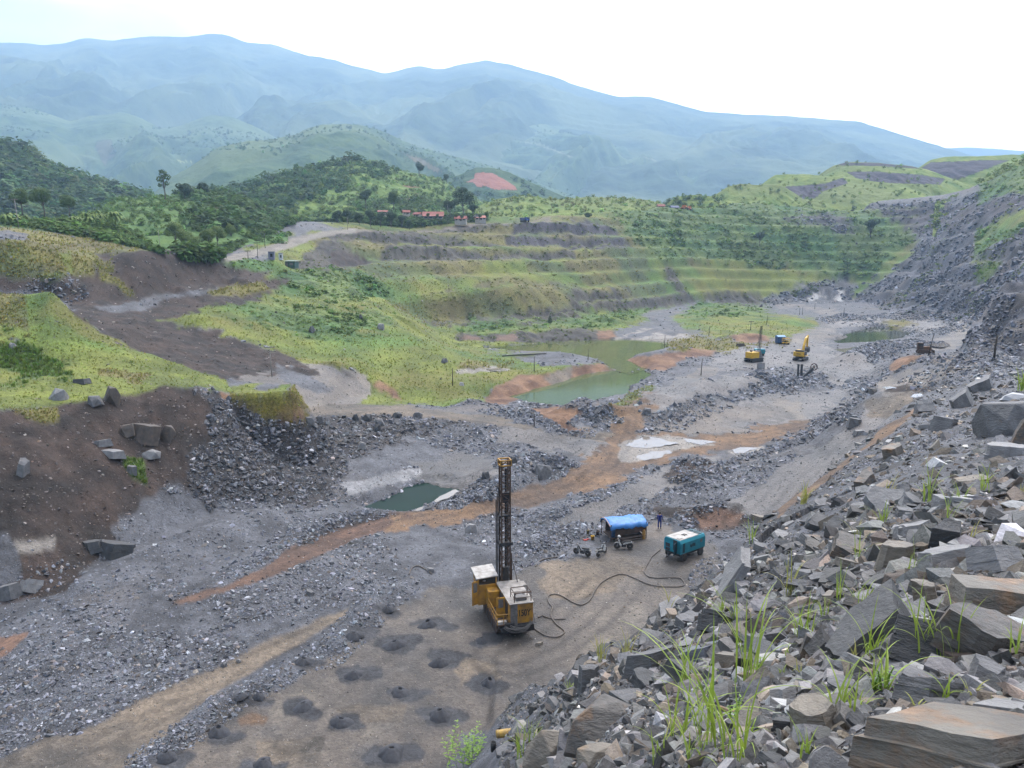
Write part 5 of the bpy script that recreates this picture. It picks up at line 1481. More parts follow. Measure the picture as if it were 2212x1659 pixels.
    for px in (-2.28, -0.62):
        for py in (1.2, 3.0): MB().box((px, py, 3.3), (0.1, 0.1, 0.75)).build("cab_post", MY, cab)
    MB().box((-1.5, 2.15, 3.78), (2.05, 2.35, 0.1), rot=(R(5), R(-4), 0)).build("cab_roof", MWHITE, cab, 0.03)
    MB().lathe([(0.0, 0), (0.12, 0.01), (0.15, 0.08), (0.1, 0.1), (0, 0.1)], 12, (-1.75, 1.14, 3.3)).build("cab_fan", MGREY, cab)
    d2 = MB().box((-2.62, 1.0, 2.35), (0.72, 0.06, 2.2), rot=(0, 0, R(25))).build("cab_door", MY, rig, 0.015)
    MB().box((-2.63, 0.965, 2.85), (0.42, 0.05, 0.85), rot=(0, 0, R(25))).build("door_window", MGREY, d2)
    # lattice mast
    mx, my, z0, z1, hw = 0.42, 1.95, 1.3, 14.0, 0.40
    mast = MB()
    for sx in (-hw, hw):
        for sy in (-0.38, 0.38):
            mast.box((mx + sx, my + sy, (z0 + z1) / 2), (0.13, 0.13, z1 - z0))
    n = 20; dz = (z1 - z0 - 1.2) / n
    for k in range(n):
        a = z0 + 1.0 + k * dz; b_ = a + dz
        for sy in (-0.38, 0.38):
            s = 1 if k % 2 else -1
            mast.bar((mx - hw * s, my + sy, a), (mx + hw * s, my + sy, b_), 0.045)
            mast.bar((mx - hw, my + sy, a), (mx + hw, my + sy, a), 0.04)
        for sx in (-hw, hw):
            s = 1 if k % 2 else -1
            mast.bar((mx + sx, my - 0.38 * s, a), (mx + sx, my + 0.38 * s, b_), 0.045)
    mo = mast.build("mast", MRUST, rig)
    MB().box((mx, my, 6.4), (1.3, 1.05, 0.28)).build("mast_collar", MDARK, mo)
    MB().box((mx, my, 9.0), (1.2, 1.0, 0.1)).build("mast_collar", MDARK, mo)
    MB().box((mx, my, 2.0), (1.25, 1.1, 1.2)).box((mx, my - 0.3, 3.4), (0.5, 0.4, 1.7)).build("mast_foot", MDARK, mo)
    m = MB()
    for hgt in (z1, z1 - 0.45):
        for s in (-1, 1):
            m.box((mx, my + s * 0.45, hgt), (1.06, 0.1, 0.1)); m.box((mx + s * 0.5, my, hgt), (0.1, 0.9, 0.1))
    for sx in (-0.5, 0.5):
        for sy in (-0.45, 0.45): m.box((mx + sx, my + sy, z1 - 0.25), (0.1, 0.1, 0.5))
    m.build("mast_crown", MY, mo)
    m = MB()
    for k, px in enumerate((-0.62, -0.72, -0.8)):
        m.cyl((mx + px, my - 0.2 + 0.15 * k, 1.4), (mx + px, my - 0.2 + 0.15 * k, 11.6 - 0.6 * k), 0.05, 8)
    m.build("drill_rods", MDARK, mo)
    MB().cyl((mx + 0.1, my, 1.2), (mx + 0.1, my, 13.2), 0.11, 10).box((mx + 0.1, my, 10.6), (0.7, 0.6, 0.9)).build("drill_string", MDARK, mo)
    MB().cyl((mx + 0.62, my - 0.1, 1.4), (mx + 0.58, my - 0.1, 5.4), 0.075, 8).cyl((mx + 0.62, my + 0.2, 1.4), (mx + 0.6, my + 0.2, 4.2), 0.075, 8).build("hoist_cylinder", MRUST, mo)
    path = [(mx + 0.55, my, 8.0 - k * 0.9 + 0.0) if k < 4 else (mx + 0.55 + (k - 3) * 0.14, my - (k - 3) * 0.45, 8.0 - k * 0.9) for k in range(8)] + [(1.62, -2.6, 2.2), (1.7, -3.5, 1.2)]
    MB().tube(path, 0.05, 6).build("air_hose", MHOSE, rig)
    # coil of hoses hanging at the rear
    rr = random.Random(3)
    m = MB()
    for k in range(13):
        x0 = rr.uniform(-1.2, -0.3); x1 = rr.uniform(1.2, 1.7); sag = rr.uniform(0.15, 0.7); zz = rr.uniform(0.95, 1.35)
        yy = -3.5 - rr.uniform(0, 0.3)
        m.tube([(x0 + (x1 - x0) * t / 9, yy - 0.15 * math.sin(math.pi * t / 9), zz + 0.3 * t / 9 - sag * math.sin(math.pi * t / 9)) for t in range(10)], 0.028, 6)
    m.build("hose_bundle", MGREY, rig)
    MB().box((0.4, -3.45, 0.85), (2.4, 0.3, 0.6)).box((-0.6, -3.5, 1.2), (0.9, 0.2, 0.5)).build("rear_guard", MDARK, rig, 0.05)
    rig.scale = (0.84, 0.86, 0.87)
    return rig
RIG = make_rig()

# ---------------------------------------------------------------- hoses on the ground
def ground_hose(pts, rad, label, name="air_hose", lift=0.0):
    P = [spot(u, v) for u, v in PP(pts)]
    out = []
    for i in range(len(P) - 1):
        p0, p1, p2, p3 = P[max(i - 1, 0)], P[i], P[i + 1], P[min(i + 2, len(P) - 1)]
        for k in range(5):
            t = k / 5
            q = [0.5 * ((2 * p1[j]) + (-p0[j] + p2[j]) * t + (2 * p0[j] - 5 * p1[j] + 4 * p2[j] - p3[j]) * t * t + (-p0[j] + 3 * p1[j] - 3 * p2[j] + p3[j]) * t ** 3) for j in range(3)]
            q[2] = float(ground(q[0], q[1])) + rad + lift + 0.02
            out.append(q)
    o = MB().tube(out, rad, 7).build(name, MHOSE, smooth=True)
    return tag(o, label, "hose")
ground_hose("1427,1188 1421,1193 1408,1204 1400,1217 1393,1229 1392,1237 1401,1247 1420,1250 1447,1249 1468,1250 1476,1257 1478,1264 1470,1268 1445,1269 1417,1267 1395,1261 1370,1250 1352,1243 1336,1242 1316,1249 1299,1260 1286,1276 1275,1296 1258,1308 1238,1303 1220,1292 1202,1285 1187,1287 1183,1294 1186,1304 1193,1314 1190,1330 1201,1349 1217,1362 1218,1369 1205,1377 1180,1375 1158,1362 1140,1346", 0.047,
            "long dusty air hose snaking from the cyan compressor to the drill rig")
ground_hose("1164,1330 1163,1335 1172,1331 1178,1334 1200,1339 1225,1338", 0.04, "thin short hose curled beside the loop of the long air hose")
ground_hose("884,1242 890,1228 905,1224 920,1232 935,1243", 0.05, "short black hose arching over the gravel left of the rig")
ground_hose("1157,1225 1165,1214 1180,1208 1210,1204", 0.05, "old hose lying along rock ledge left of the motorcycles")

# ================================================================ CYAN COMPRESSOR
def make_compressor(name_label, loc, rz, door=True, white=True, group=None):
    c = empty("air_compressor", loc, rz, name_label, "compressor", group)
    L_, W_, H_ = 3.5, 1.95, 1.25
    MB().box((0, 0, 0.62), (L_ - 0.15, W_ - 0.2, 0.24)).build("base_frame", MDARK, c, 0.02)
    body = MB().prism([(-W_ / 2, 0.72), (W_ / 2, 0.72), (W_ / 2, 1.72), (W_ / 2 - 0.16, 0.72 + H_), (-W_ / 2 + 0.16, 0.72 + H_), (-W_ / 2, 1.72)], -L_ / 2, L_ / 2, 'x').build("body", MCYAN, c, 0.03)
    if white:
        MB().box((-0.35, 0, 0.73 + H_ + 0.02), (2.6, W_ - 0.36, 0.035)).build("roof_panel", MWHITE, body)
        m = MB()
        for i in range(3):
            for k in range(2): m.box((1.1 + 0.34 * k - 0.0, -0.5 + i * 0.5, 0.73 + H_ + 0.01), (0.3, 0.42, 0.05))
        m.build("roof_grille", MCYAND, body)
        MB().tube([(-0.2 + 0.2 * math.cos(t * 0.7), -0.1 + 0.22 * math.sin(t * 1.1), 0.73 + H_ + 0.06) for t in range(16)], 0.02, 5).build("roof_strap", MBLACKP, body)
        MB().box((-1.25, -0.45, 0.73 + H_ + 0.06), (0.5, 0.3, 0.06)).build("roof_plate", MWHITE, body)
    yf = -W_ / 2 - 0.012
    MB().box((-1.3, yf, 1.28), (0.26, 0.03, 0.86)).build("side_vent", MCYAND, body)
    MB().prism([(-0.45, 1.42), (-0.16, 1.38), (-0.05, 1.5), (0.28, 1.42), (0.3, 1.12), (-0.1, 1.2), (-0.2, 1.1), (-0.42, 1.18)], yf + 0.0, yf - 0.012, 'y').build("side_recess", MCYAND, body)
    MB().cyl((1.15, yf + 0.02, 1.45), (1.15, yf - 0.008, 1.45), 0.16, 16).build("round_emblem", MGREY, body)
    xl = -L_ / 2 - 0.01
    m = MB().box((xl, 0.5, 1.28), (0.03, 0.5, 0.34)).box((xl, 0.5, 0.92), (0.03, 0.5, 0.26)).box((xl, -0.35, 1.45), (0.03, 0.45, 0.95))
    m.build("end_opening", MDARK, body)
    if door:
        MB().box((-L_ / 2 - 0.32, -0.62, 1.24), (0.62, 0.05, 1.1), rot=(0, 0, R(18))).build("open_door", MCYAND, body, 0.01)
    for sx in (-1.15, 1.15):
        for sy in (-0.92, 0.92):
            m = MB().lathe([(0.17, -0.1), (0.33, -0.11), (0.37, -0.05), (0.37, 0.05), (0.33, 0.11), (0.17, 0.1)], 20, axis='x')
            w = m.build("wheel", MRUBBER, c, smooth=True); w.location = (sx, sy, 0.37); w.rotation_euler = (0, 0, R(90))
            MB().lathe([(0.03, -0.06), (0.18, -0.08), (0.18, 0.08), (0.03, 0.06)], 14, axis='x').build("rim", MGREY, w)
    MB().bar((-L_ / 2, 0.0, 0.6), (-L_ / 2 - 0.7, 0.1, 0.35), 0.08).bar((-L_ / 2, 0.4, 0.6), (-L_ / 2 - 0.7, 0.1, 0.35), 0.06).build("drawbar", MDARK, c)
    return c
p = spot(1478, 1199)
make_compressor("cyan wheeled air compressor with white roof and open end door, beside the tarpaulin shelter", p, R(38))

# ================================================================ TARPAULIN SHELTER
def make_shelter():
    x, y, z = spot(1347, 1158)
    s = empty("tarpaulin_shelter", (x, y, z), R(15), "low open shelter of brown boards under a bright blue tarpaulin", "shelter")
    L_, D_ = 3.7, 2.5
    for px in (-L_ / 2, L_ / 2):
        for py in (-D_ / 2, D_ / 2):
            MB().bar((px * 1.0, py, 0), (px, py, 1.75), 0.06).build("post", MRUST, s)
    # sagging tarpaulin draped over a low ridge
    V, F = [], []
    nx, ny = 22, 16
    for i in range(nx):
        for j in range(ny):
            a = -0.5 + i / (nx - 1); b_ = -0.5 + j / (ny - 1)
            h = 2.05 - 0.55 * abs(b_) ** 1.5 * 2 - 0.04 * math.cos(a * 14) - 0.12 * (1 - (2 * a) ** 2) * 0.4 + 0.035 * math.sin(a * 40 + b_ * 9) + 0.03 * math.sin(a * 17 - b_ * 23) - 0.05 * abs(math.sin(a * 9.4 + 0.5))
            if j in (0, ny - 1): h -= 0.28 + 0.05 * math.sin(i * 1.7)
            if i == 0: h -= 0.12 + 0.05 * math.sin(j * 2.1)
            V.append((a * (L_ + 0.25), b_ * (D_ + (0.3 if 0 < j < ny - 1 else 0.34)), h))
    F = [(i * ny + j, (i + 1) * ny + j, (i + 1) * ny + j + 1, i * ny + j + 1) for i in range(nx - 1) for j in range(ny - 1)]
    t = mesh_np("tarpaulin", np.array(V), F, MTARP, s, smooth=True)
    md = t.modifiers.new("thick", 'SOLIDIFY'); md.thickness = 0.02
    MB().tube([(-(L_ + 0.3) / 2, b_ * (D_ + 0.2), 2.02 - 0.55 * abs(b_) ** 1.5 * 2) for b_ in (-0.5, -0.3, -0.1, 0.1, 0.3, 0.5)], 0.045, 6).build("tarpaulin_hem", surf("orange_hem", (0.45, 0.22, 0.12), (0.40, 0.36, 0.33), 4, 0.7), t)
    MB().box((0.15, -D_ / 2 + 0.02, 1.0), (1.6, 0.05, 0.75), rot=(R(3), 0, 0)).build("wall_board", MBRBOARD, s)
    MB().box((1.2, -D_ / 2 - 0.01, 1.12), (1.2, 0.05, 0.6)).build("wall_board", surf("red_brown_board", (0.105, 0.058, 0.046), (0.08, 0.045, 0.036), 2, 0.8), s)
    MB().box((-1.0, -D_ / 2 + 0.03, 0.85), (0.8, 0.05, 0.75), rot=(0, R(8), 0)).build("wall_board", MBRBOARD, s)
    MB().box((0.2, D_ / 2 - 0.05, 0.9), (L_ - 0.4, 0.05, 1.2)).box((L_ / 2 - 0.04, 0, 0.9), (0.05, D_ - 0.3, 1.1)).build("back_wall", MBRBOARD, s)
    MB().cyl((-1.4, -D_ / 2 - 0.1, 0.22), (1.75, -D_ / 2 - 0.1, 0.4), 0.09, 8).cyl((-0.8, -D_ / 2 - 0.2, 0.12), (1.3, -D_ / 2 - 0.2, 0.15), 0.08, 8).build("timber_sill", MBRBOARD, s)
    MB().box((0, 0, 0.25), (L_ - 0.3, D_ - 0.2, 0.12)).build("plank_floor", MBRBOARD, s)
    return s
SH = make_shelter()
def in_shelter(px, py, pz):
    return SH.matrix_basis @ Vector((px, py, pz))
def gas_bottle(loc, mat, label, r=0.14, h=1.1):
    g = empty("gas_cylinder", loc, 0, label, "gas cylinder", None)
    MB().lathe([(r * 0.9, 0), (r, 0.03), (r, h * 0.82), (r * 0.75, h * 0.93), (r * 0.3, h)], 16).build("body", mat, g, smooth=True)
    MB().cyl((0, 0, h), (0, 0, h + 0.12), r * 0.22, 8).build("valve", MDARK, g)
    return g
gas_bottle(in_shelter(1.55, -1.36, 0.02), MY, "yellow upright cylinder at right front corner of the tarpaulin shelter", 0.16, 1.0)
gas_bottle(in_shelter(-1.35, -0.7, 0.31), surf("dull_blue_paint", (0.02, 0.07, 0.16), (0.015, 0.05, 0.11), 3, 0.5), "blue drum standing inside the open left end of the shelter", 0.3, 0.9)
def pail(u, v, mat, label, r, h, lid=False, wire=True):
    x, y, z = spot(u, v)
    g = empty("bucket", (x, y, z), random.uniform(0, 6), label, "bucket")
    MB().lathe([(r * 0.8, 0), (r, h), (r * 1.05, h), (r * 1.05, h - 0.03), (r * 0.95, h - 0.02), (r * 0.78, 0.03)], 18).build("body", mat, g, smooth=True)
    if wire: MB().tube([(r * math.cos(a), 0.1 * math.sin(a), h + r * 0.7 * math.sin(a)) for a in [math.pi * k / 10 for k in range(11)]], 0.012, 5).build("handle", MDARK, g)
    return g
pail(1280, 1166, MYB, "yellow bucket on the gravel in front of the shelter's left end", 0.2, 0.42)
pail(1270, 1154, surf("olive_can", (0.18, 0.15, 0.04), (0.12, 0.10, 0.03), 3, 0.6), "small olive can behind the yellow bucket", 0.14, 0.4)
pail(1291, 1158, MRUST, "rusty brown can between the yellow bucket and shelter", 0.18, 0.46)
x, y, z = spot(1265, 1167)
tag(MB().box((0, 0, 0.05), (0.5, 0.25, 0.1), rot=(0.1, 0.2, 0.5), taper=0.6).box((0.25, 0.2, 0.05), (0.25, 0.25, 0.08), rot=(0, 0.3, 1)).build("red_sack", MRED, None, 0.02), "crumpled red sack on the gravel left of the yellow bucket", "sack").location = (x, y, z)

# ================================================================ MOTORCYCLES
def make_bike(loc, rz, label, shield, lean=R(7)):
    b_ = empty("motorcycle", loc, rz, label, "motorcycle", "motorcycles parked before the shelter")
    b_.rotation_euler = (lean, 0, rz)                     # length along local x, front at +x
    for px in (-0.6, 0.62):
        w = MB().lathe([(0.25, -0.035), (0.285, -0.04), (0.305, 0), (0.285, 0.04), (0.25, 0.035)], 22).build("wheel", MRUBBER, b_, smooth=True)
        w.location = (px, 0, 0.305); w.rotation_euler = (R(90), 0, 0)
        m = MB().lathe([(0.235, -0.02), (0.25, -0.03), (0.25, 0.03), (0.235, 0.02)], 22)
        for k in range(9):
            a = 2 * math.pi * k / 9; m.bar((0, 0, 0), (0.24 * math.cos(a), 0.24 * math.sin(a), 0), 0.012)
        m.cyl((0, 0, -0.05), (0, 0, 0.05), 0.05, 10)
        m.build("rim", MWHITE, w)
    MB().bar((-0.62, 0.07, 0.33), (-0.2, 0.05, 0.5), 0.04).bar((-0.62, -0.07, 0.33), (-0.2, -0.05, 0.5), 0.04).tube([(-0.25, 0, 0.62), (0.1, 0, 0.45), (0.42, 0, 0.86)], 0.05, 8).box((-0.02, 0, 0.32), (0.4, 0.2, 0.22)).build("frame", MDARK, b_)
    MB().cyl((0.62, 0.08, 0.3), (0.45, 0.07, 0.9), 0.03, 8).cyl((0.62, -0.08, 0.3), (0.45, -0.07, 0.9), 0.03, 8).build("fork", MGREY, b_)
    MB().prism([(0.3, 0.3), (0.42, 0.45), (0.5, 0.85), (0.42, 0.9), (0.33, 0.6), (0.2, 0.36)], -0.2, 0.2, 'y').build("leg_shield", shield, b_, 0.02)
    MB().prism([(-0.75, 0.62), (-0.2, 0.52), (0.05, 0.42), (0.05, 0.5), (-0.2, 0.64), (-0.78, 0.76)], -0.1, 0.1, 'y').build("side_cover", shield, b_, 0.02)
    MB().prism([(-0.72, 0.74), (-0.1, 0.66), (0.08, 0.7), (0.02, 0.77), (-0.3, 0.79), (-0.72, 0.83)], -0.13, 0.13, 'y').build("seat", MBLACKP, b_, 0.03)
    MB().prism([(0.36, 0.56), (0.5, 0.64), (0.68, 0.66), (0.86, 0.55), (0.7, 0.63), (0.5, 0.58)], -0.06, 0.06, 'y').build("front_mudguard", shield, b_)
    MB().prism([(-0.95, 0.5), (-0.72, 0.72), (-0.7, 0.66), (-0.9, 0.46)], -0.08, 0.08, 'y').box((-0.9, 0, 0.62), (0.03, 0.2, 0.16)).build("tail_plate", MWHITE, b_)
    MB().tube([(0.38, -0.34, 1.0), (0.44, -0.18, 1.02), (0.45, 0, 0.98), (0.44, 0.18, 1.02), (0.38, 0.34, 1.0)], 0.02, 6).build("handlebar", MBLACKP, b_)
    MB().lathe([(0.03, -0.06), (0.09, 0.0), (0.1, 0.05), (0.02, 0.06)], 14, (0.52, 0, 0.95), 'x').build("headlight", MWHITE, b_)
    for s in (-1, 1):
        MB().bar((0.42, 0.26 * s, 1.0), (0.44, 0.32 * s, 1.16), 0.012).lathe([(0.01, -0.01), (0.055, 0), (0.01, 0.015)], 10, (0.44, 0.33 * s, 1.19), 'x').build("mirror", MBLACKP, b_)
    MB().cyl((0.0, -0.13, 0.27), (-0.8, -0.16, 0.4), 0.04, 10).build("exhaust", MGREY, b_)
    MB().bar((0.0, 0.1, 0.3), (-0.05, 0.28, 0.02), 0.02).build("side_stand", MDARK, b_)
    return b_
MSH1 = surf("white_fairing", (0.5, 0.49, 0.46), (0.42, 0.41, 0.39), 4, 0.4, bump=0)
MSH2 = surf("grey_fairing", (0.17, 0.175, 0.17), (0.12, 0.12, 0.12), 4, 0.4, bump=0)
bk = make_bike(spot(1347, 1186), R(176), "white motorcycle right in front of the shelter, helmet on its handlebar", MSH1)
make_bike(spot(1300, 1199), R(52), "white scooter parked end-on between the two broadside motorcycles", MSH1, R(-6))
make_bike(spot(1257, 1200), R(148), "dark grey motorcycle with black seat, farthest from the shelter", MSH2)
hp = bk.matrix_basis @ Vector((0.42, -0.2, 1.05))
hm = empty("helmet", hp, 0, "cream open-face helmet hung on white motorcycle's handlebar", "helmet")
MB().lathe([(0.11, 0), (0.145, 0.06), (0.14, 0.14), (0.09, 0.21), (0.01, 0.235)], 16).build("shell", MSH1, hm, smooth=True)
MB().lathe([(0.12, -0.01), (0.15, 0.0), (0.15, 0.035), (0.12, 0.035)], 16).build("trim_band", MBLACKP, hm)

# ================================================================ PERSON
def make_person():
    x, y, z = spot(1424.5, 1141.5)
    def skinned(name, pts, edges, mat, parent, sub=2):
        me = bpy.data.meshes.new(name); me.from_pydata([p[:3] for p in pts], edges, []); me.update()
        o = bpy.data.objects.new(name, me); link(o, parent)
        sk = o.modifiers.new("skin", 'SKIN'); sk.use_smooth_shade = True
        if not me.skin_vertices: me.skin_vertices.new(name="skin")
        for i, p in enumerate(pts):
            sv = me.skin_vertices[0].data[i]; sv.radius = (p[3], p[4] if len(p) > 4 else p[3]); sv.use_root = (i == 0)
        o.modifiers.new("sub", 'SUBSURF').levels = sub; o.modifiers["sub"].render_levels = sub
        me.materials.append(mat)
        return o
    pts = [(0, 0, 0.93, .13, .10), (0, 0, 1.12, .12, .09), (0, 0, 1.34, .15, .10), (0, 0, 1.45, .07), (0, 0.01, 1.50, .055), (0, 0.02, 1.57, .075, .085), (0, 0.02, 1.66, .078, .09),
           (.10, 0, .88, .085), (.12, .02, .48, .06), (.12, -.01, .09, .042), (.12, .12, .045, .038), (-.10, 0, .88, .085), (-.12, .03, .48, .06), (-.12, .0, .09, .042), (-.12, .13, .045, .038),
           (.19, 0, 1.40, .055), (.25, -.02, 1.13, .045), (.22, .12, .92, .034), (-.19, 0, 1.40, .055), (-.25, -.02, 1.13, .045), (-.23, .10, .91, .034)]
    ed = [(0, 1), (1, 2), (2, 3), (3, 4), (4, 5), (5, 6), (0, 7), (7, 8), (8, 9), (9, 10), (0, 11), (11, 12), (12, 13), (13, 14), (2, 15), (15, 16), (16, 17), (2, 18), (18, 19), (19, 20)]
    for base, s in ((17, 1), (20, -1)):                    # palms and five fingers each
        bx, by, bz = pts[base][:3]
        pts.append((bx, by + .03, bz - .06, .028, .016)); pal = len(pts) - 1; ed.append((base, pal))
        for k in range(5):
            o_ = (-.022 + .014 * k)
            pts.append((bx + o_ * (1 if k < 4 else 1.4 * 1), by + .05 + (.01 if k < 4 else .02), bz - (.10 if k < 4 else .07) - .004 * (k % 3), .008)); ed.append((pal, len(pts) - 1))
            pts.append((bx + o_, by + .065, bz - (.13 if k < 4 else .09), .007)); ed.append((len(pts) - 2, len(pts) - 1))
    b_ = skinned("person", pts, ed, MSKIN, None)
    b_.location = (x, y, z - 0.01); b_.rotation_euler = (0, 0, R(-10))
    tag(b_, "person in blue coveralls standing with back turned, behind the cyan compressor", "person")
    c = [(0, 0, 0.95, .155, .12), (0, 0, 1.12, .145, .11), (0, 0, 1.33, .175, .12), (0, 0, 1.43, .10), (.10, 0, .86, .105), (.12, .02, .48, .085), (.12, 0, .10, .075), (-.10, 0, .86, .105), (-.12, .03, .48, .085), (-.12, 0, .10, .075),
         (.19, 0, 1.39, .075), (.25, -.02, 1.13, .065), (.225, .10, .95, .052), (-.19, 0, 1.39, .075), (-.25, -.02, 1.13, .065), (-.235, .08, .94, .052)]
    e2 = [(0, 1), (1, 2), (2, 3), (0, 4), (4, 5), (5, 6), (0, 7), (7, 8), (8, 9), (2, 10), (10, 11), (11, 12), (2, 13), (13, 14), (14, 15)]
    skinned("coveralls", c, e2, MBLUECL, b_)
    MB().lathe([(0.075, 1.585), (0.092, 1.63), (0.092, 1.69), (0.065, 1.745), (0.01, 1.765)], 14, (0, 0.005, 0)).build("hair", MHAIR, b_, smooth=True)
    for s in (-1, 1):
        MB().box((.12 * s, .045, .04), (.1, .27, .08), taper=0.85).build("boot", MBLACKP, b_, 0.015)
    for s in (-1, 1):
        MB().lathe([(0.004, -0.01), (0.02, 0), (0.004, 0.01)], 8, (.085 * s, .02, 1.6), 'x').build("ear", MSKIN, b_)
    MB().box((0, .112, 1.595), (.025, .035, .05), taper=0.5).build("nose", MSKIN, b_, 0.005)
make_person()

# ================================================================ CUTTINGS MOUNDS ROUND THE BLAST HOLES
def mound_mesh(k):
    rg = np.random.default_rng(700 + k)
    n, V, F = 36, [], []
    prof = [(1.0, -0.10), (0.86, 0.035), (0.66, 0.15), (0.45, 0.27), (0.30, 0.34), (0.22, 0.33), (0.165, 0.24), (0.14, -0.02)]
    ox, oy = rg.uniform(-0.12, 0.12, 2)
    ph = rg.uniform(0, 6.28, 3)
    for q, (r, z) in enumerate(prof):
        for i in range(n):
            a = 2 * math.pi * i / n
            w = 1 + (0.16 * math.sin(2 * a + ph[0]) + 0.10 * math.sin(3 * a + ph[1]) + 0.06 * math.sin(7 * a + ph[2])) * (r if q < 5 else 0.3)
            f = min(1, r / 0.3)
            V.append((r * w * math.cos(a) + ox * (1 - f * 0.7) , r * w * math.sin(a) * 0.92 + oy * (1 - f * 0.7), z * (1 + 0.18 * math.sin(a + ph[1])) + rg.normal(0, 0.012)))
    m = len(prof)
    F = [(k_ * n + i, k_ * n + (i + 1) % n, (k_ + 1) * n + (i + 1) % n, (k_ + 1) * n + i) for k_ in range(m - 1) for i in range(n)]
    F2 = [tuple((m - 1) * n + i for i in range(n))[::-1]]
    return V, F, F2, (ox, oy)
MTYPES = [mound_mesh(k) for k in range(5)]
MOUND_AT = [(837, 1317, 58), (765, 1375, 68), (925, 1351, 66), (852, 1395, 78), (1040, 1385, 54), (950, 1434, 72), (657, 1430, 66), (517, 1506, 46), (556, 1506, 52), (655, 1527, 76), (738, 1562, 78), (472, 1583, 80), (357, 1636, 84), (568, 1652, 78),
            (764, 1460, 66), (865, 1497, 74), (1058, 1478, 78), (948, 1547, 88), (845, 1628, 104)]
MLAB = {0: "dark cuttings mound with blast hole at the gravel edge, farthest one left of rig", 4: "dark cuttings mound round blast hole nearest the drill rig's rear", 18: "largest grey cuttings mound with blast hole, lowest in the drilled bench",
        6: "dark cuttings mound with blast hole beside the pale rubble windrow and tan track", 12: "dark cuttings mound with blast hole at bottom edge beside the tan track", 16: "dark lumpy cuttings mound with blast hole nearest the near rock slope", 2: "dark cuttings mound with blast hole just left of the rig's rear track marks"}
for k, (u, v, w) in enumerate(MOUND_AT):
    x, y, z = spot(u, v)
    V, F, F2, (ox, oy) = MTYPES[k % 5]
    g = empty("cuttings_mound", (x, y, z + 0.02), (k * 2.4) % 6.28, MLAB.get(k, "dark grey cone of drill cuttings with open blast hole on the muddy bench"), "cuttings mound", "cuttings mounds around the blast holes")
    sc = w * metres(u, v) / 2.0
    g.scale = (sc * (0.54 + 0.06 * (k % 4)), sc * (0.58 + 0.05 * ((k * 3) % 4)), sc * (0.78 + 0.08 * (k % 3)))
    o = mesh_np("cone", np.array(V), [f for f in F], MCUT, g, smooth=True)
    h = MB().cyl((0.0, 0.0, -0.02), (0, 0, 0.235), 0.13, 14).build("hole_shade_plug", MHOLE, g)  # solid capped plug; its black top paints the hole's darkness
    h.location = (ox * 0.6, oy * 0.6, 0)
# ================================================================ FAR MACHINES
def place(name, u, v, rz, label, cat, group=None):
    x, y, z = spot(u, v)
    return empty(name, (x, y, z), rz, label, cat, group)

def make_excavator():
    e = place("excavator", 1729, 778, R(-38), "yellow tracked excavator with raised bent boom on the far pit floor", "excavator")
    for sx in (-1.25, 1.25):
        m = MB().prism([(-2.2, 0.45), (-2.0, 0.1), (-1.7, 0), (1.7, 0), (2.0, 0.1), (2.2, 0.45), (1.9, 0.85), (-1.9, 0.85)], sx - 0.3, sx + 0.3, 'x')
        m.build("crawler_track", MDARK, e, 0.03)
    MB().box((0, 0, 0.75), (2.0, 2.2, 0.5)).cyl((0, 0, 0.95), (0, 0, 1.2), 0.8, 18).build("undercarriage", MDARK, e)
    MB().box((0, 0, 1.3), (2.8, 4.0, 0.25)).box((0, -1.75, 1.95), (2.85, 0.9, 1.15), ch=0.2).build("counterweight", MYB, e, 0.05)
    MB().box((0.1, -1.75 - 0.46, 1.95), (1.2, 0.02, 0.2)).build("dark_stripe", MBLACKP, e)
    MB().box((0.85, -0.2, 2.0), (1.1, 2.2, 1.15)).box((-0.3, -0.7, 1.95), (1.1, 1.3, 1.05)).box((0.2, -1.6, 2.72), (2.2, 0.8, 0.5)).build("engine_cover", MDARK, e, 0.05)
    c = MB().box((-0.9, 0.9, 2.1), (1.0, 1.5, 1.5)).build("cab", MYB, e, 0.05)
    MB().box((-0.9, 0.95, 2.4), (1.03, 1.3, 0.7)).build("cab_windows", MGLASS, c)
    b_ = MB().prism([(0.6, 1.5), (0.3, 1.9), (1.0, 4.0), (2.6, 6.0), (4.2, 6.5), (4.4, 6.2), (2.9, 5.4), (1.6, 3.6), (1.0, 1.6)], 0.05, 0.55, 'x').build("boom", MYB, e, 0.03)
    MB().bar((0.3, 1.2, 1.6), (0.3, 2.2, 4.2), 0.16).build("boom_cylinder", MGREY, b_)
    a = MB().prism([(4.0, 6.6), (4.6, 6.7), (4.7, 5.8), (4.3, 3.4), (4.0, 3.4)], 0.1, 0.5, 'x').build("stick", MYB, e, 0.03)
    MB().prism([(4.3, 3.5), (4.7, 3.2), (4.9, 2.5), (4.5, 2.0), (3.7, 2.0), (3.3, 2.4), (3.6, 3.1), (4.0, 3.3)], -0.4, 1.0, 'x').build("bucket", MDARK, e, 0.03)
    return e
make_excavator()

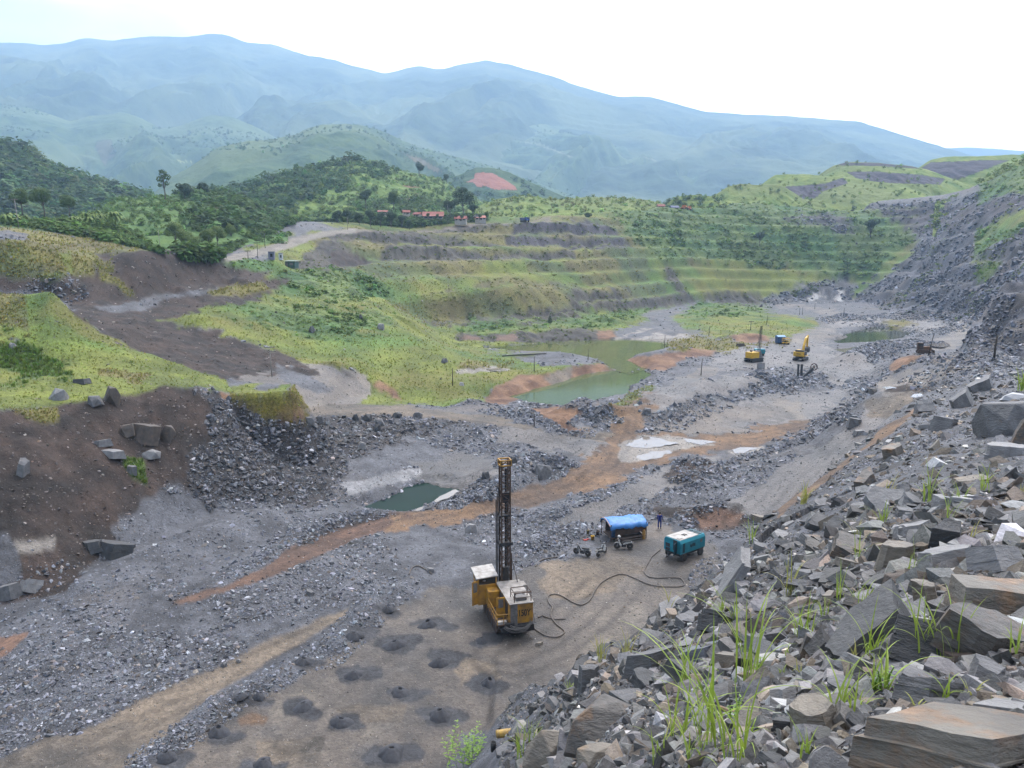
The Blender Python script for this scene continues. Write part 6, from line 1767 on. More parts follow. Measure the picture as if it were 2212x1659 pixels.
def make_far_rig():
    e = place("drill_rig", 1628, 781, R(-62), "small distant yellow drill rig with leaning black mast by the far pit floor", "drill rig")
    for sx in (-1.2, 1.2):
        MB().prism([(-2.2, 0.4), (-1.9, 0), (1.9, 0), (2.2, 0.4), (1.9, 0.75), (-1.9, 0.75)], sx - 0.28, sx + 0.28, 'x').build("crawler_track", MDARK, e, 0.02)
    MB().box((0, 0, 0.9), (2.8, 4.6, 0.3)).build("chassis", MDARK, e)
    MB().box((0, -0.6, 1.85), (2.3, 2.9, 1.6)).build("housing", MYB, e, 0.04)
    MB().box((-0.5, -0.6, 2.9), (0.5, 0.4, 0.5)).bar((0.9, -1.9, 2.6), (0.9, -1.9, 3.5), 0.06).bar((-0.9, -1.9, 2.6), (-0.9, -1.9, 3.5), 0.06).build("roof_gear", MGREY, e)
    m = MB(); top = Vector((0.5, 1.75, 9.6)); bot = Vector((0, 1.6, 0.9))
    for sx in (-0.32, 0.32):
        for sy in (-0.3, 0.3): m.bar(bot + Vector((sx, sy, 0)), top + Vector((sx * 0.6, sy * 0.6, 0)), 0.09)
    for k in range(16):
        p = bot.lerp(top, k / 16); q = bot.lerp(top, (k + 1) / 16); w = 0.32 - 0.008 * k; s = 1 if k % 2 else -1
        for sy in (-0.28, 0.28): m.bar(p + Vector((w * s, sy, 0)), q + Vector((-w * s, sy, 0)), 0.06)
    m.cyl(bot, top, 0.1, 8)
    m.build("mast", MDARK, e)
    MB().prism([(0.9, 0.6), (2.5, 0.4), (2.7, 0.4), (1.6, 3.0), (1.0, 2.8)], -0.9, 0.9, 'x').build("dust_hood", MGREY, e)
make_far_rig()
p = spot(1640, 768)
fc = make_compressor("distant cyan compressor standing just right of the far drill rig's mast", p, R(-8), door=False, white=False)
fc.scale = (0.82, 0.95, 1.0)

e = place("site_cabin", 1685, 742, R(6), "small blue cabin with pale blue roof on the far pit floor", "cabin")
MB().box((0, 0, 1.25), (2.5, 2.2, 1.9)).build("wall", surf("dull_blue_paint", (0.02, 0.07, 0.16), (0.015, 0.05, 0.11), 3, 0.5), e, 0.03)
MB().prism([(-1.3, 2.2), (1.3, 2.2), (1.2, 2.35), (0, 2.75), (-1.2, 2.35)], -1.4, 1.4, 'x').build("roof", surf("pale_blue_roof", (0.10, 0.24, 0.40), (0.08, 0.19, 0.33), 2, 0.5), e, 0.02)
MB().box((0.3, -1.12, 1.4), (0.7, 0.03, 0.6)).build("window", MGREY, e)
MB().box((0, 0, 0.2), (2.3, 1.9, 0.3)).build("skid_base", MDARK, e)
e = place("generator_trailer", 1697, 744, R(6), "yellow open-framed generator trailer parked right of the blue cabin", "trailer")
MB().box((0, 0, 0.55), (2.0, 1.4, 0.35)).build("bed", MYB, e)
m = MB()
for px in (-0.95, 0.0, 0.95):
    for py in (-0.65, 0.65): m.bar((px, py, 0.7), (px, py, 2.0), 0.08)
for py in (-0.65, 0.65):
    for hz_ in (1.3, 2.0): m.bar((-0.95, py, hz_), (0.95, py, hz_), 0.08)
m.bar((-0.95, -0.65, 2.0), (-0.95, 0.65, 2.0), 0.08).bar((0.95, -0.65, 2.0), (0.95, 0.65, 2.0), 0.08)
m.build("frame", MYB, e)
MB().box((-0.1, 0, 1.1), (1.1, 0.9, 0.7)).build("generator", MDARK, e, 0.03)
for px in (-0.6, 0.6):
    MB().cyl((px, -0.75, 0.3), (px, 0.75, 0.3), 0.3, 16).build("wheel", MRUBBER, e)

e = place("bulldozer", 1994, 764, R(75), "rust-brown old bulldozer beside leaning pole above the orange spoil", "bulldozer")
for sx in (-0.8, 0.8):
    MB().prism([(-1.4, 0.5), (-1.2, 0.1), (-0.9, 0), (0.9, 0), (1.25, 0.15), (1.4, 0.55), (1.1, 0.95), (-1.1, 0.95)], sx - 0.25, sx + 0.25, 'x').build("crawler_track", MRUST, e, 0.03)
MB().box((0, -0.7, 1.2), (1.0, 1.7, 0.9)).build("engine_hood", surf("faded_rust_paint", (0.16, 0.075, 0.03), (0.08, 0.045, 0.03), 2, 0.85), e, 0.04)
c = MB().box((0, 0.75, 1.75), (1.3, 1.2, 1.5)).build("cab", MRUST, e, 0.04)
MB().box((0, 0.75, 2.05), (1.33, 1.0, 0.55)).build("cab_windows", MDARK, c)
MB().prism([(-2.0, 0.1), (-1.85, 0.1), (-1.95, 0.5), (-1.85, 1.0), (-2.0, 1.0), (-2.1, 0.5)], -1.3, 1.3, 'x').build("blade", MRUST, e)
MB().bar((-0.9, -1.9, 0.4), (-0.9, 0, 0.4), 0.1).bar((0.9, -1.9, 0.4), (0.9, 0, 0.4), 0.1).build("push_arm", MRUST, e)

e = place("shovel_boom", 1740, 814, R(0), "black shovel boom with big spoked sheave wheel and two upright posts behind rock heap", "shovel boom")
MB().box((-1.75, 0, 1.3), (0.34, 0.4, 3.2)).build("post", MDARK, e, 0.02)
MB().box((-0.95, 0.1, 1.3), (0.42, 0.4, 3.1)).build("post", MDARK, e, 0.02)
MB().prism([(-0.9, -0.1), (-0.2, -0.1), (1.75, 1.75), (1.5, 2.1), (1.15, 1.95), (-0.5, 0.3)], -0.3, 0.3, 'y').build("boom", MDARK, e)
MB().bar((-0.9, 0, 1.95), (1.3, 0, 2.05), 0.06).bar((-0.9, 0.2, 1.6), (1.3, 0.2, 1.9), 0.05).build("stay_rod", MDARK, e)
w = MB().tube([(0.75 * math.cos(a), 0, 0.75 * math.sin(a)) for a in [2 * math.pi * k / 28 for k in range(29)]], 0.1, 8)
for k in range(6):
    a = math.pi * k / 3; w.bar((0, 0, 0), (0.72 * math.cos(a), 0, 0.72 * math.sin(a)), 0.09)
w.cyl((0, -0.25, 0), (0, 0.25, 0), 0.15, 12)
wo = w.build("sheave_wheel", surf("red_brown_steel", (0.075, 0.03, 0.028), (0.04, 0.02, 0.02), 3, 0.7), e); wo.location = (1.75, -0.05, 2.25)
e = place("tripod_stand", 1690, 812, 0.3, "thin dark three-legged stand with crosspiece on the rock heap", "tripod")
for a in (0.2, 2.2, 4.4): MB().bar((0.5 * math.cos(a), 0.5 * math.sin(a), -0.1), (0, 0, 1.7), 0.05).build("leg", MDARK, e)
MB().bar((-0.55, 0, 1.95), (0.25, 0, 1.65), 0.06).box((0, 0, 1.7), (0.2, 0.2, 0.2)).build("head", MDARK, e)

# ================================================================ POLES
def pole(u0, v0, u1, v1, mat, label, r=None, arms=0, ins=True, grp=None, rad=None):
    """top sighted at u0,v0; foot at u1,v1"""
    if r is None: x, y, z = spot(u1, v1)
    else: x, y, z = pt(u1, v1, r=r)
    k = metres(u1, v1, r)
    h = max(2.0, (v1 - v0) * k * 1.01)
    lean = (u0 - u1) * k
    o = empty("utility_pole", (x, y, z), 0, label, "pole", grp)
    rb = rad or max(0.09, h * 0.016)
    MB().cyl((0, 0, -0.4), (lean, 0, h), rb, 10, rb * 0.65).build("shaft", mat, o, smooth=True)
    for a in range(arms):
        zz = h - 0.25 - 0.7 * a
        ar = MB().box((lean * zz / h, -0.1, zz), (1.9 + 0.3 * a, 0.12, 0.14)).bar((lean - 0.7, -0.05, zz), (lean, 0, zz - 0.6), 0.04).build("crossarm", mat, o)
        if ins:
            m = MB()
            for q in (-0.85, -0.35, 0.35, 0.85): m.lathe([(0.03, 0), (0.07, 0.03), (0.04, 0.09), (0.06, 0.13), (0.01, 0.2)], 8, (lean * zz / h + q, -0.1, zz + 0.07))
            m.build("insulators", MGREY, ar)
    return o
pole(37, 431, 41, 492, MCONC, "tall pale concrete pole with crossarm above the bushes near the white tin shed", arms=1)
pole(344, 497, 347, 538, MCONC, "slim concrete pole standing between orange grass strip and bamboo grove", r=262)
pole(585, 747, 588, 814, MCONC, "weathered grey pole with crossarm in the muddy wash behind the mossy block", arms=2)
pole(557, 519, 557, 558, MWOODP, "double-armed dark pole beside the curved gravel road", arms=2)
pole(572, 500, 573, 536, MWOODP, "single-armed pole across the gravel road, uphill of the double-armed one", arms=1)
pole(536, 541, 536, 559, MWOODP, "short stub pole at the gravel road's lower end", arms=1)
pole(751, 469, 751, 496, MCONC, "pale slim pole at the crest where the gravel road tops out")
for u0, v0, u1, v1, lb in ((978, 795, 978, 833, "bare thin pole on the lime grass beside the white boulder"), (1154, 770, 1154, 802, "bare thin pole on grass behind the orange bank of the lower pond"),
                           (1271, 754, 1270, 780, "bare thin pole on the grassy spit between the two green ponds"), (1436, 724, 1435, 751, "bare thin pole on the bank at the right end of upper pond"),
                           (1532, 705, 1531, 726, "bare thin pole at the meadow's left edge above orange dirt"), (1622, 693, 1621, 713, "bare pole with short crosspiece in the middle of green meadow"), (1657, 682, 1656, 701, "bare thin pole in the meadow just left of a low hummock"),
                           (1727, 664, 1727, 682, "bare thin pole at the far right corner of meadow"), (1733, 664, 1733, 680, "slighter pole paired with the one at meadow's far corner"), (1760, 654, 1760, 668, "farthest bare pole, below the pale slanting rock slabs"), (1823, 665, 1822, 682, "bare thin pole on grey floor behind the far right pool"),
                           (1516, 775, 1514, 811, "bare thin pole rising from small orange mound on the slate floor"), (2014, 719, 2004, 769, "leaning dark pole right beside the rusty bulldozer"), (2022 + 127, 728, 2147, 774, "thin dark post on grassy lump under the right-hand rock spur"),
                           (1154, 908, 1154, 921, "short marker stake at the shallow muddy end of lower pond")):
    pole(u0, v0, u1, v1, MWOODP, lb, rad=0.11, arms=1 if "crosspiece" in lb else 0, ins=False)
pole(967, 442, 968, 467, MCONC, "white pole in front of the big dark tree by the red-roofed houses", r=455)
pole(1072, 449, 1072, 464, MCONC, "grey pole on the grassy knoll right of the red-roofed houses", r=500)
pole(1191, 440, 1191, 461, MCONC, "grey pole on knoll above the blue truck's road", r=520)

# ================================================================ BUILDINGS
def house(u0, u1, v0, v1, r, rz, label, roofm=MROOF, wallm=MWALL, deep=0.6, wall=0.5, windows=2, zoff=-1.5):
    uc = (u0 + u1) / 2
    x, y, z = pt(uc, v1, r=r)
    k = metres(uc, v1, r)
    w = (u1 - u0) * k; h = (v1 - v0) * k; d = w * deep
    o = empty("house", (x, y, z + zoff), rz, label, "house", None)
    hw = h * wall
    wl = MB().box((0, 0, hw / 2 - 1.0), (w * 0.9, d * 0.9, hw + 2.0)).build("wall", wallm, o)
    MB().prism([(-d / 2 - 0.4, hw - 0.25), (d / 2 + 0.4, hw - 0.25), (d / 2 + 0.4, hw - 0.05), (0, h), (-d / 2 - 0.4, hw - 0.05)], -w / 2, w / 2, 'x').build("roof", roofm, o)
    for q in range(windows):
        MB().box((-w * 0.45 + w * 0.9 * (q + 0.5) / windows, -d * 0.45 - 0.02, hw * 0.55), (w * 0.12 + 0.3, 0.05, hw * 0.45)).build("window", MGLASS, o)
    MB().box((w * 0.05, -d * 0.45 - 0.03, hw * 0.4), (0.9, 0.05, hw * 0.8)).build("door", MBRBOARD, o)
    return o
house(816, 838, 449, 456, 500, 0.1, "small pink-red roofed house half hidden behind trees, farthest left of the hamlet")
house(869, 886, 448.5, 458, 490, 0.3, "red pyramid-like roof among shrubs, between the two smallest houses")
house(893, 911, 453, 462, 480, -0.4, "orange-red hipped house left of the big twin-roofed one")
h4 = house(913, 959, 452, 469, 470, R(4), "largest red-roofed house with a second lower veranda roof", windows=4, wall=0.42)
MB().box((0, -4.6, 2.1), (12.2, 3.0, 0.15), rot=(R(14), 0, 0)).build("veranda_roof", MROOF, h4)
house(982, 1009, 461, 472, 455, R(-8), "low red-roofed white house beneath the big dark tree", windows=3, wall=0.45)
house(1025, 1051, 460, 470, 465, R(3), "pale pink-roofed house right of the big dark tree", roofm=surf("faded_pink_roof", (0.40, 0.17, 0.12), (0.33, 0.13, 0.10), 1.5, 0.8), windows=3)
house(1419, 1436, 437, 446, 640, 0.1, "tiny red-roofed house on the far rim beside the blue roof")
house(1447, 1466, 440, 449, 630, 0.2, "dark blue hipped roof shed on the far rim by orange machinery", roofm=surf("navy_roof", (0.025, 0.04, 0.13), (0.02, 0.03, 0.09), 2, 0.6), windows=2)
house(80, 141, 480, 493, 258, R(-6), "long low shed with white tin roof among banana plants", roofm=MTINW, windows=5, deep=0.35, wall=0.72)
house(40, 67, 468, 480, 300, R(8), "dark tin gable roof peeking above bushes behind the concrete pole", roofm=surf("dark_tin", (0.06, 0.075, 0.075), (0.04, 0.05, 0.05), 2, 0.6), windows=1)
x, y, z = spot(631, 579)
k = metres(631, 579)
g = empty("guard_hut", (x, y, z), R(-12), "small green hut with grey-green roof on the terrace edge", "hut")
MB().box((0, 0, 1.15), (3.7, 3.0, 2.3)).build("wall", MGREENW, g)
MB().prism([(-2.0, 2.35), (2.1, 2.6), (2.1, 2.75), (-2.0, 2.5)], -2.3, 2.3, 'x').build("roof", surf("pale_green_roof", (0.16, 0.21, 0.185), (0.12, 0.16, 0.14), 2, 0.6), g)
MB().box((0.5, -1.52, 1.4), (1.4, 0.05, 0.8)).build("window", MGREY, g)
MB().box((-1.2, -1.52, 1.0), (0.8, 0.05, 1.9)).build("door", MGREY, g)
for u, v, w, h, mt, lb in ((587, 561, 1.9, 2.6, surf("lilac_sheet", (0.16, 0.16, 0.21), (0.11, 0.11, 0.15), 2, 0.6), "grey-lilac booth on the terrace above the green hut"), (607, 562, 1.3, 2.5, MTINW, "narrow white booth beside the grey-lilac one")):
    x, y, z = spot(u, v)
    g = empty("booth", (x, y, z), 0.1, lb, "booth")
    MB().box((0, 0, h / 2), (w, 1.4, h)).build("wall", mt, g)
    MB().box((0, 0, h + 0.06), (w + 0.3, 1.7, 0.12), rot=(0.05, 0, 0)).build("roof", MGREY, g)
    MB().box((0.1, -0.72, h * 0.55), (w * 0.4, 0.04, h * 0.4)).build("window", MGLASS, g)

# ---------------------------------------------------------------- vehicles on the rim
x, y, z = spot(1134, 480)
t = empty("truck", (x, y, z), R(40), "blue tipper truck on the rim road below the grassy knoll", "truck")
MB().box((0, 0.3, 0.95), (2.2, 6.0, 0.3)).build("chassis", MDARK, t)
c = MB().box((0, -2.1, 1.9), (2.3, 1.7, 1.7)).build("cab", surf("truck_blue", (0.03, 0.07, 0.26), (0.025, 0.05, 0.18), 2, 0.4), t, 0.08)
MB().box((0, -2.97, 2.2), (2.0, 0.05, 0.7)).build("windscreen", MGLASS, c)
MB().box((0, 1.2, 1.95), (2.4, 4.2, 1.4), taper=1.04).build("tipper_body", surf("truck_blue_body", (0.10, 0.13, 0.22), (0.07, 0.09, 0.15), 2, 0.5), t, 0.05)
for py in (-2.1, 1.2, 2.4):
    for px in (-1.0, 1.0):
        MB().cyl((px - 0.18, py, 0.5), (px + 0.18, py, 0.5), 0.5, 16).build("wheel", MRUBBER, t)
x, y, z = pt(1031, 470, r=448)
t = empty("van", (x, y, z), R(80), "small white van parked before the pale pink-roofed house", "van")
MB().prism([(-1.9, 0.35), (1.9, 0.35), (1.95, 0.9), (1.5, 1.05), (1.1, 1.8), (-1.8, 1.85), (-1.95, 0.9)], -0.8, 0.8, 'x').build("body", MWHITE, t, 0.04)
MB().box((0, -0.3, 1.45), (1.63, 2.4, 0.45)).build("windows", MGLASS, t)
for py in (-1.2, 1.2):
    for px in (-0.75, 0.75): MB().cyl((px - 0.1, py, 0.33), (px + 0.1, py, 0.33), 0.33, 14).build("wheel", MRUBBER, t)
for u, v, rz, lb in ((1476, 452, 0.4, "orange crushing machine heap nearest the navy roof on the far rim"), (1489, 454, -0.5, "orange loader with arm hanging down the far rim slope")):
    x, y, z = pt(u, v, r=625)
    t = empty("loader", (x, y, z), rz, lb, "machine")
    MB().box((0, 0, 1.1), (2.6, 3.6, 1.2)).build("body", MORANGE, t, 0.1)
    MB().box((0.3, 0.5, 2.4), (1.5, 1.4, 1.5)).build("cab", MORANGE, t, 0.05)
    MB().prism([(-1.6, 1.4), (-1.2, 1.9), (-3.0, 3.1), (-4.4, 1.2), (-4.0, 1.0), (-3.0, 2.4)], -0.3, 0.3, 'x').build("arm", MORANGE, t)
    MB().box((0, -4.3, 0.9), (2.2, 0.9, 0.9), taper=0.7).build("bucket", MDARK, t)
    for px in (-1.2, 1.2):
        for py in (-1.1, 1.1): MB().cyl((px - 0.25, py, 0.6), (px + 0.25, py, 0.6), 0.6, 14).build("wheel", MRUBBER, t)
# pale water pipe lying over the pond spit
P = [spot(u, v) for u, v in PP("1085,771 1095,770 1110,769 1130,768 1150,767 1165,766 1180,765")]
tag(MB().tube([(p[0], p[1], p[2] + 0.25) for p in P], 0.16, 8).build("water_pipe", MDARK, smooth=True), "dark pipe lying on bank at the upper pond's near shore", "pipe")

# ================================================================ TREES
M_BARK = surf("bark", (0.11, 0.095, 0.075), (0.06, 0.05, 0.04), 3.0, 0.9, bump=0.3)
def leaf_mat(name, a, b_):
    return surf(name, a, b_, 0.8, 0.75, bump=0, spec=0.2)
ML1 = leaf_mat("leaf_mid", (0.085, 0.13, 0.036), (0.05, 0.085, 0.026))
ML2 = leaf_mat("leaf_dark", (0.048, 0.078, 0.034), (0.028, 0.050, 0.023))
ML3 = leaf_mat("leaf_light", (0.15, 0.20, 0.05), (0.09, 0.135, 0.035))
def crown_mesh(k, lobes, leaf, n):
    rg = np.random.default_rng(1700 + k)
    V, F = [], []
    for (cx, cy, cz_, rx, rz_) in lobes:
        m = int(n * rx * rx)
        for i in range(max(m, 30)):
            d = rg.normal(size=3); d /= np.linalg.norm(d)
            q = rg.uniform(0.45, 1.0) ** 0.5
            c = np.array((cx, cy, cz_)) + d * np.array((rx, rx, rz_)) * q
            nrm = d + rg.normal(size=3) * 0.5 + np.array((0, 0, 0.4)); nrm /= np.linalg.norm(nrm)
            a = np.cross(nrm, rg.normal(size=3)); a /= np.linalg.norm(a); b2 = np.cross(nrm, a); s = leaf * rg.uniform(0.6, 1.4); q0 = len(V)
            V += [c + a * s, c + b2 * s * 0.6, c - a * s, c - b2 * s * 0.6]; F.append([q0, q0 + 1, q0 + 2, q0 + 3])
    return np.array(V), np.array(F, np.int32)
def tree(u, v, r, h, label, kind=0, mat=ML1, group=None, trunk=0.4, lobes=None, seed=0):
    x, y, z = pt(u, v, r=r) if r else spot(u, v)
    o = empty("tree", (x, y, z), 0, label, "tree", group)
    rg = random.Random(seed)
    if lobes is None:
        lobes = [(rg.uniform(-.22, .22), rg.uniform(-.22, .22), rg.uniform(.45, .85), rg.uniform(.14, .24), rg.uniform(.12, .2)) for _ in range(7)] + [(0, 0, .7, .25, .22)]
    m = MB().tube([(0, 0, -0.6), (0.02 * h, 0, h * trunk * 0.5), (-0.01 * h, 0.01 * h, h * trunk), (0, 0, h * 0.8)], [h * 0.026, h * 0.02, h * 0.016, h * 0.004], 8)
    for l in lobes[:5]:
        m.tube([(0, 0, h * trunk * 0.85), (l[0] * h * 0.6, l[1] * h * 0.6, h * (trunk + l[2]) * 0.5), (l[0] * h, l[1] * h, l[2] * h)], [h * 0.012, h * 0.008, h * 0.003], 6)
    m.build("trunk", M_BARK, o, smooth=True)
    V, F = crown_mesh(seed, [(l[0] * h, l[1] * h, l[2] * h, l[3] * h, l[4] * h) for l in lobes], h * 0.022, 9.0 * 100 / (h * h) * 14)
    mesh_np("crown", V, F, mat, o)
    return o
tree(357, 440, 430, 16.5, "tall slender tree with bare pale trunk standing above the wooded knoll", mat=ML1, trunk=0.5, seed=1, lobes=[(0, 0, .88, .12, .12), (-.1, 0, .72, .12, .1), (.12, 0, .78, .1, .1), (.08, 0, .6, .08, .07), (-.05, 0, .95, .08, .06), (-.13, 0, .55, .07, .06)])
tree(1000, 467, 490, 17.5, "big dark spreading tree behind the low red-roofed white house", mat=ML2, trunk=0.4, seed=2, lobes=[(-.2, 0, .75, .2, .14), (.2, 0, .7, .22, .16), (0, 0, .9, .2, .12), (.3, .05, .5, .14, .12), (-.25, 0, .5, .14, .12), (.05, 0, .62, .22, .16)])
tree(972, 468, 462, 10.0, "dense dark bushy tree left of the low red-roofed white house", mat=ML2, trunk=0.2, seed=3)
tree(1022, 470, 460, 8.0, "small round dark tree between the two right-hand houses", mat=ML2, trunk=0.25, seed=4)
tree(400, 440, 440, 11.0, "broad dark tree right behind the slender pale-trunked one", mat=ML2, seed=5)
tree(438, 438, 450, 11.0, "round-headed dark tree on the knoll, right of the broad dark one", mat=ML2, seed=6)
tree(96, 470, 330, 11.0, "leafy dark tree behind the white tin shed", mat=ML1, seed=7)
tree(48, 462, 340, 10.0, "rounded green tree right behind the tall concrete pole", mat=ML1, seed=8)
tree(150, 463, 345, 8.0, "spreading tree above banana plants, right of the leafy dark one", mat=ML1, seed=9)
tree(905, 379, 790, 14.0, "lone dark tree on right shoulder of the terraced hill", mat=ML2, seed=10)
tree(965, 396, 770, 9.0, "wide dark tree on the terraced hill's lower right spur", mat=ML2, seed=11)
tree(850, 452, 480, 11.0, "mid-green tree between the first two red-roofed houses", mat=ML1, seed=12)
tree(790, 448, 520, 12.0, "dark tree at foot of terraced hill left of the hamlet", mat=ML2, seed=13)
tree(1270, 479, 520, 6.5, "dark rounded bushy tree beside the rim road right of the blue truck", mat=ML2, trunk=0.15, seed=14)
tree(1188, 700, None, 4.0, "small conical dark tree on the bank above the upper pond", mat=ML2, trunk=0.1, seed=15, lobes=[(0, 0, .3, .28, .25), (0, 0, .55, .2, .2), (0, 0, .8, .1, .18)])
tree(1880, 512, None, 14.0, "dark rounded tree where the green pit side meets grey scree", mat=ML2, trunk=0.2, seed=16)
tree(1640, 530, None, 10.0, "dark green tree in the scrub of the far benches", mat=ML2, trunk=0.2, seed=17)
tree(2030, 400, None, 9.0, "dark tree below the far waste dump terraces", mat=ML2, trunk=0.2, seed=18)
for k, (u, v, h) in enumerate(((985, 474, 3.6), (998, 475, 3.0), (1012, 475, 4.0), (1036, 474, 3.4), (1050, 474, 4.2), (925, 472, 3.4), (945, 473, 3.0))):
    tree(u, v, 446, h, "low rounded shrub in front of the red-roofed houses", mat=ML1, trunk=0.12, seed=70 + k, group="shrubs before the houses")
# row of shrubby trees on the bank above the rim road
for k, (u, v, h) in enumerate(((728, 482, 7), (752, 484, 8), (776, 486, 7.5), (800, 487, 8.5), (822, 488, 8), (845, 489, 8), (868, 490, 6.5), (884, 494, 5))):
    tree(u, v, 432, h, "shrubby dark tree in the row on the bank above rim road, below the hamlet", mat=ML2, trunk=0.15, seed=30 + k, group="shrubby trees above the rim road")
for k, (u, v, h, r) in enumerate(((395, 545, 8, 285), (420, 552, 7, 280), (448, 545, 8.5, 290), (380, 530, 9, 300), (470, 530, 8, 310), (500, 520, 7, 330))):
    tree(u, v, r, h, "bamboo-like feathery light green tree in the hollow left of the curved gravel road", mat=ML3, trunk=0.2, seed=50 + k, group="feathery trees in the hollow")
# banana plants
def banana(u, v, r, h, seed):
    rg = random.Random(seed)
    x, y, z = pt(u, v, r=r)
    o = empty("banana_plant", (x, y, z), rg.uniform(0, 6), "banana plant with broad arching pale leaves by the white tin shed", "banana plant", "banana plants by the tin shed")
    MB().cyl((0, 0, -0.5), (0, 0, h * 0.55), 0.16, 8, 0.1).build("stem", ML3, o)
    m = MB()
    for k in range(9):
        a = k * 0.7 + rg.uniform(-.2, .2); L_ = h * rg.uniform(0.5, 0.75); up = rg.uniform(0.25, 0.6)
        V = []; n = 6
        for i in range(n):
            t = i / (n - 1); d = L_ * t; zz = h * 0.55 + L_ * (up * t * 1.8 - 1.15 * t * t); w = 0.34 * math.sin(math.pi * min(1, t * 0.9 + 0.08))
            V += [(d * math.cos(a) - w * math.sin(a), d * math.sin(a) + w * math.cos(a), zz), (d * math.cos(a) + w * math.sin(a), d * math.sin(a) - w * math.cos(a), zz)]
        m.add(V, [(2 * i, 2 * i + 1, 2 * i + 3, 2 * i + 2) for i in range(n - 1)])
    m.build("leaves", ML3, o)
for k in range(22):
    banana(random.uniform(150, 265), random.uniform(474, 492), random.uniform(255, 300), random.uniform(3.0, 4.6), k)
for k in range(6):
    banana(random.uniform(0, 70), random.uniform(478, 490), random.uniform(255, 280), random.uniform(3.0, 4.4), 60 + k)

# ================================================================ PUDDLES
M_PUD = None
m, nt, b = nodes_of("puddle_water")
b.inputs['Base Color'].default_value = (0.16, 0.14, 0.12, 1); b.inputs['Roughness'].default_value = 0.04; b.inputs['IOR'].default_value = 1.33
b.inputs['Specular IOR Level'].default_value = 0.5
M_PUD = m
def puddle(s, dz=0.05):
    P = PP(s)
    c = [hit(u, v) for u, v in P]
    z = sorted(p[2] for p in c)[len(c) // 2] + dz
    V = [pt(u, v, z=z) for u, v in P]
    # wavering shoreline
    out = []
    n = len(V)
    for i in range(n):
        a, b_ = V[i], V[(i + 1) % n]
        for k in range(9):
            t = k / 9; x = a[0] + (b_[0] - a[0]) * t; y = a[1] + (b_[1] - a[1]) * t
            w = 0.13 * math.hypot(b_[0] - a[0], b_[1] - a[1]) + 0.12
            out.append((x + w * float(fbm(x, y, 2.2, 4, 401)), y + 2.2 * w * float(fbm(x, y, 2.2, 4, 402)), z))
    tag(mesh_np("puddle", np.array(out), [list(range(len(out)))], M_PUD), kind='structure')
for s in ("1362,955 1385,942 1425,948 1470,958 1440,962 1400,968 1370,966 1350,962", "1365,990 1400,978 1440,970 1452,978 1425,988 1390,994", "1478,949 1520,950 1552,957 1510,960 1480,956",
          "1580,972 1620,966 1640,968 1610,978 1585,979", "1806,756 1850,748 1880,752 1860,758 1882,764 1850,766 1820,760", "2000,745 2040,739 2060,742 2070,748 2030,750",
          "1908,836 1935,835 1938,839 1912,841", "1970,852 1990,848 2010,853 1995,860 1965,858", "1000,797 1050,796 1100,797 1070,800 1010,801", "885,1106 915,1090 935,1086 955,1070 984,1058 990,1061 968,1076 945,1084 925,1097 905,1103"):
    puddle(s)
